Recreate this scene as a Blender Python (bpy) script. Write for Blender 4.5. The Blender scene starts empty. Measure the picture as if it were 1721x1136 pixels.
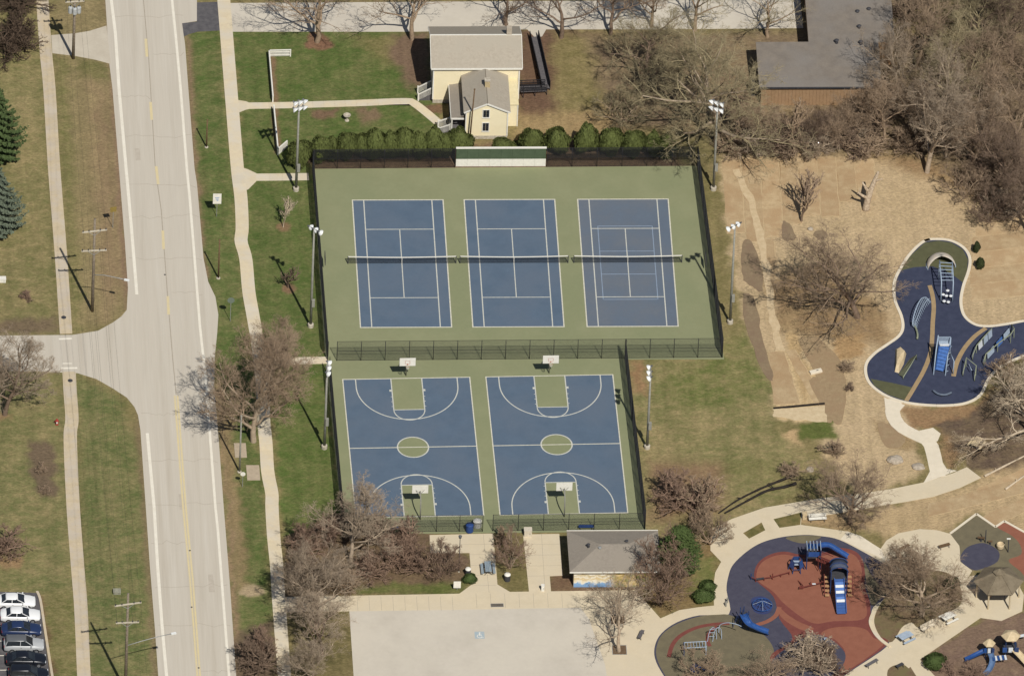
import bpy, bmesh, math, random
import numpy as np
from mathutils import Vector, Matrix, noise
R = math.radians
random.seed(7)
scene = bpy.context.scene
col = scene.collection

# ---------------------------------------------------------------- camera
CAM = (-144.86381, -2228.19912, 1859.19066)
ROT = (0.87324293, -0.03315268, -0.04563016)
F_PX, IW, IH = 41056.488, 1721.0, 1136.0
cam = bpy.data.cameras.new('camera')
cam.sensor_fit = 'HORIZONTAL'
cam.sensor_width = 36.0
cam.lens = F_PX * 36.0 / IW
cam.clip_start = 800.0
cam.clip_end = 12000.0
camo = bpy.data.objects.new('camera', cam)
camo.location = CAM
camo.rotation_euler = ROT
col.objects.link(camo)
scene.camera = camo

# ---------------------------------------------------------------- sky, sun, exposure
SUN_EL = R(49.5)
SUN_DIR = Vector((0.285 * math.cos(SUN_EL), -0.958 * math.cos(SUN_EL), math.sin(SUN_EL))).normalized()
world = bpy.data.worlds.new('World')
scene.world = world
world.use_nodes = True
wn = world.node_tree
sky = wn.nodes.new('ShaderNodeTexSky')
sky.sky_type = 'NISHITA'
sky.sun_disc = False
sky.sun_elevation = SUN_EL
sky.sun_rotation = math.atan2(SUN_DIR.x, SUN_DIR.y)
sky.altitude = 100
bg = wn.nodes['Background']
wn.links.new(sky.outputs['Color'], bg.inputs['Color'])
bg.inputs['Strength'].default_value = 0.05
sl = bpy.data.lights.new('sun', 'SUN')
sl.energy = 4.25
sl.angle = R(0.53)
sl.color = (1.0, 0.965, 0.905)
so = bpy.data.objects.new('sun', sl)
so.rotation_euler = SUN_DIR.to_track_quat('Z', 'Y').to_euler()
so.location = (20, -40, 90)
col.objects.link(so)
scene.view_settings.view_transform = 'Standard'
scene.view_settings.look = 'None'
scene.view_settings.exposure = 0.06
scene.view_settings.gamma = 1.0
scene.view_settings.use_curve_mapping = False

# ---------------------------------------------------------------- pixel -> place
from mathutils import Euler
_RM = Euler(ROT, 'XYZ').to_matrix()
_C = Vector(CAM)
def G(px, py, z=0.0):
    """point at height z that the photograph shows at (px, py)"""
    d = _RM @ Vector(((px - IW / 2) / F_PX, -(py - IH / 2) / F_PX, -1.0))
    return _C + d * ((z - _C.z) / d.z)
def GL(pts, z=0.0):
    return [G(a, b, z) for a, b in pts]

# ---------------------------------------------------------------- object helpers
def lin(v):
    v = v / 255.0
    return v / 12.92 if v <= 0.04045 else ((v + 0.055) / 1.055) ** 2.4
KA = 0.86
def C(r, g, b, k=1.0):
    """base colour from the colour a sunlit patch shows"""
    return (min(lin(r) * KA * k, .9), min(lin(g) * KA * k, .9), min(lin(b) * KA * k, .9))

def wloc(o):
    v = Vector((0, 0, 0))
    while o is not None:
        v += o.location
        o = o.parent
    return v

def tag(o, label=None, cat=None, group=None, kind=None):
    if label: o['label'] = label
    if cat: o['category'] = cat
    if group: o['group'] = group
    if kind: o['kind'] = kind
    return o

def thing(name, label, cat, loc=(0, 0, 0), rz=0.0, group=None):
    o = bpy.data.objects.new(name, None)
    o.empty_display_size = .3
    o.location = loc
    o.rotation_euler = (0, 0, rz)
    col.objects.link(o)
    return tag(o, label, cat, group)

def link_mesh(name, me, m, parent=None, loc=None):
    o = bpy.data.objects.new(name, me)
    col.objects.link(o)
    if len(me.materials) == 0 and m is not None:
        me.materials.append(m)
    if parent is not None: o.parent = parent
    if loc is not None: o.location = loc
    return o

def set_mat(o, m):
    o.material_slots[0].link = 'OBJECT'
    o.material_slots[0].material = m

class MB:
    def __init__(s):
        s.v = []; s.f = []
    def add(s, verts, faces):
        b = len(s.v)
        s.v.extend([tuple(v) for v in verts])
        s.f.extend([tuple(i + b for i in f) for f in faces])
        return s
    def box(s, c, size, rz=0.0, taper=1.0):
        hx, hy, hz = size[0] / 2, size[1] / 2, size[2] / 2
        ca, sa = math.cos(rz), math.sin(rz)
        vs = []
        for z in (-1, 1):
            t = taper if z > 0 else 1.0
            for x, y in ((-1, -1), (1, -1), (1, 1), (-1, 1)):
                X, Y = x * hx * t, y * hy * t
                vs.append((c[0] + X * ca - Y * sa, c[1] + X * sa + Y * ca, c[2] + z * hz))
        return s.add(vs, [(3, 2, 1, 0), (4, 5, 6, 7), (0, 1, 5, 4), (1, 2, 6, 5), (2, 3, 7, 6), (3, 0, 4, 7)])
    def bar(s, a, b, w, h=None):
        """square bar from a to b"""
        a, b = Vector(a), Vector(b)
        h = h or w
        d = (b - a)
        if d.length < 1e-6: return s
        d.normalize()
        up = Vector((0, 0, 1)) if abs(d.z) < .95 else Vector((0, 1, 0))
        x = d.cross(up).normalized() * (w / 2)
        y = x.cross(d).normalized() * (h / 2)
        vs = [p + i * x + j * y for p in (a, b) for i, j in ((-1, -1), (1, -1), (1, 1), (-1, 1))]
        return s.add(vs, [(3, 2, 1, 0), (4, 5, 6, 7), (0, 1, 5, 4), (1, 2, 6, 5), (2, 3, 7, 6), (3, 0, 4, 7)])
    def tube(s, pts, rad, n=8, caps=True):
        pts = [Vector(p) for p in pts]
        if not hasattr(rad, '__len__'): rad = [rad] * len(pts)
        rings = []
        x = None
        for i, p in enumerate(pts):
            if i == 0: d = pts[1] - p
            elif i == len(pts) - 1: d = p - pts[i - 1]
            else: d = pts[i + 1] - pts[i - 1]
            d = d.normalized()
            if x is None:
                up = Vector((0, 0, 1)) if abs(d.z) < .9 else Vector((1, 0, 0))
                x = d.cross(up).normalized()
            else:
                x = (x - d * x.dot(d))
                x = x.normalized() if x.length > 1e-6 else d.orthogonal().normalized()
            y = d.cross(x)
            rings.append([p + (x * math.cos(2 * math.pi * k / n) + y * math.sin(2 * math.pi * k / n)) * rad[i] for k in range(n)])
        vs = [v for r in rings for v in r]
        fs = []
        for i in range(len(pts) - 1):
            for k in range(n):
                a, b = i * n + k, i * n + (k + 1) % n
                fs.append((a, b, b + n, a + n))
        if caps:
            fs.append(tuple(range(n - 1, -1, -1)))
            fs.append(tuple(range((len(pts) - 1) * n, len(pts) * n)))
        return s.add(vs, fs)
    def prism(s, poly, z0, z1):
        """vertical prism over a polygon given as points (x, y)"""
        n = len(poly)
        ar = sum(poly[i][0] * poly[(i + 1) % n][1] - poly[(i + 1) % n][0] * poly[i][1] for i in range(n))
        if ar < 0: poly = poly[::-1]
        vs = [(p[0], p[1], z0) for p in poly] + [(p[0], p[1], z1) for p in poly]
        fs = [tuple(range(n - 1, -1, -1)), tuple(range(n, 2 * n))] + [(i, (i + 1) % n, (i + 1) % n + n, i + n) for i in range(n)]
        return s.add(vs, fs)
    def lathe(s, c, prof, n=16):
        vs, fs = [], []
        for r, z in prof:
            for k in range(n):
                a = 2 * math.pi * k / n
                vs.append((c[0] + r * math.cos(a), c[1] + r * math.sin(a), c[2] + z))
        for i in range(len(prof) - 1):
            for k in range(n):
                a, b = i * n + k, i * n + (k + 1) % n
                fs.append((a, b, b + n, a + n))
        fs.append(tuple(range(n - 1, -1, -1)))
        fs.append(tuple(range((len(prof) - 1) * n, len(prof) * n)))
        return s.add(vs, fs)
    def mesh(s, name, off=(0, 0, 0), smooth=False):
        me = bpy.data.meshes.new(name)
        o = Vector(off)
        me.from_pydata([Vector(v) - o for v in s.v], [], s.f)
        if smooth:
            me.polygons.foreach_set('use_smooth', [True] * len(me.polygons))
        me.update()
        return me
    def build(s, name, m, parent=None, smooth=False, local=False):
        off = Vector((0, 0, 0))
        if parent is not None and not local: off = wloc(parent)
        me = s.mesh(name, off, smooth)
        return link_mesh(name, me, m, parent)

def bevel(o, w=.02, seg=2):
    md = o.modifiers.new('bevel', 'BEVEL'); md.width = w; md.segments = seg; md.limit_method = 'ANGLE'
    return o

def catmull(pts, n=6, closed=False):
    P = [Vector(p) for p in pts]
    out = []
    N = len(P)
    rng = range(N) if closed else range(N - 1)
    for i in rng:
        p0 = P[(i - 1) % N] if (closed or i > 0) else P[0]
        p1 = P[i]; p2 = P[(i + 1) % N]
        p3 = P[(i + 2) % N] if (closed or i + 2 < N) else P[-1]
        for k in range(n):
            t = k / n
            out.append(.5 * ((2 * p1) + (p2 - p0) * t + (2 * p0 - 5 * p1 + 4 * p2 - p3) * t * t + (3 * p1 - p0 - 3 * p2 + p3) * t ** 3))
    if not closed: out.append(P[-1])
    return out

def sheet(name, pts, z, m, parent=None, thick=.03, smooth_n=0, kind='structure'):
    """flat slab whose outline is traced in photo pixels on the ground; top at height z"""
    w = [Vector((p.x, p.y, 0)) for p in GL(pts)]
    if smooth_n: w = catmull(w, smooth_n, True)
    o = MB().prism([(p.x, p.y) for p in w], z - thick, z).build(name, m, parent)
    if kind and parent is None: o['kind'] = kind
    return o

def strip_pts(world_pts, width):
    """left and right edges of a band along a centreline"""
    L, Rr = [], []
    n = len(world_pts)
    for i, p in enumerate(world_pts):
        a = world_pts[max(i - 1, 0)]; b = world_pts[min(i + 1, n - 1)]
        d = (b - a); d.z = 0; d.normalize()
        nrm = Vector((-d.y, d.x, 0))
        L.append(p + nrm * width / 2); Rr.append(p - nrm * width / 2)
    return L, Rr

def band(mb, world_pts, width, z0, z1):
    L, Rr = strip_pts(world_pts, width)
    mb.prism([(p.x, p.y) for p in L + Rr[::-1]], z0, z1)
    return mb

def copy_obj(o, parent=None):
    c = o.copy()
    col.objects.link(c)
    c.parent = parent
    for ch in [k for k in o.children]:
        copy_obj(ch, c)
    return c

# ---------------------------------------------------------------- materials
# heading of the main road, for streaks worn along it
_a, _b = G(241, 0), G(334, 1136)
ROAD_ROT = -math.degrees(math.atan2((_a - _b).x, (_a - _b).y)) * -1
MATS = {}
def mat(name, c1, c2=None, scale=3.0, rough=.85, bump=0.0, bscale=None, detail=5.0, metal=0.0, lo=.35, hi=.65, c3=None, s3=.15, world_space=True, rnd=0.0, spec=.1, fine=0.0, stretch=None):
    """noise-mottled surface: c1/c2 in fine mottling, c3 in broad patches"""
    if name in MATS: return MATS[name]
    m = bpy.data.materials.new(name)
    m.use_nodes = True
    nt = m.node_tree
    b = nt.nodes['Principled BSDF']
    b.inputs['Roughness'].default_value = rough
    b.inputs['Metallic'].default_value = metal
    b.inputs['Specular IOR Level'].default_value = spec
    if world_space:
        g = nt.nodes.new('ShaderNodeNewGeometry'); vec = g.outputs['Position']
        if stretch:
            mpn = nt.nodes.new('ShaderNodeMapping'); mpn.vector_type = 'POINT'
            mpn.inputs['Rotation'].default_value = (0, 0, R(stretch[0])); mpn.inputs['Scale'].default_value = (stretch[1], stretch[2], 1)
            nt.links.new(vec, mpn.inputs['Vector']); vec = mpn.outputs['Vector']
    else:
        g = nt.nodes.new('ShaderNodeTexCoord'); vec = g.outputs['Object']
    def nz(sc, det=detail, ro=.6):
        n = nt.nodes.new('ShaderNodeTexNoise')
        n.inputs['Scale'].default_value = sc
        n.inputs['Detail'].default_value = det
        n.inputs['Roughness'].default_value = ro
        nt.links.new(vec, n.inputs['Vector'])
        return n.outputs['Fac']
    def ramp(f, a, bb):
        r = nt.nodes.new('ShaderNodeMapRange')
        r.inputs['From Min'].default_value = a; r.inputs['From Max'].default_value = bb
        nt.links.new(f, r.inputs['Value'])
        return r.outputs['Result']
    def mix(f, a, bb, mode='MIX'):
        x = nt.nodes.new('ShaderNodeMix'); x.data_type = 'RGBA'; x.blend_type = mode
        if hasattr(f, 'default_value'): nt.links.new(f, x.inputs['Factor'])
        else: x.inputs['Factor'].default_value = f
        for s, v in ((x.inputs[6], a), (x.inputs[7], bb)):
            if hasattr(v, 'default_value'): nt.links.new(v, s)
            else: s.default_value = (*v, 1)
        return x.outputs[2]
    if c2 is None: c2 = tuple(x * .82 for x in c1)
    out = mix(ramp(nz(scale), lo, hi), c1, c2)
    if c3 is not None:
        out = mix(ramp(nz(s3, 4.0), .42, .62), out, c3)
    if fine:
        f = ramp(nz(scale * 6, 2.0), .2, .8)
        mm = nt.nodes.new('ShaderNodeMapRange'); nt.links.new(f, mm.inputs['Value'])
        mm.inputs['To Min'].default_value = 1 - fine; mm.inputs['To Max'].default_value = 1 + fine
        cb = nt.nodes.new('ShaderNodeVectorMath'); cb.operation = 'SCALE'
        nt.links.new(out, cb.inputs[0]); nt.links.new(mm.outputs['Result'], cb.inputs['Scale'])
        out = cb.outputs[0]
    if rnd:
        oi = nt.nodes.new('ShaderNodeObjectInfo')
        mm = nt.nodes.new('ShaderNodeMapRange'); nt.links.new(oi.outputs['Random'], mm.inputs['Value'])
        mm.inputs['To Min'].default_value = 1 - rnd; mm.inputs['To Max'].default_value = 1 + rnd
        cb = nt.nodes.new('ShaderNodeVectorMath'); cb.operation = 'SCALE'
        nt.links.new(out, cb.inputs[0]); nt.links.new(mm.outputs['Result'], cb.inputs['Scale'])
        out = cb.outputs[0]
    nt.links.new(out, b.inputs['Base Color'])
    if bump:
        bp = nt.nodes.new('ShaderNodeBump')
        bp.inputs['Strength'].default_value = bump
        bp.inputs['Distance'].default_value = .05
        nt.links.new(nz(bscale or scale * 4), bp.inputs['Height'])
        nt.links.new(bp.outputs['Normal'], b.inputs['Normal'])
    MATS[name] = m
    return m

M_road = mat('worn_road_surface', C(207, 199, 184), C(190, 180, 163), 1.0, .9, .2, 12, c3=C(201, 192, 176), s3=.6, fine=.04, stretch=(ROAD_ROT, 1.1, .03), lo=.3, hi=.7)
M_road2 = mat('worn_side_street_surface', C(203, 193, 174), C(194, 183, 164), .6, .9, .2, 12, fine=.04)
M_lot = mat('parking_lot_concrete', C(207, 198, 182), C(198, 189, 173), .3, .9, .1, 10, c3=C(208, 199, 182), s3=.12, fine=.03)
M_walk = mat('sidewalk_concrete', C(221, 206, 175), C(214, 198, 168), 1.4, .9, .1, 14, c3=C(214, 203, 182), s3=.4, fine=.03, rnd=.03)
M_walkL = mat('old_sidewalk_concrete', C(206, 189, 158), C(196, 179, 150), 1.6, .9, .12, 14, c3=C(199, 186, 166), s3=.5, fine=.045, rnd=.04)
M_newwalk = mat('new_concrete', C(230, 218, 195), C(223, 211, 188), 1.5, .9, .1, 12, fine=.03, rnd=.02)
M_plaza = mat('plaza_concrete', C(217, 202, 173), C(210, 195, 166), .7, .9, .1, 12, c3=C(212, 198, 171), s3=.25, fine=.03)
M_asph = mat('dark_asphalt_patch', C(105, 102, 102), C(88, 86, 88), 1.5, .9, .2, 14, fine=.1)
M_white = mat('white_road_paint', C(238, 231, 214), C(230, 222, 204), 1.2, .7, fine=.04)
M_yellow = mat('yellow_road_paint', C(220, 203, 156), C(213, 198, 162), 1.0, .7, fine=.05)
M_court = mat('green_court_surface', C(145, 147, 113), C(140, 142, 108), .35, .85, .05, 30, c3=C(137, 141, 107), s3=.11, fine=.03)
M_blue = mat('blue_court_paint', C(96, 112, 129), C(90, 106, 123), .5, .8, .05, 30, c3=C(99, 112, 127), s3=.14, fine=.03)
M_blue3 = mat('worn_blue_court_paint', C(104, 115, 128), C(99, 110, 124), .4, .8, .05, 30, c3=C(109, 116, 125), s3=.2, fine=.03)
M_line = mat('white_court_line', C(212, 210, 196), C(190, 190, 182), 4, .7, fine=.12)
M_line2 = mat('white_court_boundary_line', C(222, 217, 197), C(200, 196, 180), 4, .7, fine=.1)
M_pline = mat('pale_blue_court_line', C(146, 160, 178), C(136, 150, 168), 3, .7)
M_black = mat('black_vinyl_coating', (.018, .018, .02), (.028, .027, .03), 6, .5)
M_wire = mat('black_wire', (.03, .032, .032), (.022, .022, .024), 6, .5)
M_galv = mat('galvanised_steel', C(172, 172, 168), C(150, 151, 148), 4, .5, metal=.25)
M_pole = mat('grey_painted_pole', C(158, 156, 145), C(140, 138, 128), 3, .5)
M_wood = mat('weathered_pole_wood', C(150, 138, 120), C(116, 104, 92), 5, .9, .2)
M_brownwood = mat('brown_wood', C(120, 98, 74), C(96, 77, 58), 4, .9, .2)
M_whitepaint = mat('white_paint', C(238, 234, 222), C(226, 222, 210), 3, .6)
M_lampwhite = mat('floodlight_glass', C(240, 240, 236), C(222, 224, 222), 6, .25)
M_lampdark = mat('floodlight_housing', (.08, .085, .09), (.12, .12, .125), 6, .4)
M_house = mat('yellow_clapboard', C(243, 230, 193), C(240, 226, 188), 1.0, .7, fine=.02)
M_shingle = mat('grey_shingles', C(178, 168, 151), C(166, 156, 140), 3, .9, .3, 10, c3=C(172, 163, 147), s3=.5, fine=.08)
M_shingle2 = mat('dark_grey_shingles', C(154, 145, 132), C(142, 133, 121), 3, .9, .3, 10, c3=C(150, 141, 128), s3=.4, fine=.08)
M_flatroof = mat('grey_roofing', C(136, 127, 116), C(124, 116, 107), .8, .9, .15, c3=C(134, 128, 121), s3=.15, fine=.07)
M_glass = mat('dark_window_glass', (.015, .018, .022), (.03, .035, .04), 2, .08, spec=.6)
M_brick = mat('reddish_brick', C(150, 110, 90), C(120, 88, 72), 6, .9, .2)
M_stonew = mat('pale_foundation_stone', C(205, 196, 178), C(170, 160, 142), 4, .9, .2)
M_siding = mat('brown_board_siding', C(168, 138, 106), C(150, 122, 92), 2.5, .85, .1, c3=C(160, 130, 100), s3=.4, fine=.06)
M_darkgrey = mat('dark_grey_metal', (.045, .045, .05), (.065, .065, .07), 4, .5)
M_deck = mat('grey_deck_boards', C(112, 108, 108), C(96, 93, 95), 4, .8)
M_green = mat('green_board_paint', C(86, 100, 78), C(78, 92, 71), 1.5, .7)

# ================================================================ GROUND
# zones of ground cover: (outline in photo pixels, colour, feather in metres, dryness)
ZONES = []
def zone(pts, rgb, feather=.8, dry=.35, warp=.6):
    ZONES.append(([G(a, b) for a, b in pts], C(*rgb), feather, dry, warp))
def zcircle(px, py, rm, rgb, feather=.4, dry=.1, asp=1.0, warp=.4):
    c = G(px, py)
    pts = [c + Vector((rm * math.cos(t * math.pi / 9), rm * asp * math.sin(t * math.pi / 9), 0)) for t in range(18)]
    ZONES.append((pts, C(*rgb), feather, dry, warp))
GREEN, GREEN2, DRY, BROWN, LITTER, STRAW = (84, 101, 51), (98, 107, 61), (130, 118, 80), (116, 96, 78), (122, 104, 84), (194, 170, 134)
# west of the road
zone([(-60, -60), (78, -60), (105, 570), (-60, 570)], (116, 114, 72), 2, .65)
zone([(90, -60), (175, -60), (216, 530), (122, 560)], (134, 121, 86), 1.5, .6)
zone([(93, 100), (112, 100), (140, 555), (120, 558)], (116, 114, 70), .9, .5)
zone([(128, 90), (186, 110), (190, 140), (130, 130)], (104, 104, 62), 1, .4)
zone([(150, 130), (178, 150), (205, 470), (175, 540), (160, 300)], (142, 120, 92), 1.5, .4)
zone([(-60, 630), (108, 630), (130, 1000), (60, 1000), (-60, 990)], (110, 112, 70), 2, .6)
zone([(128, 632), (200, 668), (240, 760), (268, 1160), (150, 1160)], (100, 108, 64), 1, .5)
zone([(76, 1000), (130, 990), (140, 1160), (84, 1160)], (108, 108, 64), 1, .5)
zone([(60, 995), (72, 995), (92, 1160), (78, 1160)], (112, 92, 66), .4, .2)
zone([(50, 740), (92, 745), (95, 830), (68, 838), (50, 790)], (112, 96, 78), .5, .1)
zone([(-60, 540), (95, 535), (95, 560), (-60, 562)], (116, 100, 80), .8, .2)
zone([(-60, 700), (24, 695), (20, 705), (-60, 715)], (150, 125, 92), .5, .2)
zone([(-40, 940), (42, 930), (30, 952), (-40, 962)], (150, 124, 92), .5, .2)
# road shoulders
zone([(176, -20), (184, -20), (218, 480), (212, 520), (204, 470)], (136, 112, 90), .5, .1, .3)
zone([(232, 690), (240, 720), (268, 1160), (258, 1160), (238, 860), (228, 720)], (128, 112, 84), .5, .15, .3)
# between road and east sidewalk
zone([(312, 55), (372, 50), (412, 520), (425, 600), (440, 740), (465, 1160), (385, 1160), (362, 640), (345, 480)], (86, 102, 53), 1, .34)
zone([(312, 60), (320, 60), (332, 290), (350, 480), (358, 520), (340, 480), (322, 290)], (140, 116, 92), .5, .1, .3)
zone([(360, 640), (372, 640), (392, 860), (408, 1160), (392, 1160), (378, 860)], (150, 126, 98), .6, .15, .5)
zone([(372, 690), (390, 700), (408, 880), (418, 990), (400, 990)], (140, 120, 88), .8, .3)
zcircle(424, 993, 1.5, (176, 156, 124), .3, .05, .75)
zone([(398, 1060), (462, 1040), (470, 1160), (398, 1160)], (104, 88, 72), .8, .1)
# lawn between sidewalk and courts, yard of the house
zone([(388, 50), (770, 45), (730, 250), (530, 275), (560, 700), (580, 880), (480, 900), (455, 640), (418, 520), (408, 290), (400, 170)], GREEN, .6, .28)
zone([(452, 625), (545, 615), (575, 870), (480, 890)], (86, 103, 51), .6, .28)
zone([(600, 60), (720, 55), (700, 100), (640, 110)], (112, 108, 66), 1.5, .4)
zone([(655, 60), (724, 55), (724, 145), (690, 150), (660, 100)], (122, 100, 82), 1.0, .1)
zone([(524, 187), (570, 182), (565, 196), (530, 198)], (122, 98, 78), .5, .1)
zone([(590, 184), (632, 180), (640, 202), (612, 210)], (128, 108, 84), .5, .1)
zone([(452, 95), (462, 92), (472, 255), (462, 258)], (128, 104, 80), .3, .1, .2)
zcircle(533, 72, 1.6, (128, 96, 76), .25)
zcircle(476, 382, .85, (132, 108, 80), .2)
zcircle(484, 484, .95, (130, 104, 80), .25)
zone([(700, 178), (735, 172), (742, 190), (722, 198)], (118, 92, 72), .3, .1)
zone([(870, 50), (1010, 52), (1000, 120), (955, 190), (868, 200)], (108, 84, 68), .8, .1)
zone([(930, 60), (1010, 60), (1040, 150), (1010, 215), (935, 200)], (122, 112, 72), 1.2, .5)
zone([(870, 195), (1045, 180), (1060, 232), (865, 245)], (158, 134, 96), 1.2, .4)
zone([(500, 250), (775, 240), (930, 235), (1140, 240), (1180, 262), (1172, 286), (525, 290)], (116, 94, 76), .8, .2)
zone([(1110, 225), (1205, 225), (1205, 300), (1165, 300)], (108, 102, 66), 1, .4)
# woods
zone([(985, 58), (1345, 52), (1345, -60), (1800, -60), (1800, 420), (1640, 340), (1540, 262), (1215, 262), (1200, 225), (1040, 215), (1010, 150)], LITTER, 1.5, .45)
zone([(1490, 10), (1620, 0), (1600, 80), (1500, 60)], (118, 108, 68), 2, .5)
zone([(392, -40), (1350, -40), (1350, 4), (392, 4)], (126, 112, 76), .8, .4)
# straw covered slope round the new playground
zone([(1208, 264), (1380, 258), (1480, 265), (1600, 300), (1721, 400), (1800, 430), (1800, 560), (1640, 560), (1540, 700), (1545, 800), (1440, 835), (1380, 760), (1385, 700), (1290, 702), (1285, 640), (1258, 560), (1235, 470)], STRAW, .7, .3)
zone([(1460, 262), (1560, 300), (1660, 340), (1721, 420), (1721, 395), (1640, 320), (1560, 262)], (152, 124, 92), 1.5, .3)
zone([(1270, 270), (1420, 268), (1440, 330), (1330, 340), (1280, 300)], (168, 138, 102), 2, .3)
zone([(1285, 462), (1400, 440), (1480, 520), (1500, 580), (1400, 570), (1310, 560)], (150, 124, 92), 1.2, .4)
zone([(1402, 560), (1455, 560), (1450, 600), (1400, 610)], (172, 140, 100), .6, .3)
zone([(1290, 600), (1340, 590), (1380, 640), (1388, 712), (1302, 704)], (202, 176, 134), .3, .15, .4)
zone([(1318, 560), (1340, 560), (1362, 640), (1352, 680), (1335, 620)], (186, 158, 116), .3, .2, .3)
zone([(1340, 712), (1400, 705), (1408, 735), (1350, 745)], (88, 100, 48), .5, .2)
zone([(1312, 728), (1340, 722), (1350, 752), (1318, 760)], (196, 166, 124), .4, .2)
zone([(1470, 705), (1520, 720), (1552, 752), (1500, 756)], (160, 136, 100), .8, .3)
# east lawn
zone([(1052, 603), (1212, 598), (1250, 560), (1262, 590), (1300, 650), (1300, 720), (1385, 790), (1300, 850), (1200, 890), (1085, 890)], (120, 118, 75), 1, .75)
zone([(1095, 640), (1190, 600), (1240, 560), (1290, 640), (1230, 680), (1150, 690)], (102, 110, 60), 2.5, .55)
zone([(1190, 780), (1300, 770), (1310, 800), (1190, 800)], (110, 112, 66), 1.5, .4)
zone([(1090, 770), (1215, 780), (1215, 860), (1092, 880)], (132, 106, 82), 1.5, .4)
zone([(1055, 606), (1080, 606), (1088, 660), (1066, 660)], (150, 118, 86), .8, .2)
# ground in the south east
zone([(1480, 852), (1620, 820), (1721, 740), (1800, 740), (1800, 900), (1721, 898), (1640, 862), (1590, 892), (1490, 905), (1440, 885)], (186, 161, 124), .8, .35)
zone([(1515, 684), (1640, 680), (1680, 640), (1640, 730), (1600, 790), (1590, 785), (1578, 740), (1582, 728), (1568, 718), (1530, 716)], (150, 120, 88), .5, .3)
zone([(1570, 716), (1640, 690), (1721, 620), (1800, 640), (1800, 740), (1700, 790), (1640, 795), (1630, 785), (1584, 730)], (98, 82, 70), .7, .3, .8)
zone([(1350, 855), (1440, 850), (1470, 880), (1420, 895), (1350, 880)], (168, 142, 106), .8, .3)
# planting beds in the south
zone([(476, 900), (560, 868), (724, 880), (724, 930), (790, 928), (792, 985), (772, 998), (478, 1004)], (106, 88, 70), .5, .25)
zone([(600, 985), (790, 975), (790, 998), (600, 1000)], (94, 102, 54), .6, .25)
zone([(828, 896), (882, 895), (890, 996), (855, 996), (836, 982)], (112, 104, 66), .5, .3)
zone([(486, 1026), (590, 1024), (600, 1160), (490, 1160)], (104, 96, 62), .6, .35)
zone([(922, 966), (1090, 968), (1075, 995), (925, 995)], (116, 92, 72), .4, .2)
zone([(1070, 960), (1140, 900), (1204, 905), (1212, 944), (1202, 985), (1202, 1018), (1142, 1026), (1110, 1042)], (126, 106, 72), .4, .35)
zone([(1165, 940), (1205, 935), (1200, 1015), (1165, 1015)], (98, 106, 54), 1.0, .3)
zone([(1480, 960), (1560, 945), (1610, 965), (1620, 1022), (1541, 1058), (1493, 1086), (1466, 1060), (1464, 1030)], (124, 104, 80), .4, .25)
zone([(1549, 1108), (1650, 1038), (1800, 1020), (1800, 1180), (1540, 1180)], (124, 102, 88), .4, .2)
zone([(1480, 1125), (1550, 1105), (1570, 1180), (1470, 1180)], (118, 100, 80), .4, .2)

def axis(lo, hi, step, far):
    a = list(np.arange(lo, hi + 1e-6, step))
    k, d = [], step
    while a[-1] + sum(k) < far:
        d *= 1.9; k.append(d)
    up = np.cumsum(k)
    return np.array(sorted([lo - u for u in up] + a + [hi + u for u in up]))
gx = axis(-58.0, 96.0, .3, 5000.0)
gy = axis(-92.0, 66.0, .3, 5000.0)
XX, YY = np.meshgrid(gx, gy)
n0, n1 = XX.shape
PX, PY = XX.ravel(), YY.ravel()
def sines(x, y, s, seed):
    rs = np.random.RandomState(seed)
    out = np.zeros_like(x)
    for k in range(7):
        a = rs.rand() * 6.28; f = s * (0.6 + 1.6 * rs.rand()); ph = rs.rand() * 6.28
        out += np.sin((x * math.cos(a) + y * math.sin(a)) * f + ph)
    return out / 3.2
W1, W2 = sines(PX, PY, 1.1, 1) * .6 + sines(PX, PY, 3.0, 5) * .4, sines(PX, PY, 1.1, 2) * .6 + sines(PX, PY, 3.0, 6) * .4
base = np.array(C(120, 112, 72))
COL = np.tile(base, (len(PX), 1))
DRYA = np.full(len(PX), .5)
for pts, c, fe, dry, wp in ZONES:
    ax = np.array([p.x for p in pts]); ay = np.array([p.y for p in pts])
    m = fe + 2.5
    sel = np.where((PX > ax.min() - m) & (PX < ax.max() + m) & (PY > ay.min() - m) & (PY < ay.max() + m))[0]
    if len(sel) == 0: continue
    x = PX[sel] + W1[sel] * wp; y = PY[sel] + W2[sel] * wp
    ins = np.zeros(len(sel), bool); d2 = np.full(len(sel), 1e9)
    n = len(ax)
    for i in range(n):
        j = (i + 1) % n
        x0, y0, x1, y1 = ax[i], ay[i], ax[j], ay[j]
        cond = ((y0 > y) != (y1 > y))
        with np.errstate(divide='ignore', invalid='ignore'):
            xi = (x1 - x0) * (y - y0) / (y1 - y0 + 1e-12) + x0
        ins ^= cond & (x < xi)
        t = np.clip(((x - x0) * (x1 - x0) + (y - y0) * (y1 - y0)) / ((x1 - x0) ** 2 + (y1 - y0) ** 2 + 1e-9), 0, 1)
        d2 = np.minimum(d2, (x - x0 - t * (x1 - x0)) ** 2 + (y - y0 - t * (y1 - y0)) ** 2)
    sd = np.where(ins, np.sqrt(d2), -np.sqrt(d2))
    w = np.clip(.5 + sd / (2 * fe), 0, 1)
    w = w * w * (3 - 2 * w)
    COL[sel] = COL[sel] * (1 - w[:, None]) + np.array(c) * w[:, None]
    DRYA[sel] = DRYA[sel] * (1 - w) + dry * w
gm = bpy.data.meshes.new('ground')
idx = np.arange(n0 * n1).reshape(n0, n1)
quads = np.stack([idx[:-1, :-1], idx[:-1, 1:], idx[1:, 1:], idx[1:, :-1]], -1).reshape(-1, 4)
gm.vertices.add(n0 * n1)
gm.vertices.foreach_set('co', np.stack([PX, PY, np.zeros_like(PX)], 1).ravel())
gm.loops.add(quads.size)
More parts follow.
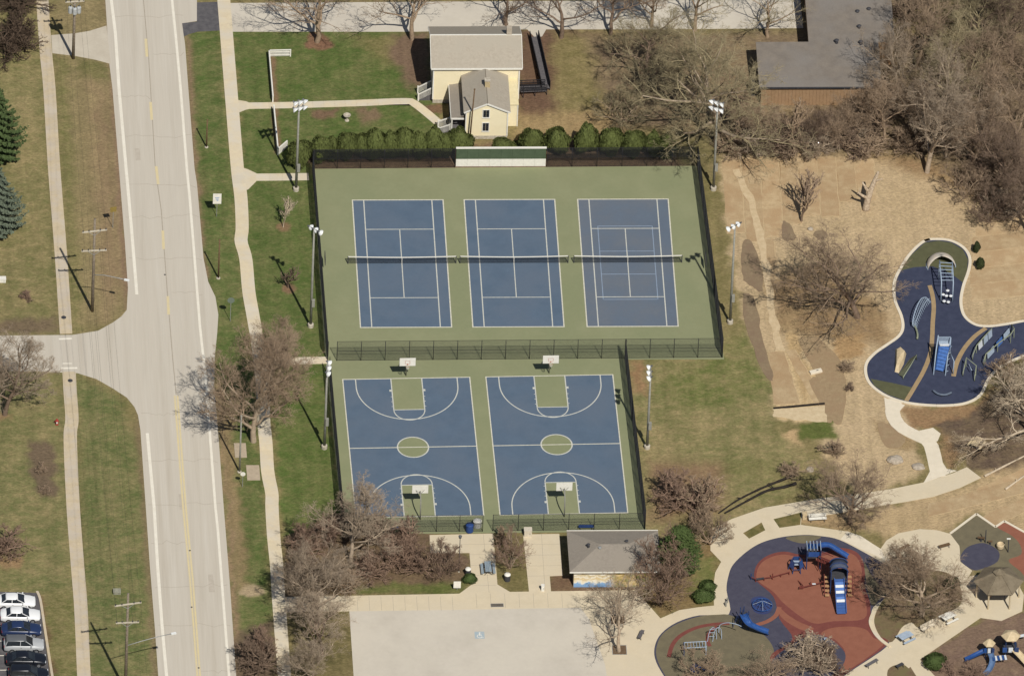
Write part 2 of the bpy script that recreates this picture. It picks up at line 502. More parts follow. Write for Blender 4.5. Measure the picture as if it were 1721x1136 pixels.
gm.loops.foreach_set('vertex_index', quads.ravel())
gm.polygons.add(len(quads))
gm.polygons.foreach_set('loop_start', np.arange(len(quads)) * 4)
gm.polygons.foreach_set('loop_total', np.full(len(quads), 4))
gm.update(calc_edges=True)
at = gm.attributes.new('cover', 'FLOAT_COLOR', 'POINT')
at.data.foreach_set('color', np.concatenate([COL, DRYA[:, None]], 1).astype(np.float32).ravel())

def ground_material():
    m = bpy.data.materials.new('grass_and_soil')
    m.use_nodes = True
    nt = m.node_tree; L = nt.links
    b = nt.nodes['Principled BSDF']; b.inputs['Roughness'].default_value = .95; b.inputs['Specular IOR Level'].default_value = .1
    a = nt.nodes.new('ShaderNodeAttribute'); a.attribute_name = 'cover'
    g = nt.nodes.new('ShaderNodeNewGeometry')
    mp = nt.nodes.new('ShaderNodeMapping'); mp.inputs['Rotation'].default_value = (0, 0, R(-32)); mp.inputs['Scale'].default_value = (.75, 1.25, 1)
    L.new(g.outputs['Position'], mp.inputs['Vector'])
    def nz(sc, det=6, ro=.65, v=None):
        n = nt.nodes.new('ShaderNodeTexNoise'); n.inputs['Scale'].default_value = sc; n.inputs['Detail'].default_value = det; n.inputs['Roughness'].default_value = ro
        L.new(v or g.outputs['Position'], n.inputs['Vector']); return n.outputs['Fac']
    def rng(f, a0, a1, b0=0., b1=1.):
        r = nt.nodes.new('ShaderNodeMapRange')
        for k, v in (('From Min', a0), ('From Max', a1), ('To Min', b0), ('To Max', b1)): r.inputs[k].default_value = v
        L.new(f, r.inputs['Value']); return r.outputs['Result']
    def mth(op, a0, b0):
        x = nt.nodes.new('ShaderNodeMath'); x.operation = op
        for s, v in zip(x.inputs, (a0, b0)):
            if hasattr(v, 'default_value'): L.new(v, s)
            else: s.default_value = v
        return x.outputs[0]
    def mix(f, a0, b0):
        x = nt.nodes.new('ShaderNodeMix'); x.data_type = 'RGBA'
        L.new(f, x.inputs['Factor'])
        for s, v in ((x.inputs[6], a0), (x.inputs[7], b0)):
            if hasattr(v, 'default_value'): L.new(v, s)
            else: s.default_value = (*v, 1)
        return x.outputs[2]
    big = rng(nz(.22, 5, .6), .40, .66)
    mid = rng(nz(.9, 7, .75, mp.outputs['Vector']), .44, .64)
    dry = mth('MULTIPLY', mth('ADD', mth('MULTIPLY', big, .6), mth('MULTIPLY', mid, .75)), a.outputs['Alpha'])
    c = mix(dry, a.outputs['Color'], C(168, 148, 108))
    # dark soil showing through here and there
    soil = mth('MULTIPLY', rng(nz(1.7, 6, .75, mp.outputs['Vector']), .56, .72), .5)
    c = mix(soil, c, C(84, 74, 52))
    f1 = rng(nz(3.2, 6, .8, mp.outputs['Vector']), .32, .68, .62, 1.38)
    mw = nt.nodes.new('ShaderNodeMapping'); mw.inputs['Rotation'].default_value = (0, 0, R(ROAD_ROT)); mw.inputs['Scale'].default_value = (1.1, .02, 1)
    L.new(g.outputs['Position'], mw.inputs['Vector'])
    f2 = mth('MULTIPLY', rng(nz(.6, 4, .6), .3, .7, .92, 1.08), rng(nz(1.0, 3, .6, mw.outputs['Vector']), .3, .7, .9, 1.1))
    sc = nt.nodes.new('ShaderNodeVectorMath'); sc.operation = 'SCALE'
    L.new(c, sc.inputs[0]); L.new(mth('MULTIPLY', f1, f2), sc.inputs['Scale'])
    L.new(sc.outputs[0], b.inputs['Base Color'])
    bp = nt.nodes.new('ShaderNodeBump'); bp.inputs['Strength'].default_value = .55; bp.inputs['Distance'].default_value = .12
    L.new(nz(9., 6, .75, mp.outputs['Vector']), bp.inputs['Height']); L.new(bp.outputs['Normal'], b.inputs['Normal'])
    return m
gm.materials.append(ground_material())
ground = link_mesh('ground', gm, None)
ground['kind'] = 'structure'

# ================================================================ ROADS
road = sheet('road', [(172, -70), (177, 0), (184, 110), (189, 150), (200, 284), (210, 409), (215, 484), (213, 521), (204, 532), (190, 542), (165, 556), (122, 563), (-80, 565),
                      (-80, 622), (55, 624), (130, 627), (162, 637), (190, 653), (213, 668), (226, 684), (232, 698), (236, 723), (240, 780), (245, 852), (252, 952), (260, 1052), (266, 1136), (272, 1200),
                      (401, 1200), (397, 1136), (386, 977), (376, 852), (366, 718), (360, 650), (361, 600), (365, 560), (367, 529), (362, 499), (350, 474), (342, 434), (331, 309), (327, 284), (317, 155), (311, 75), (306, 40), (331, 36), (331, 3), (330, -70)], .02, M_road)
def rline(pts, width, m, parent, z0=.015, z1=.0265, name='lane_line'):
    w = [Vector((p.x, p.y, 0)) for p in GL(pts)]
    mb = MB(); band(mb, w, width, z0, z1)
    return mb.build(name, m, parent)
EDGE_W = .16
rline([(182, -60), (187, 0), (194, 57), (200, 150), (212, 284), (221, 384), (230, 495)], EDGE_W + .2, M_white, road, name='edge_line')
rline([(247.5, 728), (259, 852), (265, 952), (272.5, 1052), (280, 1136), (285, 1190)], EDGE_W + .2, M_white, road, name='edge_line')
rline([(284, -60), (289, 0), (295, 57), (304, 155), (314, 284), (319, 334), (327, 434), (336, 549), (345, 630), (350, 693), (362, 852), (366, 889), (374, 992), (385, 1136), (389, 1190)], EDGE_W + .14, M_white, road, name='edge_line')
for a, b in (((245, 66), (247, 96)), ((253, 172), (255, 202)), ((262.5, 280), (266, 310)), ((273.5, 388), (275, 419)), ((282, 498), (283.5, 529))):
    rline([a, b], .32, M_yellow, road, name='centre_dash')
yc = [(296, 665), (303, 760), (310, 852), (316, 915), (322, 977), (334, 1136), (339, 1195)]
for dx in (-2.3, 2.3):
    rline([(a + dx, b) for a, b in yc], .22, M_yellow, road, name='centre_line')
M_tar = mat('tar_sealed_joint', C(176, 165, 148), C(164, 153, 136), 3, .8)
rline([(237, -60), (241, 0), (250, 100), (261, 284), (271, 354), (281, 489), (290, 600), (296, 663)], .1, M_tar, road, z1=.0235, name='sealed_joint')
for (x, y) in ((277, 462), (322, 1020), (319, 925), (334, 1122)):
    p = G(x, y)
    MB().lathe((p.x, p.y, .0265), [(.12, 0), (.12, .006), (.05, .01)], 10).build('road_stud', M_darkgrey, road)
# crosswalk bars where the west sidewalk meets the side street
for pts in ([(99, 570), (121, 569)], [(103, 619), (130, 618.5)], [(105, 611), (121, 611)]):
    rline(pts, .3 if pts[0][1] != 611 else .16, M_white, road, name='crossing_bar')
sheet('side_driveway', [(86, 60), (97, 59), (125, 57), (150, 53), (179, 44), (186, 108), (160, 101), (128, 95), (88, 90)], .03, M_road2)
sheet('driveway', [(384, 6), (700, 4), (1000, 2), (1345, 0), (1350, 48), (1100, 50), (918, 50), (911, 62), (898, 63), (886, 50), (700, 54), (388, 54)], .028, M_lot)
sheet('asphalt_patch', [(331, 5), (366, 4), (370, 52), (332, 54), (318, 58), (309, 62), (306, 40), (331, 37)], .032, M_asph)
lot = sheet('parking_lot', [(587, 1026), (760, 1024), (975, 1019), (990, 1040), (1017, 1117), (1030, 1190), (598, 1190)], .03, M_lot)
carlot = sheet('asphalt_parking_lot', [(-80, 992), (64, 996), (72, 1050), (84, 1136), (92, 1200), (-80, 1200)], .03, M_asph)
# kerb of the western car park, in pieces
kp = catmull(GL([(62, 994), (68, 1010), (75, 1055), (82, 1100), (90, 1150)]), 8)
kroot = MB(); band(kroot, kp, .22, 0, .05); kerb = kroot.build('kerb', M_walkL); kerb['kind'] = 'structure'
for i in range(0, len(kp) - 4, 4):
    mb = MB(); seg = [kp[i].lerp(kp[i + 1], .03)] + kp[i + 1:i + 4] + [kp[i + 4].lerp(kp[i + 3], .03)]
    band(mb, seg, .3, .0, .14); mb.build('kerb_stone', M_walkL, kerb)

# ================================================================ SIDEWALKS
def slab_walk(name, pts, width, m, zt=.05, slab=1.5, smooth=5):
    w = catmull([Vector((p.x, p.y, 0)) for p in GL(pts)], smooth)
    mb = MB(); band(mb, w, width - .06, -.05, zt - .022)
    rt = mb.build(name, m); rt['kind'] = 'structure'
    # resample by arc length
    d = [0.0]
    for a, b in zip(w, w[1:]): d.append(d[-1] + (b - a).length)
    tot = d[-1]; n = max(1, round(tot / slab)); st = tot / n
    def at(s):
        s = min(max(s, 0), tot)
        for i in range(len(d) - 1):
            if s <= d[i + 1]:
                return w[i].lerp(w[i + 1], (s - d[i]) / max(d[i + 1] - d[i], 1e-6))
        return w[-1]
    for k in range(n):
        a = k * st + .012; b = (k + 1) * st - .012
        seg = [at(a), at((a + b) / 2), at(b)]
        # end directions from the smoothed path so neighbours stay parallel
        Ls, Rs = [], []
        for s, p in zip((a, (a + b) / 2, b), seg):
            t = (at(s + .3) - at(s - .3)).normalized(); nn = Vector((-t.y, t.x, 0))
            Ls.append(p + nn * width / 2); Rs.append(p - nn * width / 2)
        MB().prism([(p.x, p.y) for p in Ls + Rs[::-1]], -.03, zt + random.uniform(-.004, .004)).build('slab', m, rt)
    return rt
slab_walk('sidewalk', [(68, -50), (71, 0), (77, 88), (83, 150), (91, 284), (102, 424), (111, 561)], 1.48, M_walkL)
slab_walk('sidewalk', [(116, 625), (118, 660), (121, 705), (118, 738), (123, 852), (131, 959), (136, 1023), (141, 1136), (144, 1190)], 1.58, M_walkL)
slab_walk('sidewalk', [(372, -50), (376, 0), (383, 88), (390, 175), (399, 284), (405, 334), (407, 384), (405, 406), (413, 435), (418, 489), (424, 524), (432, 570), (437, 610), (442, 660), (443, 706), (447, 746), (450, 793), (457, 830), (457, 852), (460, 902), (465, 952), (468, 1002), (478, 1136), (483, 1190)], 1.56, M_walk)
slab_walk('garden_path', [(415, 178.5), (500, 177), (600, 174), (677, 171), (697, 175), (738, 208)], 1.15, M_walk, zt=.044, slab=1.3)
sheet('garden_path', [(400, 169), (413, 171), (418, 173), (418, 184), (413, 185), (401, 190)], .041, M_walk)
slab_walk('gate_path', [(430, 298.5), (519, 297.5)], 1.3, M_walk, zt=.044)
sheet('gate_path', [(409, 283), (416, 285), (431, 292), (431, 305), (417, 319), (410, 320)], .041, M_walk)
slab_walk('gate_path', [(470, 607), (552, 605.5)], 1.25, M_walk, zt=.044)
sheet('gate_path', [(445, 599), (471, 601), (471, 613), (461, 618), (452, 629), (444, 629)], .041, M_walk)
# concrete squares on the verge
for (x, y, w_, h_) in ((403.5, 757, 21, 24), (425, 794.5, 23, 25)):
    q = [(x - w_ / 2, y - h_ / 2), (x + w_ / 2 - 1, y - h_ / 2), (x + w_ / 2 + 1, y + h_ / 2), (x - w_ / 2 + 2, y + h_ / 2)]
    sheet('concrete_pad', q, .06, mat('pad_concrete', C(188, 172, 148), C(176, 160, 138), 2, .9, .1, fine=.04), thick=.09)
# plaza south of the courts
plaza = sheet('plaza', [(477, 1003), (772, 997.5), (793, 982), (789, 929), (723, 929.5), (722, 899), (829, 896.5), (836, 982), (857, 994.5), (889, 994), (879, 898), (940, 897), (946, 967), (924, 968), (926, 993.5), (1068, 991.5),
                        (1110, 1039), (1142, 1025), (1175, 1020), (1200, 1017.5), (1199, 985), (1202, 962), (1212, 944), (1194, 925), (1194, 890), (1230, 872), (1285, 853), (1375, 838), (1457, 828), (1502, 821), (1551, 811), (1602, 795), (1625, 785), (1649, 803),
                        (1613, 820), (1568, 835), (1524, 843), (1480, 850), (1440, 857), (1400, 864), (1347, 871), (1346, 882), (1424, 893), (1446, 901), (1480, 922), (1490, 908), (1510, 896), (1546, 889), (1575, 891), (1597, 897), (1612, 915), (1616, 944), (1634, 959), (1621, 980), (1630, 968), (1700, 960), (1721, 1000),
                        (1718, 1027), (1683, 1043), (1648, 1038), (1546, 1108), (1575, 1140), (1555, 1160), (1530, 1120), (1440, 1200), (1030, 1200), (1017, 1117), (990, 1040), (976, 1021), (760, 1024.5), (478, 1028.5)], .036, M_plaza)
for i, pts in enumerate(([(1249, 896), (1280, 878), (1286, 891), (1259, 905)], [(1300, 872.5), (1347, 861), (1345, 882), (1310, 887)])):
    sheet('lawn_island', pts, .05, mat('island_grass', C(112, 106, 66), C(96, 92, 54), 2.5, .95, .5, 8, c3=C(134, 118, 78), s3=.5, fine=.2))
# joints scored in the plaza: recessed lines as slab edges
def joint(a, b, parent=plaza):
    rline([a, b], .035, M_tar, parent, z0=.0345, z1=.0372, name='joint')
for x in range(500, 780, 20): joint((x, 1002), (x + 1.5, 1026))
for x in range(800, 1060, 24): joint((x, 997), (x + 1.5, 1021))
for y in (915, 932, 950, 967, 984): joint((790 if y > 930 else 724, y), (834 - (984 - y) * .06, y - .6))
for y in (915, 933, 951, 968): joint((881 + (y - 898) * .09, y), (942 if y < 960 else 924, y - .8))
joint((812, 897), (822, 996)); joint((910, 897), (916, 993))
slab_walk('playground_path', [(1504, 672), (1500, 695), (1512, 716), (1535, 730), (1560, 742), (1568, 760), (1572, 778), (1577, 801)], 1.75, M_newwalk, zt=.052, slab=2.4)
sheet('playground_path', [(1486, 668), (1521, 681), (1512, 691), (1489, 698)], .045, M_newwalk)
sheet('playground_path', [(1545, 724), (1568, 719), (1581, 729), (1576, 741), (1558, 748)], .045, M_newwalk)
sheet('playground_path', [(1563, 792), (1584, 777), (1591, 788), (1608, 791), (1552, 812)], .045, M_newwalk)
sheet('new_concrete_strip', [(1424, 893), (1447, 901), (1482, 924), (1487, 940), (1450, 924), (1413, 906)], .046, M_newwalk)
for (x, y) in ((107, 534), (118, 640)):
    p = G(x, y); tag(MB().lathe((p.x, p.y, .046), [(.3, 0), (.3, .012), (.24, .016)], 20).build('manhole_cover', M_darkgrey), 'dark manhole cover in the west sidewalk just %s the side street' % ('above' if y < 600 else 'below'), 'manhole cover')

# ---- strips of straw matting pegged over the bare slope
M_straw = mat('straw_matting', C(197, 173, 136), C(178, 153, 117), 1.2, .95, .4, 9, c3=C(178, 150, 114), s3=.35, fine=.12, rnd=.07)
def ragged(pts, n, amp, rs):
    out = []
    for a, b in zip(pts, pts[1:] + pts[:1]):
        for k in range(n):
            q = a.lerp(b, k / n); out.append(q + Vector((rs.normal(0, amp), rs.normal(0, amp), 0)))
    return out
srs = np.random.RandomState(12)
M_seam = mat('pale_straw_seam', C(202, 178, 140), C(190, 166, 128), 2, .95, fine=.1)
def mat_strip(a, b, c, d, z):
    W0 = [Vector((p.x, p.y, 0)) for p in GL([a, b, c, d])]
    W = ragged(W0, 7, .07, srs)
    o = MB().prism([(p.x, p.y) for p in W], -.02, z).build('straw_matting', M_straw); o['kind'] = 'structure'
    for q, r in ((W0[1], W0[2]), (W0[2], W0[3])):
        pts = [q.lerp(r, k / 8) + Vector((srs.normal(0, .045), srs.normal(0, .045), 0)) for k in range(9)]
        mb = MB(); band(mb, pts, .09, -.01, z + .0035); mb.build('seam', M_seam, o)
M_bare = mat('bare_mulch', C(148, 130, 103), C(136, 118, 94), 2.5, .95, .4, 9, c3=C(136, 116, 94), s3=.5, fine=.14)
M_bare2 = mat('trodden_soil', C(166, 144, 112), C(152, 131, 101), 2.0, .95, .4, 9, c3=C(158, 134, 104), s3=.5, fine=.12)
def bare(pts, z=.03, m=None):
    W = catmull([Vector((p.x, p.y, 0)) for p in GL(pts)], 4, True)
    W = [p + Vector((srs.normal(0, .06), srs.normal(0, .06), 0)) for p in W]
    o = MB().prism([(p.x, p.y) for p in W], -.02, z).build('mulch_strip', m or M_bare); o['kind'] = 'structure'
bare([(1250, 404), (1264, 408), (1276, 440), (1283, 470), (1281, 490), (1268, 484), (1252, 472), (1245, 440)])
bare([(1249, 497), (1262, 496), (1272, 515), (1280, 560), (1288, 592), (1300, 632), (1288, 636), (1266, 585), (1252, 540)], .032)
bare([(1314, 374), (1326, 376), (1338, 396), (1336, 402), (1318, 404)])
bare([(1368, 392), (1380, 387), (1391, 392), (1388, 400), (1373, 402)])
bare([(1342, 572), (1372, 566), (1398, 590), (1418, 618), (1422, 660), (1416, 706), (1404, 712), (1390, 690), (1380, 650), (1362, 610)], .0305, M_bare2)
bare([(1360, 640), (1376, 636), (1392, 662), (1400, 704), (1388, 708), (1376, 676)], .0355, M_bare2)
bare([(1474, 712), (1500, 716), (1522, 738), (1510, 752), (1488, 748)], .03, M_bare2)
for k in range(8):
    x = 1213 + k * 32; y0 = 268 - k * .4 + srs.normal(0, 3); y1 = (398, 402, 398, 372, 352, 345, 338, 330)[k] + srs.normal(0, 6)
    sh = (y1 - y0) * .075
    mat_strip((x, y0), (x + 31, y0 - 1), (x + 31 + sh, y1), (x + sh, y1 + 2), .012 + .006 * (k % 3))
for k in range(5):
    y = 372 + k * 27; x0 = (1640, 1634, 1634, 1630, 1632)[k]
    mat_strip((x0, y), (1760, y - 14), (1760, y + 12), (x0, y + 26), .011 + .006 * (k % 3))
for k in range(3):
    y = 812 + k * 24; x0 = (1640, 1560, 1650)[k]
    mat_strip((x0, y + 10), (1760, y - 42), (1760, y - 18), (x0, y + 33), .012 + .006 * (k % 2))
mat_strip((1291, 592), (1318, 590), (1345, 678), (1300, 680), .02)
W = ragged([Vector((p.x, p.y, 0)) for p in GL([(1299, 688), (1386, 682), (1391, 710), (1345, 706), (1300, 700)])], 5, .09, srs)
o = MB().prism([(p.x, p.y) for p in W], -.02, .0405).build('worn_slab', mat('pale_worn_slab', C(214, 194, 158), C(200, 178, 142), 1.5, .95, .2, fine=.1)); o['kind'] = 'structure'
mat_strip((1319, 590), (1337, 588), (1384, 668), (1386, 708), .014)
mat_strip((1275, 405), (1300, 402), (1310, 470), (1290, 470), .017)

zt_ = catmull([Vector((p.x, p.y, 0)) for p in GL([(1236, 285), (1262, 340), (1278, 400), (1290, 470), (1300, 540), (1312, 590)])], 6)
mb = MB()
Lp, Rp = strip_pts(zt_, .9)
Lp = [p + Vector((srs.normal(0, .1), 0, 0)) for p in Lp]; Rp = [p + Vector((srs.normal(0, .1), 0, 0)) for p in Rp]
mb.prism([(p.x, p.y) for p in Lp + Rp[::-1]], -.02, .034); o = mb.build('worn_track', mat('pale_worn_soil', C(210, 188, 152), C(196, 173, 136), 1.5, .95, .3, fine=.1)); o['kind'] = 'structure'
crs = np.random.RandomState(5)
M_crack = mat('sealed_crack', C(178, 168, 151), C(168, 157, 141), 3, .9)
for k in range(17):
    y = 24 + k * 69 + crs.normal(0, 9); f = (y / 1136.0)
    xl, xr = 182 + f * 90, 306 + f * 88
    if 540 < y < 690: continue
    a, b = (xl, xr) if crs.rand() < .45 else ((xl, (xl + xr) / 2 - 4) if crs.rand() < .5 else ((xl + xr) / 2 + 6, xr - 4))
    n = 9
    rline([(a + (b - a) * i / n, y + crs.normal(0, .7) + (i / n) * crs.normal(0, 3)) for i in range(n + 1)], .05, M_crack, road, z0=.014, z1=.0232, name='sealed_crack')
for (x, y, w_, h_) in ((300, 830, 10, 26), (226, 250, 9, 20), (349, 965, 9, 30)):
    W = ragged([Vector((p.x, p.y, 0)) for p in GL([(x, y), (x + w_, y), (x + w_ + h_ * .09, y + h_), (x + h_ * .09, y + h_)])], 3, .03, crs)
    MB().prism([(p.x, p.y) for p in W], .014, .0228).build('repair_patch', mat('asphalt_repair', C(196, 186, 170), C(186, 176, 160), 1.5, .9, fine=.06), road)

# planted beds let into the paving
M_bed = mat('bed_mulch', C(128, 108, 84), C(108, 90, 70), 3, .95, .4, 9, c3=C(118, 108, 76), s3=.5, fine=.15)
def bed(pts, z=.052):
    W = catmull([Vector((p.x, p.y, 0)) for p in GL(pts)], 4, True)
    o = MB().prism([(p.x, p.y) for p in W], -.02, z).build('planting_bed', M_bed); o['kind'] = 'structure'
bed([(1510, 966), (1545, 958), (1590, 962), (1612, 982), (1616, 1012), (1600, 1026), (1565, 1042), (1543, 1054), (1532, 1046), (1516, 1054), (1500, 1078), (1484, 1074), (1472, 1056), (1470, 1036), (1484, 1008), (1504, 988)])
bed([(1492, 1126), (1512, 1116), (1526, 1122), (1540, 1142), (1520, 1160), (1496, 1156)])

# ================================================================ COURTS
tpave = sheet('court_pavement', [(525, 284.5), (1171, 279.5), (1217, 604), (1052, 604.5), (1086, 893), (577, 898), (547, 604)], .036, M_court)
CW, CL = 10.97, 23.77
def flat(mb, x0, y0, x1, y1, z0, z1, fr=None):
    pts = [(x0, y0), (x1, y0), (x1, y1), (x0, y1)]
    if fr: pts = [fr(*p) for p in pts]
    mb.prism(pts, z0, z1)
def one(name, m, parent, x0, y0, x1, y1, z0=.0415, z1=.0475, fr=None):
    mb = MB(); flat(mb, x0, y0, x1, y1, z0, z1, fr); return mb.build(name, m, parent)
where = ['left', 'middle', 'right']
def tennis(ox, i):
    lab = ['blue tennis court nearest the road, leftmost of three', 'middle blue tennis court, straight below the green practice wall', 'faded blue tennis court with extra pale inner lines, rightmost of three'][i]
    t = thing('tennis_court', lab, 'tennis court', (ox + CW / 2, 0, 0), group='tennis courts')
    bl = M_blue3 if i == 2 else M_blue
    one('playing_surface', bl, t, ox, -CL / 2, ox + CW, CL / 2, .03, .042)
    lw, bw = .11, .15
    h = CL / 2
    one('baseline', M_line2, t, ox, h - bw, ox + CW, h); one('baseline', M_line2, t, ox, -h, ox + CW, -h + bw)
    one('sideline', M_line2, t, ox, -h + bw, ox + .14, h - bw); one('sideline', M_line2, t, ox + CW - .14, -h + bw, ox + CW, h - bw)
    one('singles_line', M_line, t, ox + 1.37 - .02, -h + bw, ox + 1.37 + lw, h - bw); one('singles_line', M_line, t, ox + CW - 1.37 - lw, -h + bw, ox + CW - 1.35, h - bw)
    a, b = ox + 1.37 + lw, ox + CW - 1.37 - lw
    one('service_line', M_line, t, a, 6.4 - lw, b, 6.4); one('service_line', M_line, t, a, -6.4, b, -6.4 + lw)
    one('centre_service_line', M_line, t, ox + CW / 2 - .055, -6.4 + lw, ox + CW / 2 + .055, 6.4 - lw)
    if i == 2:
        c = ox + CW / 2; z = dict(z0=.039, z1=.0447)
        for s in (-1, 1):
            one('inner_sideline', M_pline, t, c + s * 3.25 - .05, -6.8, c + s * 3.25 + .05, 6.8, **z)
            one('inner_baseline', M_pline, t, c - 3.3, s * 6.8 - .05, c + 3.3, s * 6.8 + .05, **z)
            one('inner_zone_line', M_pline, t, c - 3.2, s * 2.13 - .05, c + 3.2, s * 2.13 + .05, **z)
    # the net
    nt_ = thing('tennis_net', ['tennis net with white band on the leftmost court', 'tennis net with white band across the middle court', 'tennis net with white band on the faded rightmost court'][i], 'net', (ox + CW / 2, 0, .04), group='tennis nets')
    hw = CW / 2 + .95
    for s in (-1, 1):
        MB().tube([(s * hw, 0, 0), (s * hw, 0, 1.1)], .06, 10).build('post', M_darkgrey, nt_, local=True)
    hz = lambda x: .93 + .14 * (abs(x) / hw) ** 1.6
    N = int(2 * hw / .075)
    mb = MB()
    for k in range(N + 1):
        x = -hw + .04 + k * (2 * hw - .08) / N
        mb.bar((x, 0, .03), (x, 0, hz(x) - .02), .011)
    for j in range(13):
        f = (j + .3) / 13.2
        pts = [(x, 0, .03 + f * (hz(x) - .05)) for x in np.linspace(-hw + .03, hw - .03, 9)]
        for q, r in zip(pts, pts[1:]): mb.bar(q, r, .011)
    o = mb.build('netting', M_wire, nt_, local=True); o['kind'] = 'stuff'
    mb = MB(); pts = [(x, 0, hz(x)) for x in np.linspace(-hw, hw, 15)]
    for q, r in zip(pts, pts[1:]): mb.bar(q, r, .07, .1)
    mb.build('headband', M_whitepaint, nt_, local=True)
    MB().bar((0, -.012, .01), (0, -.012, .9), .05, .02).build('centre_strap', M_whitepaint, nt_, local=True)
for i, ox in enumerate((0.0, 13.3464, 26.9163)): tennis(ox, i)

BT = 0.02150943
def bframe(ox, oy):
    o = Vector((-2.5, -21.0, 0)); cx = Vector((math.cos(BT), math.sin(BT), 0)); cy = Vector((-math.sin(BT), math.cos(BT), 0))
    return lambda x, y: tuple((o + cx * (ox + x) + cy * (oy + y))[:2])
BW, BL = 15.19, 25.32
def ring(mb, cx, cy, r, w, a0, a1, fr, z0, z1, n=40):
    pts = []
    for k in range(n + 1):
        a = a0 + (a1 - a0) * k / n; pts.append(fr(cx + (r + w / 2) * math.cos(a), cy + (r + w / 2) * math.sin(a)))
    for k in range(n, -1, -1):
        a = a0 + (a1 - a0) * k / n; pts.append(fr(cx + (r - w / 2) * math.cos(a), cy + (r - w / 2) * math.sin(a)))
    mb.prism(pts, z0, z1)
def basketball(ox, i):
    fr = bframe(ox, -.2877)
    c = fr(BW / 2, -BL / 2)
    t = thing('basketball_court', ['blue basketball court nearest the road, below the left tennis court', 'blue basketball court on the right, beside the brown lawn'][i], 'basketball court', (c[0], c[1], 0), group='basketball courts')
    one('playing_surface', M_blue, t, 0, 0, BW, -BL, .03, .042, fr)
    Z = dict(z0=.0415, z1=.0495, fr=fr); b = .13
    one('baseline', M_line2, t, 0, -b, BW, 0, **Z); one('baseline', M_line2, t, 0, -BL, BW, -BL + b, **Z)
    one('sideline', M_line2, t, 0, -BL + b, b, -b, **Z); one('sideline', M_line2, t, BW - b, -BL + b, BW, -b, **Z)
    one('half_way_line', M_line2, t, b, -BL / 2 - .06, BW - b, -BL / 2 + .06, .0415, .0505, fr)
    disc = MB(); disc.prism([fr(BW / 2 + 1.75 * math.cos(k * math.pi / 24), -BL / 2 + 1.75 * math.sin(k * math.pi / 24)) for k in range(48)], .03, .0455); disc.build('centre_circle_fill', M_court, t)
    mb = MB(); ring(mb, BW / 2, -BL / 2, 1.83, .15, 0, 2 * math.pi - 1e-4, fr, .0415, .0485, 64); mb.build('centre_circle', M_line, t)
    for e in (0, 1):
        s = -1 if e == 0 else 1
        y0 = 0 if e == 0 else -BL
        Y = lambda d: y0 + s * d
        kw = 1.83
        one('key_fill', M_court, t, BW / 2 - kw, min(Y(.13), Y(5.79)), BW / 2 + kw, max(Y(.13), Y(5.79)), .03, .0455, fr)
        for q in (-1, 1):
            xx = BW / 2 + q * kw
            one('key_line', M_line, t, xx - .065, min(Y(.13), Y(5.85)), xx + .065, max(Y(.13), Y(5.85)), **Z)
            mk = MB(); flat(mk, xx + q * .05, Y(2.1), xx + q * .3, Y(2.45), .0415, .0505, fr); mk.build('block_mark', M_line, t)
            for d in (3.35, 4.25, 5.15):
                mk = MB(); flat(mk, xx + q * .05, Y(d), xx + q * .22, Y(d + .07), .0415, .0505, fr); mk.build('lane_mark', M_line, t)
        one('free_throw_line', M_line, t, BW / 2 - kw + .065, min(Y(5.74), Y(5.85)), BW / 2 + kw - .065, max(Y(5.74), Y(5.85)), .0415, .0515, fr)
        mb = MB(); a0, a1 = (math.pi, 2 * math.pi) if e == 0 else (0, math.pi)
        ring(mb, BW / 2, Y(5.86), kw, .12, a0 + .02, a1 - .02, fr, .0415, .0475); mb.build('free_throw_arc', M_line, t)
        mb = MB(); ring(mb, BW / 2, Y(1.55), 6.02, .13, a0, a1, fr, .0415, .0488, 60)
        for q in (-1, 1): flat(mb, BW / 2 + q * 6.02 - .065, min(Y(.13), Y(1.56)), BW / 2 + q * 6.02 + .065, max(Y(.13), Y(1.56)), .0415, .0487, fr)
        mb.build('three_point_line', M_line, t)
        # goal
        base_xy = Vector((*fr(BW / 2, Y(-.45)), .036))
        dirv = Vector((*fr(BW / 2, Y(3)), 0)) - Vector((*fr(BW / 2, Y(0)), 0)); dirv.normalize()
        g = thing('basketball_hoop', [['white basketball backboard at the far end of the left court', 'white basketball backboard at the near end of the left court'], ['white basketball backboard at the far end of the right court', 'white basketball backboard at the near end of the right court']][i][e], 'basketball hoop', base_xy, rz=math.atan2(dirv.y, dirv.x), group='basketball hoops')
        MB().tube([(0, 0, 0), (0, 0, 2.2), (.25, 0, 2.8), (.75, 0, 3.15), (1.35, 0, 3.2)], [.075, .075, .07, .065, .06], 10).build('pole', M_pole, g, local=True, smooth=True)
        bb = MB().box((1.5, 0, 3.35), (.05, 1.9, 1.2)).build('backboard', M_whitepaint, g, local=True); bevel(bb, .02)
        mb = MB()
        for (ya, yb, za, zb) in ((-.3, .3, 3.5, 3.54), (-.3, .3, 3.08, 3.12), (-.3, -.26, 3.12, 3.5), (.26, .3, 3.12, 3.5)):
            mb.box((1.528, (ya + yb) / 2, (za + zb) / 2), (.006, yb - ya, zb - za))
        mb.build('target_square', mat('faded_red_paint', C(190, 120, 100), C(170, 105, 90), 5, .7), bb, local=True)
        mb = MB(); mb.bar((1.42, -.5, 3.3), (.9, 0, 3.15), .04); mb.bar((1.42, .5, 3.3), (.9, 0, 3.15), .04); mb.build('brace', M_pole, g, local=True)
        rim = MB(); rp = [(1.53 + .15 + .23 + .23 * math.cos(k * math.pi / 8), .23 * math.sin(k * math.pi / 8), 3.05) for k in range(17)]
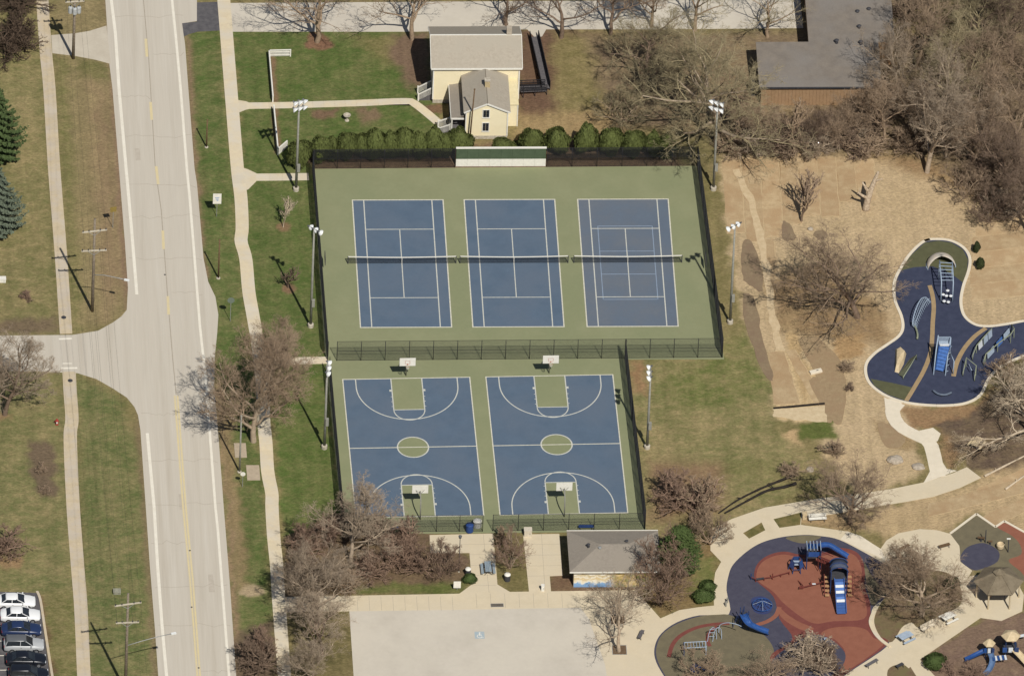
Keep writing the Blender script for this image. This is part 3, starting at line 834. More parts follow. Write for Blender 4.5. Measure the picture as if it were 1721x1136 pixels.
        rim.tube(rp, .012, 6, caps=False); rim.bar((1.52, 0, 3.05), (1.69, 0, 3.05), .06); rm = rim.build('rim', mat('orange_rim_paint', C(190, 95, 60), C(170, 85, 55), 5, .6), g, local=True)
        nb = MB()
        for k in range(12):
            a = k * math.pi / 6
            nb.bar((1.91 + .22 * math.cos(a), .22 * math.sin(a), 3.04), (1.91 + .13 * math.cos(a + .5), .13 * math.sin(a + .5), 2.65), .012)
            nb.bar((1.91 + .22 * math.cos(a), .22 * math.sin(a), 3.04), (1.91 + .13 * math.cos(a - .5), .13 * math.sin(a - .5), 2.65), .012)
        nb.build('net', M_whitepaint, rm, local=True)
for i, ox in enumerate((0.00092, 16.97687)): basketball(ox, i)

# ================================================================ CHAIN LINK FENCES
def link_panel(w, h, p=.075, r=.0032):
    mb = MB()
    for sgn in (1, -1):
        x0 = -h
        k = 0
        while x0 < w:
            a, b = (x0, 0.0), (x0 + h, h)
            # clip to the panel
            ta = max(0, -a[0]) / h; tb = min(1, (w - a[0]) / h)
            if tb > ta:
                q0 = (a[0] + ta * h, ta * h); q1 = (a[0] + tb * h, tb * h)
                if sgn < 0: q0, q1 = (w - q0[0], q0[1]), (w - q1[0], q1[1])
                mb.tube([(q0[0], sgn * .002, q0[1]), (q1[0], sgn * .002, q1[1])], r, 3, caps=False)
            x0 += p; k += 1
    return mb.mesh('wire_mesh')
PANEL = {}
def fence(label, pts, h, spacing=2.85, skip=(), mid=True, r=.0042, gate=None, screen=False):
    A, B = G(*pts[0]), G(*pts[1])
    L = (B - A).length; n = max(1, round(L / spacing)); st = L / n
    ang = math.atan2(B.y - A.y, B.x - A.x)
    t = thing('chain_link_fence', label, 'fence', (A.x, A.y, .03), rz=ang, group='black chain link fences')
    key = (h, r)
    if key not in PANEL:
        me = link_panel(2.85, h - .1, r=r); me.materials.append(M_wire); PANEL[key] = me
    pk = ('post', h)
    if pk not in PANEL:
        me = MB().tube([(0, 0, -.03), (0, 0, h + .03)], .038, 8).mesh('post', smooth=True); me.materials.append(M_black); PANEL[pk] = me
    for i in range(n + 1):
        link_mesh('post', PANEL[pk], None, t, (i * st, 0, 0))
    for i in range(n):
        if i in skip: continue
        o = link_mesh('wire_mesh', PANEL[key], None, t, (i * st, 0, .05)); o.scale.x = st / 2.85
        o['kind'] = 'stuff'
        for nm, z in (('top_rail', h), ('middle_rail', h * .5), ('bottom_rail', .06)):
            if nm == 'middle_rail' and not mid: continue
            kk = (nm,)
            if kk not in PANEL:
                me = MB().tube([(0, 0, 0), (2.85, 0, 0)], .024, 6, caps=False).mesh(nm); me.materials.append(M_black); PANEL[kk] = me
            o = link_mesh(nm, PANEL[kk], None, t, (i * st, 0, z)); o.scale.x = st / 2.85
    if screen:
        kk = ('screen', h)
        if kk not in PANEL:
            me = link_panel(2.85, h * .47, p=.075, r=.0075); me.materials.append(M_wire); PANEL[kk] = me
        for i in range(n):
            o = link_mesh('windscreen', PANEL[kk], None, t, (i * st, .03, h * .51)); o.scale.x = st / 2.85; o['kind'] = 'stuff'
    return t
fence('black chain link fence left of the practice wall, along the far court edge', [(527, 284), (764, 282)], 2.9, r=.0055, screen=True)
fence('black chain link fence right of the practice wall, along the far court edge', [(919, 281), (1171, 279)], 2.9, r=.0055, screen=True)
fence('black chain link fence down the road side of the tennis courts', [(525, 284), (550, 604)], 3.0, r=.0042)
fence('black chain link fence down the side of the tennis courts facing the straw slope', [(1172, 279), (1214, 601)], 3.0, r=.0042)
fence('long black chain link fence between tennis and basketball courts', [(566, 606.5), (1213, 601)], 2.95)
fence('black chain link fence down the road side of the basketball courts', [(551, 607), (577, 894)], 3.0, skip=(0,), r=.0042)
fence('black chain link fence beside the brown lawn, right of the basketball courts', [(1050, 603), (1084, 890)], 3.0, r=.004)
fence('black chain link fence below the left basketball court, left of the gate opening', [(578, 895), (811, 893)], 2.5)
fence('black chain link fence below the right basketball court, ending at the low building', [(828, 892.5), (1083, 889.5)], 2.5)

# green and white practice wall
a, b = G(766, 282), G(917, 281.5)
cx, L = (a + b) / 2, (b - a).length
pw = thing('practice_wall', 'long green practice wall with white lower half at the head of the courts', 'wall', (cx.x, cx.y + .25, .03), rz=math.atan2(b.y - a.y, b.x - a.x))
n = 8
for k in range(n):
    x = -L / 2 + (k + .5) * L / n
    o = MB().box((x, 0, 1.96), (L / n - .012, .16, 1.62)).build('green_panel', M_green, pw, local=True)
    o = MB().box((x, -.012, .575), (L / n - .012, .16, 1.13)).build('white_panel', M_whitepaint, pw, local=True)
MB().box((0, 0, 2.81), (L + .08, .3, .08)).build('cap_rail', M_whitepaint, pw, local=True)
for k in range(n + 1):
    MB().box((-L / 2 + k * L / n, .17, 1.35), (.12, .14, 2.7)).build('back_post', M_brownwood, pw, local=True)

# small white boards hung on the fences beside the nets
for (x, y, lab) in ((545.5, 434, 'small pale board on the fence beside the left tennis court'), (1187, 436, 'small white framed board on the fence beside the right tennis court')):
    p = G(x, y, 1.3)
    t = thing('fence_board', lab, 'sign', (p.x, p.y, 1.3))
    s = 1 if x < 800 else -1
    MB().box((s * .06, 0, 0), (.05, 1.5, .9)).build('panel', mat('pale_board', C(205, 190, 165), C(190, 176, 152), 3, .7), t, local=True)
    mb = MB()
    for yy in (-.76, .76): mb.box((s * .06, yy, 0), (.07, .05, 1.0))
    for zz in (-.47, .47): mb.box((s * .06, 0, zz), (.07, 1.47, .05))
    mb.build('frame', M_darkgrey, t, local=True)

# benches on the basketball court
M_bluepl = mat('blue_bench_paint', C(52, 78, 132), C(44, 68, 118), 4, .5)
def bench(px, py, label, rz=0.0, m=M_bluepl, Lb=1.8, back=False, z=.036):
    p = G(px, py); t = thing('bench', label, 'bench', (p.x, p.y, z), rz=rz, group='benches')
    for k in range(3):
        MB().box((0, -.15 + k * .15, .45), (Lb, .13, .05)).build('seat_slat', m, t, local=True)
    for s in (-1, 1):
        mb = MB(); x = s * Lb * .38
        mb.bar((x, -.2, 0), (x, -.15, .42), .05); mb.bar((x, .2, 0), (x, .15, .42), .05); mb.bar((x, -.2, .4), (x, .2, .4), .05); mb.build('leg', M_darkgrey, t, local=True)
    if back:
        for k in range(3):
            MB().box((0, .27 + k * .03, .58 + k * .14), (Lb, .04, .11)).build('back_slat', m, t, local=True)
        for s in (-1, 1):
            MB().bar((s * Lb * .38, .2, .4), (s * Lb * .38, .36, .95), .05).build('back_support', M_darkgrey, t, local=True)
    return t
bench(985, 889, 'blue bench inside the fence below the right basketball court')
bench(666, 892, 'blue bench inside the fence below the left basketball court')

# ================================================================ COURT FLOODLIGHTS
def floodlight(base, h, label, arm_dir, heads, aim, box_z=3.6, rows=1, spread=.75):
    p = G(*base)
    t = thing('floodlight_pole', label, 'light pole', (p.x, p.y, 0), group='court floodlight poles')
    MB().lathe((0, 0, 0), [(.36, -.02), (.36, .45), (.3, .5)], 16).build('concrete_base', M_stonew, t, local=True)
    MB().tube([(0, 0, .45), (0, 0, h * .5), (0, 0, h)], [.17, .14, .1], 12).build('pole', M_pole, t, local=True, smooth=True)
    mb = MB().box((.2, -.2, box_z), (.36, .36, 1.0)); mb.bar((0, 0, box_z + .3), (.2, -.2, box_z + .3), .08)
    mb.build('control_box', M_pole, t, local=True)
    ad = Vector((arm_dir[0], arm_dir[1], 0)).normalized()
    av = Vector((aim[0], aim[1], 0)).normalized()
    for r_ in range(rows):
        z = h - .15 - r_ * .95
        half = spread * (heads - 1) / 2
        arm = MB().bar(ad * (-half - .15) + Vector((0, 0, z)), ad * (half + .15) + Vector((0, 0, z)), .1).build('crossarm', M_galv, t, local=True)
        for k in range(heads):
            c = ad * (-half + k * spread) + Vector((0, 0, z - .02))
            fw = (av * .8 + Vector((0, 0, -.62))).normalized()
            hd = MB().tube([c, c + fw * .08, c + fw * .22, c + fw * .34], [.12, .22, .34, .38], 14).build('lamp_head', M_lampwhite, t, local=True, smooth=False)
            MB().tube([c + fw * .345, c + fw * .37], [.34, .31], 14).build('lens', M_lampdark, hd, local=True)
            MB().tube([c - fw * .25, c], [.09, .11], 10).build('ballast', M_lampdark, hd, local=True)
    return t
FH = floodlight
FH((497.5, 320), 13.9, 'tall court floodlight pole beside the far gate path, near the picket fence', (1, .35), 3, (.9, -.6), rows=2, spread=.62)
FH((522, 549), 15.2, 'tall court floodlight pole on the lawn level with the left tennis court service box', (1, -.9), 3, (.9, .1), box_z=3.8)
FH((545, 753), 12.6, 'tall court floodlight pole by the second gate path, left of the basketball courts', (.1, 1), 3, (1, 0), rows=1, box_z=4.2, spread=1.0)
FH((1199, 319), 13.7, 'tall court floodlight pole at the wooded far right corner of the courts', (1, -.5), 3, (-.9, -.5), rows=2, spread=.65)
FH((1227, 543), 15.2, 'tall court floodlight pole on the grass strip beside the straw slope', (1, .75), 3, (-1, 0), box_z=4.0)
FH((1087.5, 753), 11.9, 'tall court floodlight pole standing on the brown lawn right of the basketball courts', (.05, 1), 3, (-1, 0), box_z=3.6, spread=1.0)

# ================================================================ UTILITY POLES AND STREET POLES
def insul(mb, p): mb.lathe(p, [(.05, 0), (.09, .08), (.06, .16), (.04, .24)], 8)
WIRE_PTS = []
def utility(base, h, arms, label, rz=0.0, lamp=None, cans=0, can_z=0):
    p = G(*base)
    t = thing('utility_pole', label, 'utility pole', (p.x, p.y, 0), group='wooden utility poles')
    MB().tube([(0, 0, -.1), (0, 0, h * .5), (0, 0, h)], [.19, .165, .13], 12).build('pole', M_wood, t, local=True, smooth=True)
    pts = []
    for z, half, ang in arms:
        d = Vector((math.cos(ang), math.sin(ang), 0))
        c = Vector((0, -.2, z))
        arm = MB().bar(c - d * half, c + d * half, .13, .15).build('crossarm', mat('pale_crossarm_wood', C(208, 198, 180), C(190, 180, 160), 4, .85), t, local=True)
        mb = MB()
        for f in (-.92, -.45, .45, .92):
            q = c + d * half * f + Vector((0, 0, .07)); insul(mb, q); pts.append(Vector((p.x, p.y, 0)) + q + Vector((0, 0, .24)))
        mb.build('insulators', M_darkgrey, arm, local=True)
        mb = MB()
        for s in (-1, 1): mb.bar(c + d * s * half * .5 + Vector((0, -.05, 0)), Vector((0, -.16, z - .7)), .05)
        mb.build('arm_brace', M_galv, t, local=True)
    for k in range(cans):
        a = R(-150 + 60 * k); q = (.42 * math.cos(a) * 1.4, .42 * math.sin(a) * 1.2, can_z)
        cn = MB().lathe(q, [(.24, 0), (.27, .08), (.27, .85), (.2, .95), (.08, 1.0)], 14).build('transformer', mat('pale_grey_transformer', C(190, 192, 190), C(170, 172, 170), 4, .5), t, local=True, smooth=False)
        mb = MB(); insul(mb, (q[0], q[1], q[2] + .98)); mb.build('bushing', M_darkgrey, cn, local=True)
    if lamp:
        (z, dx, dy, dz) = lamp
        MB().tube([(0, -.1, z), (dx * .35, dy * .3, z + dz * .7), (dx * .75, dy * .75, z + dz), (dx, dy, z + dz)], .045, 8).build('lamp_arm', M_galv, t, local=True, smooth=True)
        hd = MB().box((dx * 1.06, dy * 1.06, z + dz - .02), (.62, .26, .16), rz=math.atan2(dy, dx)); hd.build('lamp_head', M_lampwhite, t, local=True)
    WIRE_PTS.append(pts)
    return t
utility((123, 99), 9.5, ((9.0, 1.15, .1),), 'wooden utility pole with three transformers at the far end of the west verge', cans=3, can_z=7.3)
utility((155, 523), 14.2, ((12.5, 1.5, .16), (9.5, 1.5, .06)), 'wooden utility pole with two pale crossarms standing above the side street', lamp=(5.7, 3.7, -1.3, .25))
utility((210.5, 1160), 14.9, ((13.4, 1.6, .2), (10.6, 1.35, .06)), 'wooden utility pole with two crossarms and long lamp arm at the bottom of the photo', lamp=(7.0, 5.2, 1.6, .3))
def cable(a, b, sag, label):
    n = 14
    pts = [a.lerp(b, k / n) - Vector((0, 0, sag * 4 * (k / n) * (1 - k / n))) for k in range(n + 1)]
    o = MB().tube(pts, .008, 4, caps=False).build('power_cable', M_black)
    tag(o, label, 'cable', 'overhead power cables')
A0, A1, A2 = WIRE_PTS
for k in range(4):
    cable(A0[k], A1[k], 1.0, 'thin overhead power cable strung along the upper half of the west verge')
    cable(A1[k], A2[k], 1.4, 'thin overhead power cable strung along the lower half of the west verge')
for k in range(4, 7):
    cable(A1[k], A2[k], 1.2, 'thin overhead power cable strung along the lower half of the west verge')
    far = A2[k] + (A2[k] - A1[k]) * .5
for k in range(4):
    cable(A2[k], A2[k] + (A2[k] - A1[k]) * .4, .3, 'thin overhead power cable leaving the photo at the bottom')
def thin_pole(base, h, m, label, r=.08, name='wooden_post_pole', head=None, lean=(0, 0)):
    p = G(*base)
    t = thing(name, label, 'pole', (p.x, p.y, 0))
    MB().tube([(0, 0, -.05), (lean[0] * .5, lean[1] * .5, h * .5), (lean[0], lean[1], h)], [r, r * .9, r * .75], 10).build('shaft', m, t, local=True, smooth=True)
    MB().lathe((0, 0, 0), [(r * 2.2, -.02), (r * 2.2, .1), (r * 1.3, .14)], 12).build('footing', M_stonew, t, local=True)
    if head == 'lamp':
        MB().lathe((lean[0], lean[1], h), [(.06, 0), (.16, .06), (.2, .3), (.22, .34), (.05, .46)], 12).build('lantern', M_lampdark, t, local=True)
    if head == 'cap':
        MB().lathe((lean[0], lean[1], h), [(r, 0), (r * 1.3, .05), (r * .6, .12)], 10).build('cap', m, t, local=True)
    return t
thin_pole((347, 248), 4.2, M_brownwood, 'short brown wooden pole on the verge across from the house path', r=.1, head='cap')
thin_pole((367, 468), 5.9, M_brownwood, 'brown wooden pole on the verge below the white sign', r=.11, head='cap')
thin_pole((402.5, 793), 8.6, M_pole, 'pale grey pole in front of the upper concrete square', r=.12, head='cap')
thin_pole((771, 961), 5.2, M_darkgrey, 'dark lamp post standing in the bed left of the court entrance', r=.055, name='lamp_post', head='lamp')
thin_pole((789, 240), 8.2, M_brownwood, 'slim brown wooden pole standing in front of the yellow house', r=.1, head='cap', lean=(.35, 0))

# ---- signs
def sign(base, hb, w, hh, label, m, thick=.03, rz=0.0, round_=False, mark=None, name='road_sign', two=False):
    p = G(*base); t = thing(name, label, 'sign', (p.x, p.y, 0), rz=rz)
    MB().tube([(0, 0, -.05), (0, 0, hb + hh * .9)], .035, 8).build('post', M_galv, t, local=True)
    if round_:
        pn = MB().tube([(0, -.04, hb + hh / 2), (0, -.04 - thick, hb + hh / 2)], w / 2, 20).build('panel', m, t, local=True)
    else:
        pn = MB().box((0, -.05, hb + hh / 2), (w, thick, hh)).build('panel', m, t, local=True)
    if two:
        MB().bar((-w * .4, -.02, hb + hh * .3), (w * .4, -.02, hb + hh * .3), .05).build('bracket', M_galv, t, local=True)
    if mark:
        mb = MB()
        for (x, z, a, b) in mark: mb.box((x, -.05 - thick / 2 - .003, hb + z), (a, .006, b))
        mb.build('printed_mark', mat('faded_blue_print', C(120, 150, 190), C(140, 165, 195), 5, .6), pn, local=True)
    return t
sign((364, 364), 2.0, 1.0, 1.55, 'white upright sign board with pale blue mark on the verge', M_whitepaint, mark=[(0, .95, .5, .1), (0, .7, .34, .12), (.05, .5, .22, .1)], two=True, name='notice_sign')
sign((189.5, 383), 2.5, .75, .75, 'small yellow and black road sign on the west verge', mat('faded_yellow_sign', C(150, 130, 70), C(130, 112, 62), 5, .6), round_=False, rz=.2)
sign((387, 540), 2.85, .85, .85, 'round grey sign on a thin post near the roadside tree', mat('grey_sign_back', C(120, 130, 118), C(108, 118, 106), 5, .5), round_=True)
sign((407.5, 818), 1.75, .6, .55, 'small pale round sign on the verge beside the lower concrete square', M_whitepaint, round_=True)
sign((768, 991), .35, .85, 1.0, 'small white notice board at the corner of the entrance bed', M_whitepaint, name='notice_sign')

# ---- hydrant, boxes, bins and small furniture
p = G(95.5, 713)
t = thing('fire_hydrant', 'red fire hydrant on the grass left of the lower sidewalk', 'hydrant', (p.x, p.y, 0))
M_red = mat('red_hydrant_paint', C(170, 70, 62), C(150, 58, 52), 5, .5)
MB().lathe((0, 0, 0), [(.2, -.02), (.2, .06), (.15, .08), (.15, .55), (.19, .58), (.19, .62), (.15, .7), (.08, .8), (.04, .86)], 14).build('barrel', M_red, t, local=True)
for s in (-1, 1): MB().tube([(s * .12, 0, .45), (s * .26, 0, .45)], .07, 10).build('outlet', M_red, t, local=True)
MB().tube([(0, -.12, .4), (0, -.28, .4)], .09, 10).build('outlet', M_whitepaint, t, local=True)
def cabinet(px, py, size, label, m, name='utility_box', rz=0.0, z=0.0, lid=True, cat='box'):
    p = G(px, py); t = thing(name, label, cat, (p.x, p.y, z), rz=rz)
    o = MB().box((0, 0, size[2] / 2), size).build('housing', m, t, local=True); bevel(o, .03)
    if lid: o = MB().box((0, 0, size[2] + .02), (size[0] + .06, size[1] + .06, .05)).build('lid', m, t, local=True)
    MB().box((size[0] * .25, -size[1] / 2 - .012, size[2] * .55), (.12, .02, .05)).build('latch', M_darkgrey, t, local=True)
    return t
M_pad = mat('grey_green_utility_paint', C(160, 158, 140), C(146, 144, 126), 4, .6)
cabinet(196.5, 996, (.85, .7, .35), 'low grey utility box on the grass above the lowest utility pole', M_pad)
cabinet(4, 473, (.8, .6, .5), 'small white box on the lawn at the left edge of the photo', M_whitepaint)
cabinet(912, 992, (.35, .35, .8), 'small pale post box at the corner of the low building path', M_whitepaint)
cabinet(887, 899, (.9, .7, .9), 'white locker beside the fence left of the low building', mat('offwhite_locker', C(214, 204, 184), C(200, 190, 170), 3, .7))
def barrel(px, py, label, m, r=.32, h=.85, lidm=None, name='litter_bin', cat='bin', z=.036):
    p = G(px, py); t = thing(name, label, cat, (p.x, p.y, z))
    MB().lathe((0, 0, 0), [(r * .9, 0), (r, .05), (r, h), (r * .95, h + .02)], 18).build('drum', m, t, local=True)
    MB().lathe((0, 0, h + .02), [(r * 1.04, 0), (r * 1.04, .06), (r * .7, .18), (r * .25, .22)], 18).build('lid', lidm or m, t, local=True)
    return t
barrel(786.5, 966, 'white topped litter bin at the edge of the court entrance path', M_darkgrey, lidm=M_whitepaint, r=.34)
barrel(852.5, 975, 'round litter bin with pale dome lid on the bed right of the entrance', M_darkgrey, lidm=M_whitepaint, r=.36, z=0)
barrel(789, 893, 'blue recycling bin inside the gate of the basketball courts', M_bluepl, r=.45, h=.95)
barrel(802, 885, 'bin with broad white lid inside the basketball court gate', mat('pale_drum', C(200, 200, 195), C(180, 180, 176), 4, .6), r=.5, h=.8, lidm=M_whitepaint)
# metal picnic table on the entrance path
p = G(820, 960)
t = thing('picnic_table', 'grey metal picnic table on the path below the basketball court gate', 'table', (p.x, p.y, .036), rz=R(2))
M_tabl = mat('blue_grey_table_metal', C(150, 164, 172), C(132, 146, 156), 4, .45)
for k in range(4): MB().box((-.29 + k * .19, 0, .75), (.17, 1.85, .04)).build('table_slat', M_tabl, t, local=True)
for s in (-1, 1):
    for k in range(2): MB().box((s * (.62 + k * .15), 0, .44), (.13, 1.85, .04)).build('bench_slat', M_tabl, t, local=True)
for s in (-1, 1):
    mb = MB(); y = s * .65
    mb.bar((-.45, y, 0), (.2, y, .72), .05); mb.bar((.45, y, 0), (-.2, y, .72), .05); mb.bar((-.75, y, .41), (.75, y, .41), .05); mb.build('leg_frame', M_darkgrey, t, local=True)
# drain grate
p = G(835.5, 1017)
t = thing('drain_grate', 'rectangular drain grate in the plaza below the entrance', 'grate', (p.x, p.y, .037), rz=.02)
MB().box((0, 0, .003), (1.45, .58, .006)).build('pit', M_darkgrey, t, local=True)
mb = MB()
for yy in (-.29, .29): mb.box((0, yy, .008), (1.5, .05, .016))
for xx in (-.74, .74): mb.box((xx, 0, .0085), (.05, .53, .015))
mb.build('frame', M_galv, t, local=True)
for k in range(13): MB().box((-.66 + k * .11, 0, .0095), (.045, .53, .009)).build('grate_bar', mat('rusty_grate', C(150, 138, 118), C(130, 118, 98), 5, .7), t, local=True)
# accessible parking symbol painted on the lot
p = G(806, 1067)
t = thing('parking_symbol', 'faded blue square with white wheelchair symbol painted on the parking lot', 'symbol', (p.x, p.y, .03))
MB().box((0, 0, .003), (1.15, 1.25, .005)).build('blue_square', mat('faded_blue_paint', C(160, 180, 188), C(182, 186, 184), 4, .7), t, local=True)
mb = MB(); z = .0065
mb.prism([(.02 + .1 * math.cos(k * .628), .4 + .1 * math.sin(k * .628)) for k in range(10)], .004, z + .002)
mb.box((-.02, .12, z - .0008), (.1, .36, .004)); mb.box((.12, .14, z - .0016), (.24, .07, .004)); mb.box((.14, -.07, z - .0024), (.3, .08, .004)); mb.box((.3, -.25, z - .0032), (.09, .32, .004)); mb.box((.38, -.4, z - .0012), (.16, .06, .004))
ring(mb, 0, -.2, .28, .08, R(110), R(350), lambda x, y: (x, y), .004, z + .0012, 20)
mb.build('wheelchair_mark', M_whitepaint, t, local=True)
p = G(583, 203)
t = thing('bird_bath', 'small pale stone bird bath on the lawn behind the hedge', 'bird bath', (p.x, p.y, 0))
MB().lathe((0, 0, 0), [(.28, 0), (.25, .1), (.1, .15), (.09, .6), (.14, .68)], 14).build('pedestal', M_stonew, t, local=True)
MB().lathe((0, 0, .68), [(.12, 0), (.42, .12), (.45, .2), (.4, .2), (.1, .1)], 18).build('basin', M_stonew, t, local=True)

# ================================================================ YELLOW HOUSE
def wall_box(mb, x0, y0, x1, y1, z0, z1): mb.box(((x0 + x1) / 2, (y0 + y1) / 2, (z0 + z1) / 2), (x1 - x0, y1 - y0, z1 - z0))
def roof_slab(mb, a, b, c, d, th=.12):
    n = (Vector(b) - Vector(a)).cross(Vector(d) - Vector(a)).normalized()
    if n.z < 0: n = -n
    lo = [Vector(v) for v in (a, b, c, d)]; hi = [v + n * th for v in lo]
    vs = lo + hi
    mb.add(vs, [(3, 2, 1, 0), (4, 5, 6, 7), (0, 1, 5, 4), (1, 2, 6, 5), (2, 3, 7, 6), (3, 0, 4, 7)])
M_clap = None
def clap_material():
    m = M_house; nt = m.node_tree; b = nt.nodes['Principled BSDF']
    g = nt.nodes.new('ShaderNodeNewGeometry'); s = nt.nodes.new('ShaderNodeSeparateXYZ'); nt.links.new(g.outputs['Position'], s.inputs[0])
    x = nt.nodes.new('ShaderNodeMath'); x.operation = 'MULTIPLY'; x.inputs[1].default_value = 7.0; nt.links.new(s.outputs['Z'], x.inputs[0])
    f = nt.nodes.new('ShaderNodeMath'); f.operation = 'FRACT'; nt.links.new(x.outputs[0], f.inputs[0])
    bp = nt.nodes.new('ShaderNodeBump'); bp.inputs['Strength'].default_value = .6; bp.inputs['Distance'].default_value = .03; bp.invert = True
    nt.links.new(f.outputs[0], bp.inputs['Height']); nt.links.new(bp.outputs['Normal'], b.inputs['Normal'])
clap_material()
EZ = 5.5
e0, e1 = G(725.8, 118.5, EZ), G(876.9, 114.8, EZ)
hx0, hx1, hye = e0.x + .3, e1.x - .3, (e0.y + e1.y) / 2      # eave line
hw_s = hye + .35                                            # south wall
run, rise = 3.95, 1.95
hw_n = hye + 2 * run - .35
house = thing('yellow_house', 'yellow clapboard house with grey shingle roofs and rear wing', 'house', ((hx0 + hx1) / 2, (hw_s + hw_n) / 2, 0))
ym = hye + run
wz = EZ + (0.35 / run) * rise - .02
mb = MB()
prof = [(hw_s, .5), (hw_s, wz), (ym, EZ + rise - .02), (hw_n, wz), (hw_n, .5)]
n = len(prof)
mb.add([(hx0, y, z) for y, z in prof] + [(hx1, y, z) for y, z in prof], [tuple(range(n)), tuple(range(2 * n - 1, n - 1, -1))] + [(i, (i + 1) % n, (i + 1) % n + n, i + n)[::-1] for i in range(n)])
mb.build('main_wall', M_house, house)
mb = MB(); wall_box(mb, hx0 - .03, hw_s - .03, hx1 + .03, hw_n + .03, -.1, .52); mb.build('foundation', M_stonew, house)
mb = MB()
roof_slab(mb, (hx0 - .35, hye, EZ), (hx1 + .35, hye, EZ), (hx1 + .35, ym, EZ + rise), (hx0 - .35, ym, EZ + rise))
roof_slab(mb, (hx0 - .35, ym + .001, EZ + rise), (hx1 + .35, ym + .001, EZ + rise), (hx1 + .35, hye + 2 * run, EZ), (hx0 - .35, hye + 2 * run, EZ))
rf = mb.build('main_roof', M_shingle, house)
M_trim = M_whitepaint
MB().bar((hx0 - .36, hye - .03, EZ + .03), (hx1 + .36, hye - .03, EZ + .03), .1, .22).build('eave_trim', M_trim, rf)
MB().bar((hx0 - .36, ym, EZ + rise + .13), (hx1 + .36, ym, EZ + rise + .13), .16, .05).build('ridge_cap', M_trim, rf)
for xx in (hx0 - .39, hx1 + .39):
    mb = MB(); mb.bar((xx, hye, EZ + .04), (xx, ym, EZ + rise + .04), .06, .2); mb.bar((xx, ym, EZ + rise + .04), (xx, hye + 2 * run, EZ + .04), .06, .2); mb.build('verge_board', M_trim, rf)
c = Vector((hx1 - 1.1, ym + .25, EZ + rise))
ch = MB().box((c.x, c.y, c.z + .35), (.62, .62, 1.5)); ch = ch.build('chimney', mat('pale_chimney', C(190, 178, 160), C(170, 158, 140), 5, .9), rf)
MB().box((hx0 - .03, hw_s - .03, 2.8), (.16, .16, 4.3)).build('corner_board', M_trim, house)
MB().box((hx1 + .03, hw_s - .03, 2.8), (.16, .16, 4.3)).build('corner_board', M_trim, house)
def window(parent, x, y, z, w, h, normal='s'):
    fr = MB()
    f = .09
    s = {'s': -1, 'n': 1, 'w': -1, 'e': 1}[normal]
    def put(mb, cx, cz, ww, hh, d, t_):
        if normal in 'sn': mb.box((x + cx, y + s * d, z + cz), (ww, t_, hh))
        else: mb.box((x + s * d, y + cx, z + cz), (t_, ww, hh))
    put(fr, 0, h / 2 + f / 2, w + 2 * f, f, .03, .08); put(fr, 0, -h / 2 - f / 2, w + 2.6 * f, f, .045, .12)
    for q in (-1, 1): put(fr, q * (w / 2 + f / 2), 0, f, h, .03, .08)
    o = fr.build('window', M_trim, parent)
    for q in (-1, 1):
        for zz in (-1, 1):
            g_ = MB(); put(g_, q * w / 4, zz * h / 4, w / 2 - .025, h / 2 - .03, .012, .03); g_.build('pane', M_glass, o)
    return o
for yy in (.3, .7): window(house, hx0, hw_s + (hw_n - hw_s) * yy, 2.6, .8, 1.4, 'w'); window(house, hx1, hw_s + (hw_n - hw_s) * yy, 2.6, .8, 1.4, 'e')
# rear wing with its gable towards the courts
WZ = 4.15
wl, wr = G(780, 191.7, WZ), G(857.5, 188.8, WZ)
yf = (wl.y + wr.y) / 2
wx0, wx1, wxm = wl.x + .28, wr.x - .28, (wl.x + wr.x) / 2
ywall = yf + .18
wrise = 1.36
mb = MB()
sl_ = wrise / (wxm - wl.x)
prof = [(wx0, .45), (wx0, WZ + .28 * sl_ - .02), (wxm, WZ + wrise - .02), (wx1, WZ + .28 * sl_ - .02), (wx1, .45)]
n = len(prof)
mb.add([(x, ywall, z) for x, z in prof] + [(x, hw_s + .3, z) for x, z in prof], [tuple(range(n))[::-1], tuple(range(n, 2 * n))] + [(i, (i + 1) % n, (i + 1) % n + n, i + n) for i in range(n)])
wing = mb.build('wing_wall', M_house, house)
mb = MB(); wall_box(mb, wx0 - .03, ywall - .04, wx1 + .03, hw_s + .2, -.1, .5); mb.build('wing_foundation', M_stonew, house)
mb = MB()
roof_slab(mb, (wl.x, yf, WZ), (wl.x, hw_s + .05, WZ), (wxm, hw_s + .05, WZ + wrise), (wxm, yf, WZ + wrise))
roof_slab(mb, (wxm + .001, yf, WZ + wrise), (wxm + .001, hw_s + .05, WZ + wrise), (wr.x, hw_s + .05, WZ), (wr.x, yf, WZ))
wrf = mb.build('wing_roof', M_shingle, house)
mb = MB(); mb.bar((wl.x, yf - .03, WZ + .02), (wxm, yf - .03, WZ + wrise + .02), .06, .2); mb.bar((wxm, yf - .031, WZ + wrise + .02), (wr.x, yf - .031, WZ + .02), .06, .2); mb.build('gable_trim', M_trim, wrf)
c = Vector((wxm + .12, yf + 3.4, WZ + wrise))
MB().box((c.x, c.y, c.z + .35), (.6, .6, 1.2)).build('wing_chimney', mat('tan_chimney', C(196, 178, 140), C(176, 158, 122), 5, .9), wrf)
MB().box((c.x, c.y, c.z + .99), (.7, .7, .09)).build('chimney_cap', M_stonew, wrf)
window(house, wxm - .1, ywall, 3.9, .72, 1.15); window(house, wxm - .1, ywall, 1.85, .72, 1.25)
window(house, wx0, ywall + 3.2, 2.4, .7, 1.2, 'w')
for xx in (wx0, wx1): MB().box((xx, ywall - .02, 2.3), (.14, .14, 3.6)).build('corner_board', M_trim, house)
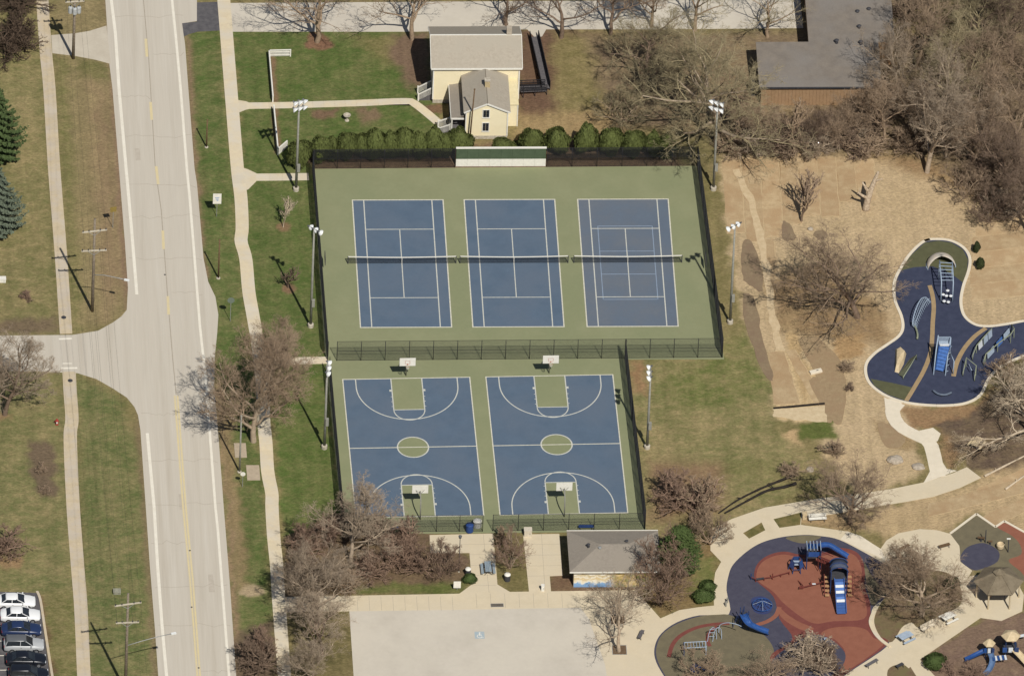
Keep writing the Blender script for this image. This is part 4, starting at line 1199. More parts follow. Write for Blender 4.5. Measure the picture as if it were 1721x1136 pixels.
# side addition tucked into the corner
ax0, ax1 = wx1 + .02, G(868.5, 212).x
ay = G(860, 212.5).y
mb = MB(); wall_box(mb, ax0, ay, ax1, hw_s, .02, 3.35); mb.build('addition_wall', M_house, house)
mb = MB(); roof_slab(mb, (ax0, ay - .12, 3.36), (ax1 + .12, ay - .12, 3.36), (ax1 + .12, hw_s - .02, 3.75), (ax0, hw_s - .02, 3.75), .06); mb.build('addition_roof', mat('cream_metal_roof', C(232, 218, 176), C(222, 208, 166), 2, .7), house)
MB().box((ax1 + .02, ay - .02, 1.7), (.12, .12, 3.3)).build('corner_board', M_trim, house)
# porch on the west side of the wing
pz = 2.75
q0, q1, q2, q3 = G(754, 140, pz + .25), G(770, 140, pz + .45), G(775, 196.5, pz + .25), G(758.7, 199.4, pz)
py0, py1 = (q2.y + q3.y) / 2, hw_s - .02
px0, px1 = q3.x, wx0 - .02
mb = MB(); roof_slab(mb, (px0, py0, pz), (px1, py0, pz + .3), (px1, py1, pz + .3), (px0, py1, pz), .08); pr = mb.build('porch_roof', M_shingle2, house)
MB().bar((px0 - .03, py0 - .03, pz - .04), (px1, py0 - .03, pz - .04), .12, .2).build('porch_beam', M_trim, pr)
MB().bar((px0 - .03, py0 - .03, pz - .05), (px0 - .03, py1, pz - .05), .12, .2).build('porch_beam', M_trim, pr)
for k in range(4):
    yy = py0 + .08 + (py1 - py0 - .3) * k / 3
    MB().box((px0 + .08, yy, pz / 2 + .15), (.13, .13, pz - .5)).build('porch_post', M_trim, house)
mb = MB(); wall_box(mb, px0, py0, px1, py1, -.05, .42); mb.build('porch_floor', M_deck, house)
mb = MB(); wall_box(mb, px1 - .02, py0 + 1.2, px1 + .015, py0 + 2.2, .42, 2.5); mb.build('door', M_brownwood, house)
def stairs(name_x, x_top, y, w, z_top, n, parent):
    """steps running down to the west from x_top"""
    for k in range(n):
        z = z_top * (n - k) / (n + .0) - .02; x = x_top - k * .28
        MB().box((x - .14, y, z / 2), (.3, w, z)).build('step', M_deck, parent)
    for s in (-1, 1):
        yy = y + s * (w / 2 + .04)
        a = Vector((x_top, yy, z_top + .95)); b = Vector((x_top - n * .28, yy, 1.0))
        rl = MB().bar(a, b, .09, .12).build('stair_rail', M_trim, parent)
        mb = MB()
        for k in range(int(n * 2.2)):
            f = k / (n * 2.2 - 1); q = a.lerp(b, f); mb.bar(q, (q.x, q.y, q.z - .9), .05)
        mb.build('balusters', M_trim, rl)
        for q in (a, b): MB().box((q.x, q.y, q.z - .42), (.15, .15, 1.2)).build('newel_post', M_trim, rl)
g1 = G(712, 170)
stairs('front', hx0 - .05, g1.y + .7, 1.25, 1.1, 6, house)
MB().box((hx0 - .02, g1.y + .7, 2.1), (.06, .95, 2.0)).build('door', M_brownwood, house)
g2 = G(745, 214)
stairs('porch', px0 - .05, py0 + .95, 1.2, .6, 5, house)

# black railed ramp beside the house
def ramp():
    pts = [(897.5, 63), (917, 155), (873, 161)]
    W = [G(*p) for p in pts]
    t = thing('access_ramp', 'black railed access ramp bending round the right side of the yellow house', 'ramp', W[1])
    z = [.05, .55, .95]
    for i in range(2):
        a, b = Vector((W[i].x, W[i].y, z[i])), Vector((W[i + 1].x, W[i + 1].y, z[i + 1]))
        d = (b - a); dl = d.length; d.normalize(); nn = Vector((-d.y, d.x, 0)).normalized()
        nb = max(3, int(dl / .28))
        for k in range(nb):
            p = a.lerp(b, (k + .04) / nb); q = a.lerp(b, (k + .96) / nb)
            MB().bar(p, q, 1.05, .06).build('deck_board', M_deck, t)
        for s in (-1, 1):
            A_, B_ = a + nn * s * .52, b + nn * s * .52
            mb = MB()
            for hgt in (.95, .6, .25): mb.bar(A_ + Vector((0, 0, hgt)), B_ + Vector((0, 0, hgt)), .07)
            rl = mb.build('railing', M_black, t)
            mb = MB(); npst = int(dl / .16)
            for k in range(npst + 1):
                p = A_.lerp(B_, k / npst); mb.bar(p - Vector((0, 0, 0 if k % 9 else p.z)), p + Vector((0, 0, .93)), .09 if k % 9 == 0 else .035)
            mb.build('balusters', M_black, rl)
ramp()
# white picket fence of the garden
def picket(label, pts, h=.95):
    W = [G(*p) for p in pts]
    t = thing('picket_fence', label, 'fence', W[0], group='white picket fences')
    for a, b in zip(W, W[1:]):
        L = (b - a).length; d = (b - a).normalized(); ang = math.atan2(d.y, d.x)
        nn = max(1, round(L / 2.2))
        for k in range(nn + 1):
            p = a.lerp(b, k / nn); MB().box((p.x, p.y, h / 2 + .03), (.14, .14, h + .12), ang).build('post', M_whitepaint, t)
        for zz in (.25, .7): MB().bar(a + Vector((0, 0, zz)), b + Vector((0, 0, zz)), .05, .09).build('rail', M_whitepaint, t)
        MB().bar(a + Vector((0, 0, h + .06)), b + Vector((0, 0, h + .06)), .15, .05).build('cap_board', M_whitepaint, t)
        mb = MB(); m_ = int(L / .13)
        nn_ = Vector((-d.y, d.x, 0)) * .04
        for k in range(m_):
            p = a.lerp(b, (k + .5) / m_) - nn_
            mb.box((p.x, p.y, h / 2), (.085, .03, h - .06), ang); mb.add([(p.x - d.x * .042, p.y - d.y * .042, h - .03), (p.x + d.x * .042, p.y + d.y * .042, h - .03), (p.x, p.y, h + .07)], [(0, 1, 2)])
        o = mb.build('pickets', M_whitepaint, t); o['kind'] = 'stuff'
picket('white picket fence along the garden front with short return at the far corner', [(488, 95), (452, 96), (458.5, 172)])
picket('white picket fence along the garden front between path and hedge', [(460, 188), (467, 261), (482, 248)])
MB_g = MB()
# ================================================================ LOW BUILDING WITH MURAL
bz = 2.75
e = [G(951, 893, bz), G(1105, 890.5, bz), G(1112, 960, bz), G(959, 962.5, bz)]
by1, by0 = (e[0].y + e[1].y) / 2, (e[2].y + e[3].y) / 2
bx0, bx1 = (e[0].x + e[3].x) / 2, (e[1].x + e[2].x) / 2
bld = thing('low_building', 'low building with grey hipped roof and painted mural wall', 'building', ((bx0 + bx1) / 2, (by0 + by1) / 2, 0))
ov = .55
mb = MB(); wall_box(mb, bx0 + ov, by0 + ov, bx1 - ov, by1 - ov, -.05, bz + .05); bw = mb.build('wall', mat('cream_block_wall', C(224, 208, 172), C(206, 190, 156), 1.5, .85), bld)
hr = 1.15; inset = (by1 - by0) / 2
ym_ = (by0 + by1) / 2
A_, B_ = (bx0 + inset, ym_, bz + hr), (bx1 - inset, ym_, bz + hr)
mb = MB()
q = [(bx0, by0, bz), (bx1, by0, bz), (bx1, by1, bz), (bx0, by1, bz)]
lo = [(x, y, z - .1) for x, y, z in q]
mb.add(q + lo + [A_, B_], [(0, 1, 9, 8), (1, 2, 9), (2, 3, 8, 9), (3, 0, 8), (4, 7, 6, 5), (0, 4, 5, 1), (1, 5, 6, 2), (2, 6, 7, 3), (3, 7, 4, 0)])
rf2 = mb.build('hipped_roof', M_shingle2, bld)
MB().bar((bx0, by1 + .03, bz), (bx1, by1 + .03, bz), .06, .16).build('gutter', M_trim, rf2)
MB().bar((bx0, by0 - .03, bz), (bx1, by0 - .03, bz), .06, .16).build('gutter', M_trim, rf2)
for (x, y) in ((989, 917), (1008, 922), (1053, 911)):
    zz = bz + hr * .8; p = G(x, y, zz); MB().lathe((p.x, p.y, zz - .25), [(.16, 0), (.16, .45), (.22, .5), (.05, .58)], 10).build('roof_vent', M_galv if x == 1008 else M_darkgrey, rf2)
# the mural: loose bands and blots of paint on the south wall
mur = mat('mural_paint', C(232, 224, 206), C(214, 200, 168), 3, .8)
def mural_mat():
    m = bpy.data.materials.new('mural_painting'); m.use_nodes = True; nt = m.node_tree; L = nt.links; b = nt.nodes['Principled BSDF']; b.inputs['Roughness'].default_value = .8
    g = nt.nodes.new('ShaderNodeNewGeometry'); s = nt.nodes.new('ShaderNodeSeparateXYZ'); L.new(g.outputs['Position'], s.inputs[0])
    nz = nt.nodes.new('ShaderNodeTexNoise'); nz.inputs['Scale'].default_value = 1.3; nz.inputs['Detail'].default_value = 4; L.new(g.outputs['Position'], nz.inputs['Vector'])
    ad = nt.nodes.new('ShaderNodeMath'); ad.operation = 'MULTIPLY_ADD'; ad.inputs[1].default_value = 1.6; L.new(nz.outputs['Fac'], ad.inputs[0]); L.new(s.outputs['Z'], ad.inputs[2])
    rp = nt.nodes.new('ShaderNodeValToRGB'); L.new(ad.outputs[0], rp.inputs['Fac'])
    mpn = nt.nodes.new('ShaderNodeMapRange'); mpn.inputs['From Min'].default_value = .6; mpn.inputs['From Max'].default_value = 3.3; L.new(ad.outputs[0], mpn.inputs['Value']); L.new(mpn.outputs[0], rp.inputs['Fac'])
    el = rp.color_ramp.elements
    el[0].position = 0; el[0].color = (*C(120, 160, 205), 1); el[1].position = 1; el[1].color = (*C(236, 228, 208), 1)
    for pos, cc in ((.3, (140, 176, 214)), (.38, (238, 232, 214)), (.55, (214, 190, 140)), (.62, (236, 228, 208)), (.75, (196, 176, 130)), (.82, (238, 232, 216))):
        x = el.new(pos); x.color = (*C(*cc), 1)
    # the right half turns to greens and ochres
    nz2 = nt.nodes.new('ShaderNodeTexNoise'); nz2.inputs['Scale'].default_value = 1.8; L.new(g.outputs['Position'], nz2.inputs['Vector'])
    rp2 = nt.nodes.new('ShaderNodeValToRGB'); L.new(nz2.outputs['Fac'], rp2.inputs['Fac'])
    e2 = rp2.color_ramp.elements; e2[0].position = .35; e2[0].color = (*C(130, 140, 84), 1); e2[1].position = .65; e2[1].color = (*C(224, 200, 150), 1)
    x = e2.new(.5); x.color = (*C(196, 168, 104), 1)
    mr = nt.nodes.new('ShaderNodeMapRange'); mr.inputs['From Min'].default_value = bx0 + 4.6; mr.inputs['From Max'].default_value = bx0 + 5.6; L.new(s.outputs['X'], mr.inputs['Value'])
    mx = nt.nodes.new('ShaderNodeMix'); mx.data_type = 'RGBA'; L.new(mr.outputs[0], mx.inputs['Factor']); L.new(rp.outputs[0], mx.inputs[6]); L.new(rp2.outputs[0], mx.inputs[7]); L.new(mx.outputs[2], b.inputs['Base Color'])
    return m
mb = MB(); mb.box(((bx0 + bx1) / 2, by0 + ov - .012, 1.32), (bx1 - bx0 - 2 * ov - .05, .02, 2.6)); mb.build('mural_panel', mural_mat(), bld)
mb = MB(); mb.box((bx0 + ov - .02, by0 + 2.2, 1.05), (.05, 1.0, 2.1)); mb.build('door', M_darkgrey, bld)
mb = MB(); mb.box((bx0 + ov - .02, by0 + 4.6, 1.05), (.05, 1.0, 2.1)); mb.build('door', M_darkgrey, bld)

# ================================================================ BROWN SHED IN THE WOODS
sz = 3.0
f0, f1 = G(1276, 150, sz), G(1482, 146.5, sz)
sx0, sx1, sy0 = f0.x, f1.x, (f0.y + f1.y) / 2
u0 = G(1358, 72, sz); sy1 = G(1420, 72, sz + .5).y; sx2 = u0.x; sx3 = G(1500, 40, sz).x; sy2 = sy1 + 13.0
shed = thing('brown_shed', 'brown board building with broad grey roof among the trees', 'building', ((sx0 + sx1) / 2, (sy0 + sy1) / 2, 0))
mb = MB(); wall_box(mb, sx0 + .3, sy0 + .45, sx1 - .3, sy1 - .1, -.05, sz + .02); mb.build('inner_wall', M_siding, shed)
nbd = 34
for k in range(nbd):
    w_ = (sx1 - sx0 - .6) / nbd
    MB().box((sx0 + .3 + (k + .5) * w_, sy0 + .43, sz / 2), (w_ - .025, .05, sz)).build('wall_board', M_siding, shed)
mb = MB(); roof_slab(mb, (sx0, sy0, sz), (sx1, sy0, sz), (sx1, sy1, sz + .5), (sx0, sy1, sz + .5), .14); r1 = mb.build('front_roof', M_flatroof, shed)
MB().bar((sx0, sy0 - .03, sz + .05), (sx1, sy0 - .03, sz + .05), .05, .22).build('fascia', M_darkgrey, r1)
mb = MB(); wall_box(mb, sx2 + .3, sy1 - .05, sx3 - .3, sy2 - .3, -.05, sz + .45); mb.build('rear_wall', M_siding, shed)
mb = MB(); roof_slab(mb, (sx2, sy1 + .003, sz + .5), (sx3, sy1 + .003, sz + .5), (sx3, sy2, sz + 1.2), (sx2, sy2, sz + 1.2), .14); r2 = mb.build('rear_roof', M_flatroof, shed)
for (x, y) in ((1441, 22), (1460, 18), (1444, 47), (1447, 73), (1472, 88), (1406, 71)):
    p = G(x, y, sz + .8); MB().lathe((p.x, p.y, sz + .3), [(.2, 0), (.2, .75), (.28, .8), (.06, .95)], 10).build('roof_vent', M_darkgrey, shed)
p = G(1268, 158); 
mb = MB().box((p.x, p.y, 1.0), (.9, .8, 2.0)); o = thing('dark_cabinet', 'dark cabinet standing at the left end of the brown building', 'cabinet', (p.x, p.y, 0))
MB().box((0, 0, .95), (.85, .75, 1.9)).build('body', M_darkgrey, o, local=True); MB().box((0, 0, 1.94), (.95, .85, .08)).build('lid', M_black, o, local=True); MB().box((.3, -.39, 1.0), (.05, .04, .2)).build('handle', M_galv, o, local=True)

# ================================================================ BARE TREES
def prisms(P0, P1, R0, R1, n=3):
    """many tapered n-sided segments at once -> verts, faces"""
    d = P1 - P0
    d = d / (np.linalg.norm(d, axis=1, keepdims=True) + 1e-9)
    ref = np.where(np.abs(d[:, 2:3]) < .9, np.array([[0, 0, 1.]]), np.array([[1., 0, 0]]))
    x = np.cross(d, ref); x /= np.linalg.norm(x, axis=1, keepdims=True) + 1e-9
    y = np.cross(d, x)
    V = []
    for P, rr in ((P0, R0), (P1, R1)):
        for k in range(n):
            a = 2 * math.pi * k / n
            V.append(P + (x * math.cos(a) + y * math.sin(a)) * rr[:, None])
    V = np.stack(V, 1).reshape(-1, 3)
    b = np.arange(len(P0))[:, None] * (2 * n)
    Fs = [np.concatenate([b + k, b + (k + 1) % n, b + (k + 1) % n + n, b + k + n], 1) for k in range(n)]
    return V, np.stack(Fs, 1).reshape(-1, 4)

def np_mesh(name, V, Fc, smooth=True):
    me = bpy.data.meshes.new(name)
    me.vertices.add(len(V)); me.vertices.foreach_set('co', V.astype(np.float32).ravel())
    k = Fc.shape[1]
    me.loops.add(Fc.size); me.loops.foreach_set('vertex_index', Fc.astype(np.int32).ravel())
    me.polygons.add(len(Fc)); me.polygons.foreach_set('loop_start', np.arange(len(Fc)) * k); me.polygons.foreach_set('loop_total', np.full(len(Fc), k))
    me.polygons.foreach_set('use_smooth', np.full(len(Fc), smooth))
    me.update(calc_edges=True)
    return me

def grow(seed, h, Rr, trunk=.3, stems=1, limbs=9, kids=(7, 6, 6, 4), ang=(48, 45, 45, 45), ratio=(.55, .55, .5, .5), up=.12, wig=.22, twig_r=.009, trunk_r=.26, spread=1.0):
    rs = np.random.RandomState(seed)
    def norm(v): return v / (np.linalg.norm(v, axis=1, keepdims=True) + 1e-9)
    # trunk / stems
    P = np.zeros((stems, 3)); D = norm(np.concatenate([rs.normal(0, .06 if stems == 1 else .45, (stems, 2)), np.ones((stems, 1))], 1))
    if stems > 1: P[:, :2] = rs.normal(0, .008, (stems, 2))
    L = np.full(stems, .72) * (1 + rs.normal(0, .08, stems)); r = np.full(stems, trunk_r / math.sqrt(stems))
    segs = []
    nseg = (7, 6, 5, 4, 2, 1)
    for lev in range(6):
        m = nseg[lev]
        nodes = [P]; dirs = []
        for s in range(m):
            w = wig * (.35 if lev == 0 else 1.0)
            D = norm(D + rs.normal(0, w, D.shape) * (.8 if lev > 0 else 1) + np.array([[0, 0, up * (1 if 0 < lev < 4 else .3)]]))
            dirs.append(D)
            nodes.append(nodes[-1] + D * (L / m)[:, None])
        taper = np.linspace(1, .34 if lev < 4 else .6, m + 1)
        for s in range(m):
            segs.append((lev, nodes[s], nodes[s + 1], r * taper[s], r * taper[s + 1]))
        if lev == 5: break
        nk = limbs if lev == 0 else kids[lev - 1]
        N = np.stack(nodes, 1); DD = np.stack(dirs, 1)
        n = len(P)
        if lev == 0: t = np.linspace(trunk / .72, 1.0, nk)[None, :].repeat(n, 0)
        else: t = .28 + .72 * (np.arange(nk)[None, :] + rs.rand(n, nk)) / nk
        t = np.clip(t, 0, .999)
        f = t * m; i0 = f.astype(int); fr = (f - i0)[..., None]
        ar = np.arange(n)[:, None]
        cp = N[ar, i0] * (1 - fr) + N[ar, i0 + 1] * fr
        cd = DD[ar, i0]
        az = (np.arange(nk)[None, :] * 2.399 + rs.rand(n, 1) * 6.28 + rs.normal(0, .35, (n, nk)))
        a = np.radians((ang[min(lev, 3)] if lev > 0 else 52 * spread) + rs.normal(0, 9, (n, nk)))
        if lev == 0: a = a * (1.15 - .55 * t)
        cd2 = cd.reshape(-1, 3)
        ref = np.where(np.abs(cd2[:, 2:3]) < .9, np.array([[0, 0, 1.]]), np.array([[1., 0, 0]]))
        x = norm(np.cross(cd2, ref)); y = np.cross(cd2, x)
        azf, af = az.reshape(-1, 1), a.reshape(-1, 1)
        nd = norm(cd2 * np.cos(af) + (x * np.cos(azf) + y * np.sin(azf)) * np.sin(af))
        rat = (.62 if lev == 0 else ratio[lev - 1])
        cl = (L[:, None] * rat * (1.12 - .5 * t) * (1 + rs.normal(0, .15, t.shape))).reshape(-1)
        if lev == 0: cl = (np.full_like(t, .46) * (1.1 - .35 * (t - t.min())) * (1 + rs.normal(0, .12, t.shape))).reshape(-1)
        cr = (r[:, None] * (1 - .62 * t) * .62).reshape(-1)
        P, D, L, r = cp.reshape(-1, 3), nd, np.maximum(cl, .01), cr
    allp = np.concatenate([s[2] for s in segs])
    # crown drops below ground nowhere
    zmax = np.percentile(allp[:, 2], 99.7); rad = np.percentile(np.hypot(allp[:, 0], allp[:, 1]), 92.5)
    S = np.array([Rr / rad, Rr / rad, h / zmax])
    tr, cr = ([], []), ([], [])
    for k, (lev, a, b, r0, r1) in enumerate(segs):
        a = a * S; b = b * S
        a[:, 2] = np.maximum(a[:, 2], .02 if lev else -.1); b[:, 2] = np.maximum(b[:, 2], .05)
        mn = [.05, .055, .032, twig_r * 1.3, twig_r, twig_r * .85][lev]
        V, Fc = prisms(a, b, np.maximum(r0, mn), np.maximum(r1, mn * .8), (8, 5, 4, 3, 3, 3)[lev])
        tgt = tr if lev <= 1 else cr
        tgt[0].append(V); tgt[1].append(Fc)
    def cat(g):
        off = 0; Fo = []
        for V, Fc in zip(*g): Fo.append(Fc + off); off += len(V)
        return np.concatenate(g[0]), np.concatenate(Fo)
    return np_mesh('trunk', *cat(tr)), np_mesh('crown', *cat(cr))

def bark(name, c, rnd=.12): return mat(name, C(*c), tuple(x * .68 for x in C(*c)), 3.0, .95, world_space=True, rnd=rnd, spec=.1)
B_grey, B_brown, B_olive, B_red, B_dark, B_pale = bark('grey_brown_bark', (184, 165, 142)), bark('brown_bark', (174, 151, 126)), bark('olive_twig_bark', (174, 160, 126)), bark('reddish_twig_bark', (158, 132, 113)), bark('dark_bark', (138, 118, 101)), bark('pale_bark', (206, 188, 162))
B_vdark = bark('blackish_brown_bark', (104, 88, 74))
TP = {}
def proto(name, **kw): TP[name] = (grow(**kw), kw['h'], kw['Rr'])
proto('broad', seed=11, h=13, Rr=7.2, trunk=.17, limbs=14, up=.10, trunk_r=.34)
proto('broad2', seed=29, h=13, Rr=7.0, trunk=.16, limbs=14, up=.08, trunk_r=.32, spread=1.12)
proto('dense', seed=61, h=14, Rr=5.6, trunk=.14, limbs=15, kids=(8, 7, 7, 5), up=.12, trunk_r=.34, spread=1.0, twig_r=.0095)
proto('upright', seed=5, h=12, Rr=4.4, trunk=.2, limbs=12, up=.2, trunk_r=.24, spread=.8)
proto('upright2', seed=41, h=12, Rr=4.6, trunk=.22, limbs=12, up=.17, trunk_r=.26, spread=.85)
proto('open', seed=8, h=11, Rr=5.5, trunk=.22, limbs=8, kids=(6, 5, 4, 3), up=.12, trunk_r=.26, spread=.9)
proto('open2', seed=77, h=11, Rr=5.2, trunk=.26, limbs=7, kids=(6, 5, 4, 3), up=.12, trunk_r=.27, spread=1.0)
proto('low', seed=19, h=8, Rr=7.2, trunk=.14, limbs=11, up=.03, trunk_r=.34, spread=1.3)
proto('vase', seed=23, h=6, Rr=3.2, trunk=.1, stems=4, limbs=5, kids=(6, 5, 5, 3), up=.16, trunk_r=.2, twig_r=.009)
proto('shrub', seed=31, h=2.6, Rr=2.0, trunk=.06, stems=7, limbs=5, kids=(5, 4, 4, 3), up=.1, trunk_r=.12, twig_r=.0075)
proto('shrub2', seed=37, h=2.4, Rr=2.3, trunk=.05, stems=8, limbs=5, kids=(5, 4, 4, 3), up=.06, trunk_r=.12, twig_r=.0075)
proto('sapling', seed=43, h=4.0, Rr=1.1, trunk=.2, limbs=7, kids=(5, 3, 3, 2), up=.25, trunk_r=.06, twig_r=.006, spread=.7)
used_tp = {}
def tree(px, py, kind, h, r, label, tb=B_grey, cb=None, rz=None, name=None, group=None, cat=None, z=0.0):
    (tm, cm), h0, r0 = TP[kind]
    p = G(px, py)
    shrub = kind.startswith('shrub')
    t = thing(name or ('bare_shrub' if shrub else 'bare_tree'), label, cat or ('shrub' if shrub else 'tree'), (p.x, p.y, z), rz=random.uniform(0, 6.28) if rz is None else rz, group=group)
    t.scale = (r / r0, r / r0, h / h0)
    for nm, me, m in (('trunk' if not shrub else 'stem', tm, tb), ('crown', cm, cb or tb)):
        if len(me.materials) == 0: me.materials.append(m)
        o = link_mesh(nm, me, None, t); set_mat(o, m)
    return t
T = tree
# along the drive and round the house
T(533, 71, 'open', 12.5, 7.4, 'bare tree in a round mulch bed on the house lawn', B_brown)
T(693, 67, 'open2', 11.5, 6.0, 'bare tree beside the drive just left of the yellow house', B_brown)
T(851, 43, 'open', 10, 5.4, 'bare tree right behind the yellow house roof', B_dark)
T(943, 64, 'open2', 11, 5.6, 'bare tree by the drive at the top of the black ramp', B_dark)
T(1026, 58, 'open', 12, 5.5, 'bare tree by the drive right of the ramp, with dark crooked limb', B_dark, B_brown)
T(1095, 46, 'upright', 11, 4.0, 'slim bare tree by the drive, third from the ramp', B_brown)
T(1168, 52, 'open2', 11, 5.0, 'bare tree by the drive above the biggest tree', B_brown, B_olive)
T(1290, 62, 'open', 10, 5.0, 'bare tree between the drive and the grey roofed building', B_brown, B_olive)
T(1207, 240, 'broad', 18, 10.4, 'largest bare tree, olive tinted, at the far right corner of the courts', B_grey, B_olive, rz=.6)
T(1080, 160, 'broad2', 10.5, 6.6, 'bushy olive bare tree right of the house yard', B_dark, B_olive)
T(1045, 208, 'vase', 5, 3.6, 'low spreading bare tree behind the right hedge', B_brown, B_olive)
# wood to the north east
WG = 'trees of the north east wood'
for (x, y, k, h, r, b, lab) in (
    (1246, 240, 'upright', 6.5, 3.0, B_brown, 'bare tree just right of the biggest tree trunk'),
    (1292, 246, 'upright2', 6.0, 2.8, B_brown, 'slim bare tree below the left end of the brown wall'),
    (1328, 250, 'sapling', 7.5, 2.2, B_brown, 'slim upright stem below the middle of the brown wall'),
    (1362, 244, 'upright', 5.5, 2.8, B_dark, 'short dark bare tree below the middle of the brown wall'),
    (1402, 246, 'upright2', 5.5, 3.0, B_brown, 'bare tree below the right half of the brown wall'),
    (1442, 240, 'broad2', 6.5, 3.8, B_brown, 'bushy bare tree below the right end of the brown wall'),
    (1486, 240, 'upright', 10, 4.4, B_brown, 'bare tree touching the right corner of the brown building'),
    (1512, 172, 'broad', 12, 5.4, B_grey, 'grey bare tree right beside the brown building end'),
    (1540, 118, 'upright2', 12, 5.2, B_brown, 'bare tree right of the grey roof'),
    (1558, 290, 'broad', 17, 7.8, B_grey, 'tall grey trunked bare tree at the front edge of the wood above the straw slope'),
    (1605, 200, 'broad2', 13, 6.4, B_olive, 'olive tinted bare tree behind the tall grey trunk'),
    (1634, 288, 'upright2', 12, 5.4, B_brown, 'bare tree directly right of the tall grey trunk'),
    (1668, 190, 'broad', 13, 6.2, B_brown, 'broad bare tree in the middle of the wood near the right edge'),
    (1700, 110, 'upright', 13, 5.6, B_dark, 'dark bare tree near the top right corner'),
    (1712, 250, 'broad2', 13, 6.4, B_brown, 'broad bare tree at the right edge level with the small white stone'),
    (1692, 330, 'upright2', 11, 5.4, B_dark, 'dark bare tree at the lower right end of the wood'),
    (1726, 390, 'broad', 11, 5.6, B_dark, 'dark bare tree at the right edge above the blue playground'),
    (1640, 90, 'broad', 12, 6.0, B_olive, 'olive tinted broad tree at the top of the wood'),
    (1575, 40, 'upright', 11, 5.0, B_olive, 'olive tinted slim tree at the top edge right of the grey roof'),
    (1690, 35, 'broad2', 12, 6.0, B_brown, 'bare tree filling the top right corner'),
    (1735, 175, 'broad', 13, 6.0, B_brown, 'bare tree cut by the right edge of the photo, in the upper wood'),
    (1622, 332, 'vase', 5, 3.4, B_brown, 'small many stemmed tree at the edge of the straw'),
    (1662, 374, 'vase', 4.5, 3.0, B_dark, 'small dark many stemmed tree nearest the evergreen saplings'),
    (1532, 226, 'upright2', 9, 4.2, B_brown, 'bare tree left of the tall grey trunk'),
    (1590, 264, 'upright', 9, 4.2, B_grey, 'slim grey tree leaning against the tall grey trunk')):
    T(x, y, k, h, r * .9, lab, b, group=WG)
for i, (x, y) in enumerate(((1232, 254), (1268, 256), (1310, 254), (1348, 256), (1380, 254), (1420, 254), (1460, 252), (1270, 236), (1316, 234), (1380, 232), (1420, 228), (1470, 222), (1520, 255), (1545, 205), (1575, 240), (1610, 250), (1650, 240), (1640, 320), (1680, 290), (1700, 360), (1715, 310), (1590, 150), (1650, 150), (1620, 110), (1680, 90), (1560, 90), (1525, 30))):
    low = x < 1480
    T(x, y, 'shrub' if i % 2 else 'shrub2', (2.6 if low else 3.0) + (i % 3) * .4, 2.4 + (i % 4) * .35, 'twiggy brown bush in the %s' % ('row of brush below the brown building' if low else 'undergrowth of the wood right of the brown building'), (B_brown, B_grey, B_dark)[i % 3], group='undergrowth bushes of the wood', z=0)
# straw slope
T(1347, 372, 'sapling', 7.0, 2.6, 'small many stemmed bare tree high on the straw slope', B_dark, B_brown)
T(1441, 533, 'broad2', 12.5, 9.0, 'wide low bare tree left of the blue playground', B_dark, B_brown, rz=1.2)
T(1430, 655, 'shrub', .9, .8, 'tiny brown shrub left of the blue playground', B_dark)
T(1425, 622, 'shrub2', 1.2, 1.1, 'little brown shrub on the straw below the wide low tree', B_brown)
# roadside and west
T(426, 742, 'dense', 16, 6.2, 'dense bare tree between road and sidewalk, overhanging the second gate path', B_grey, B_brown, rz=2.0)
T(456, 640, 'upright2', 9, 3.4, 'bare tree beside the second gate path, behind the dense roadside tree', B_grey, B_brown)
T(8, 697, 'upright2', 11.5, 5.4, 'bare tree at the left edge below the side street', B_dark, B_grey)
T(-14, 640, 'shrub2', 3.2, 3.0, 'brown bush at the left edge beside the side street', B_brown)
T(476, 382, 'sapling', 4.4, 1.3, 'pale sapling in a round mulch bed on the lawn', B_pale)
T(484, 484, 'sapling', 3.6, 1.6, 'dark sapling in a round mulch bed on the lawn', B_dark)
T(42, 503, 'shrub', 1.0, 1.0, 'small purplish shrub on the lawn above the side street', B_red)
T(10, 930, 'shrub2', 3.4, 3.2, 'large brown bush at the left edge above the car park', B_red)
T(72, 790, 'shrub', .7, 1.0, 'low brown bush in the upper part of the western bed', B_brown)
T(76, 825, 'shrub2', .6, .9, 'low brown bush in the lower part of the western bed', B_brown)
T(12, 88, 'shrub2', 4.2, 3.6, 'dark brown bush at the top left beside the sidewalk', B_vdark)
T(38, 62, 'shrub', 4.0, 3.0, 'dark brown bush closest to the transformer pole shadow', B_vdark)
T(30, 20, 'shrub2', 4.5, 3.6, 'dark brown bush in the top left corner', B_vdark)
# south beds
SG = 'reddish bushes in the bed below the basketball courts'
T(590, 946, 'upright', 10.5, 5.2, 'bare tree in the south bed reaching over the basketball fence', B_grey)
T(536, 1050, 'upright2', 11.5, 5.0, 'bare tree beside the lower walk, shading the sidewalk', B_grey)
T(541, 1100, 'upright', 8.5, 4.4, 'bare tree in the strip left of the parking lot', B_dark, B_grey)
T(525, 1150, 'upright', 7.5, 3.4, 'bare tree at the bottom edge left of the parking lot', B_grey)
for i, (x, y, h, r, b) in enumerate(((510, 930, 3.6, 2.6, B_red), (548, 905, 3.4, 2.4, B_red), (505, 980, 4.0, 2.4, B_dark), (552, 968, 3.2, 2.4, B_grey), (618, 968, 3.2, 2.4, B_red), (640, 915, 3.8, 2.6, B_red), (668, 950, 4.2, 2.6, B_red), (688, 915, 3.6, 2.4, B_red), (700, 960, 3.2, 2.2, B_red), (600, 905, 3.2, 2.4, B_grey), (580, 985, 2.6, 2.2, B_brown))):
    T(x, y, 'shrub' if i % 2 else 'shrub2', h, r, 'reddish brown bare bush in the bed below the left basketball court', b, group=SG)
T(741, 968, 'vase', 5.5, 2.6, 'small dark bare tree beside the entrance lamp post', B_dark, B_red)
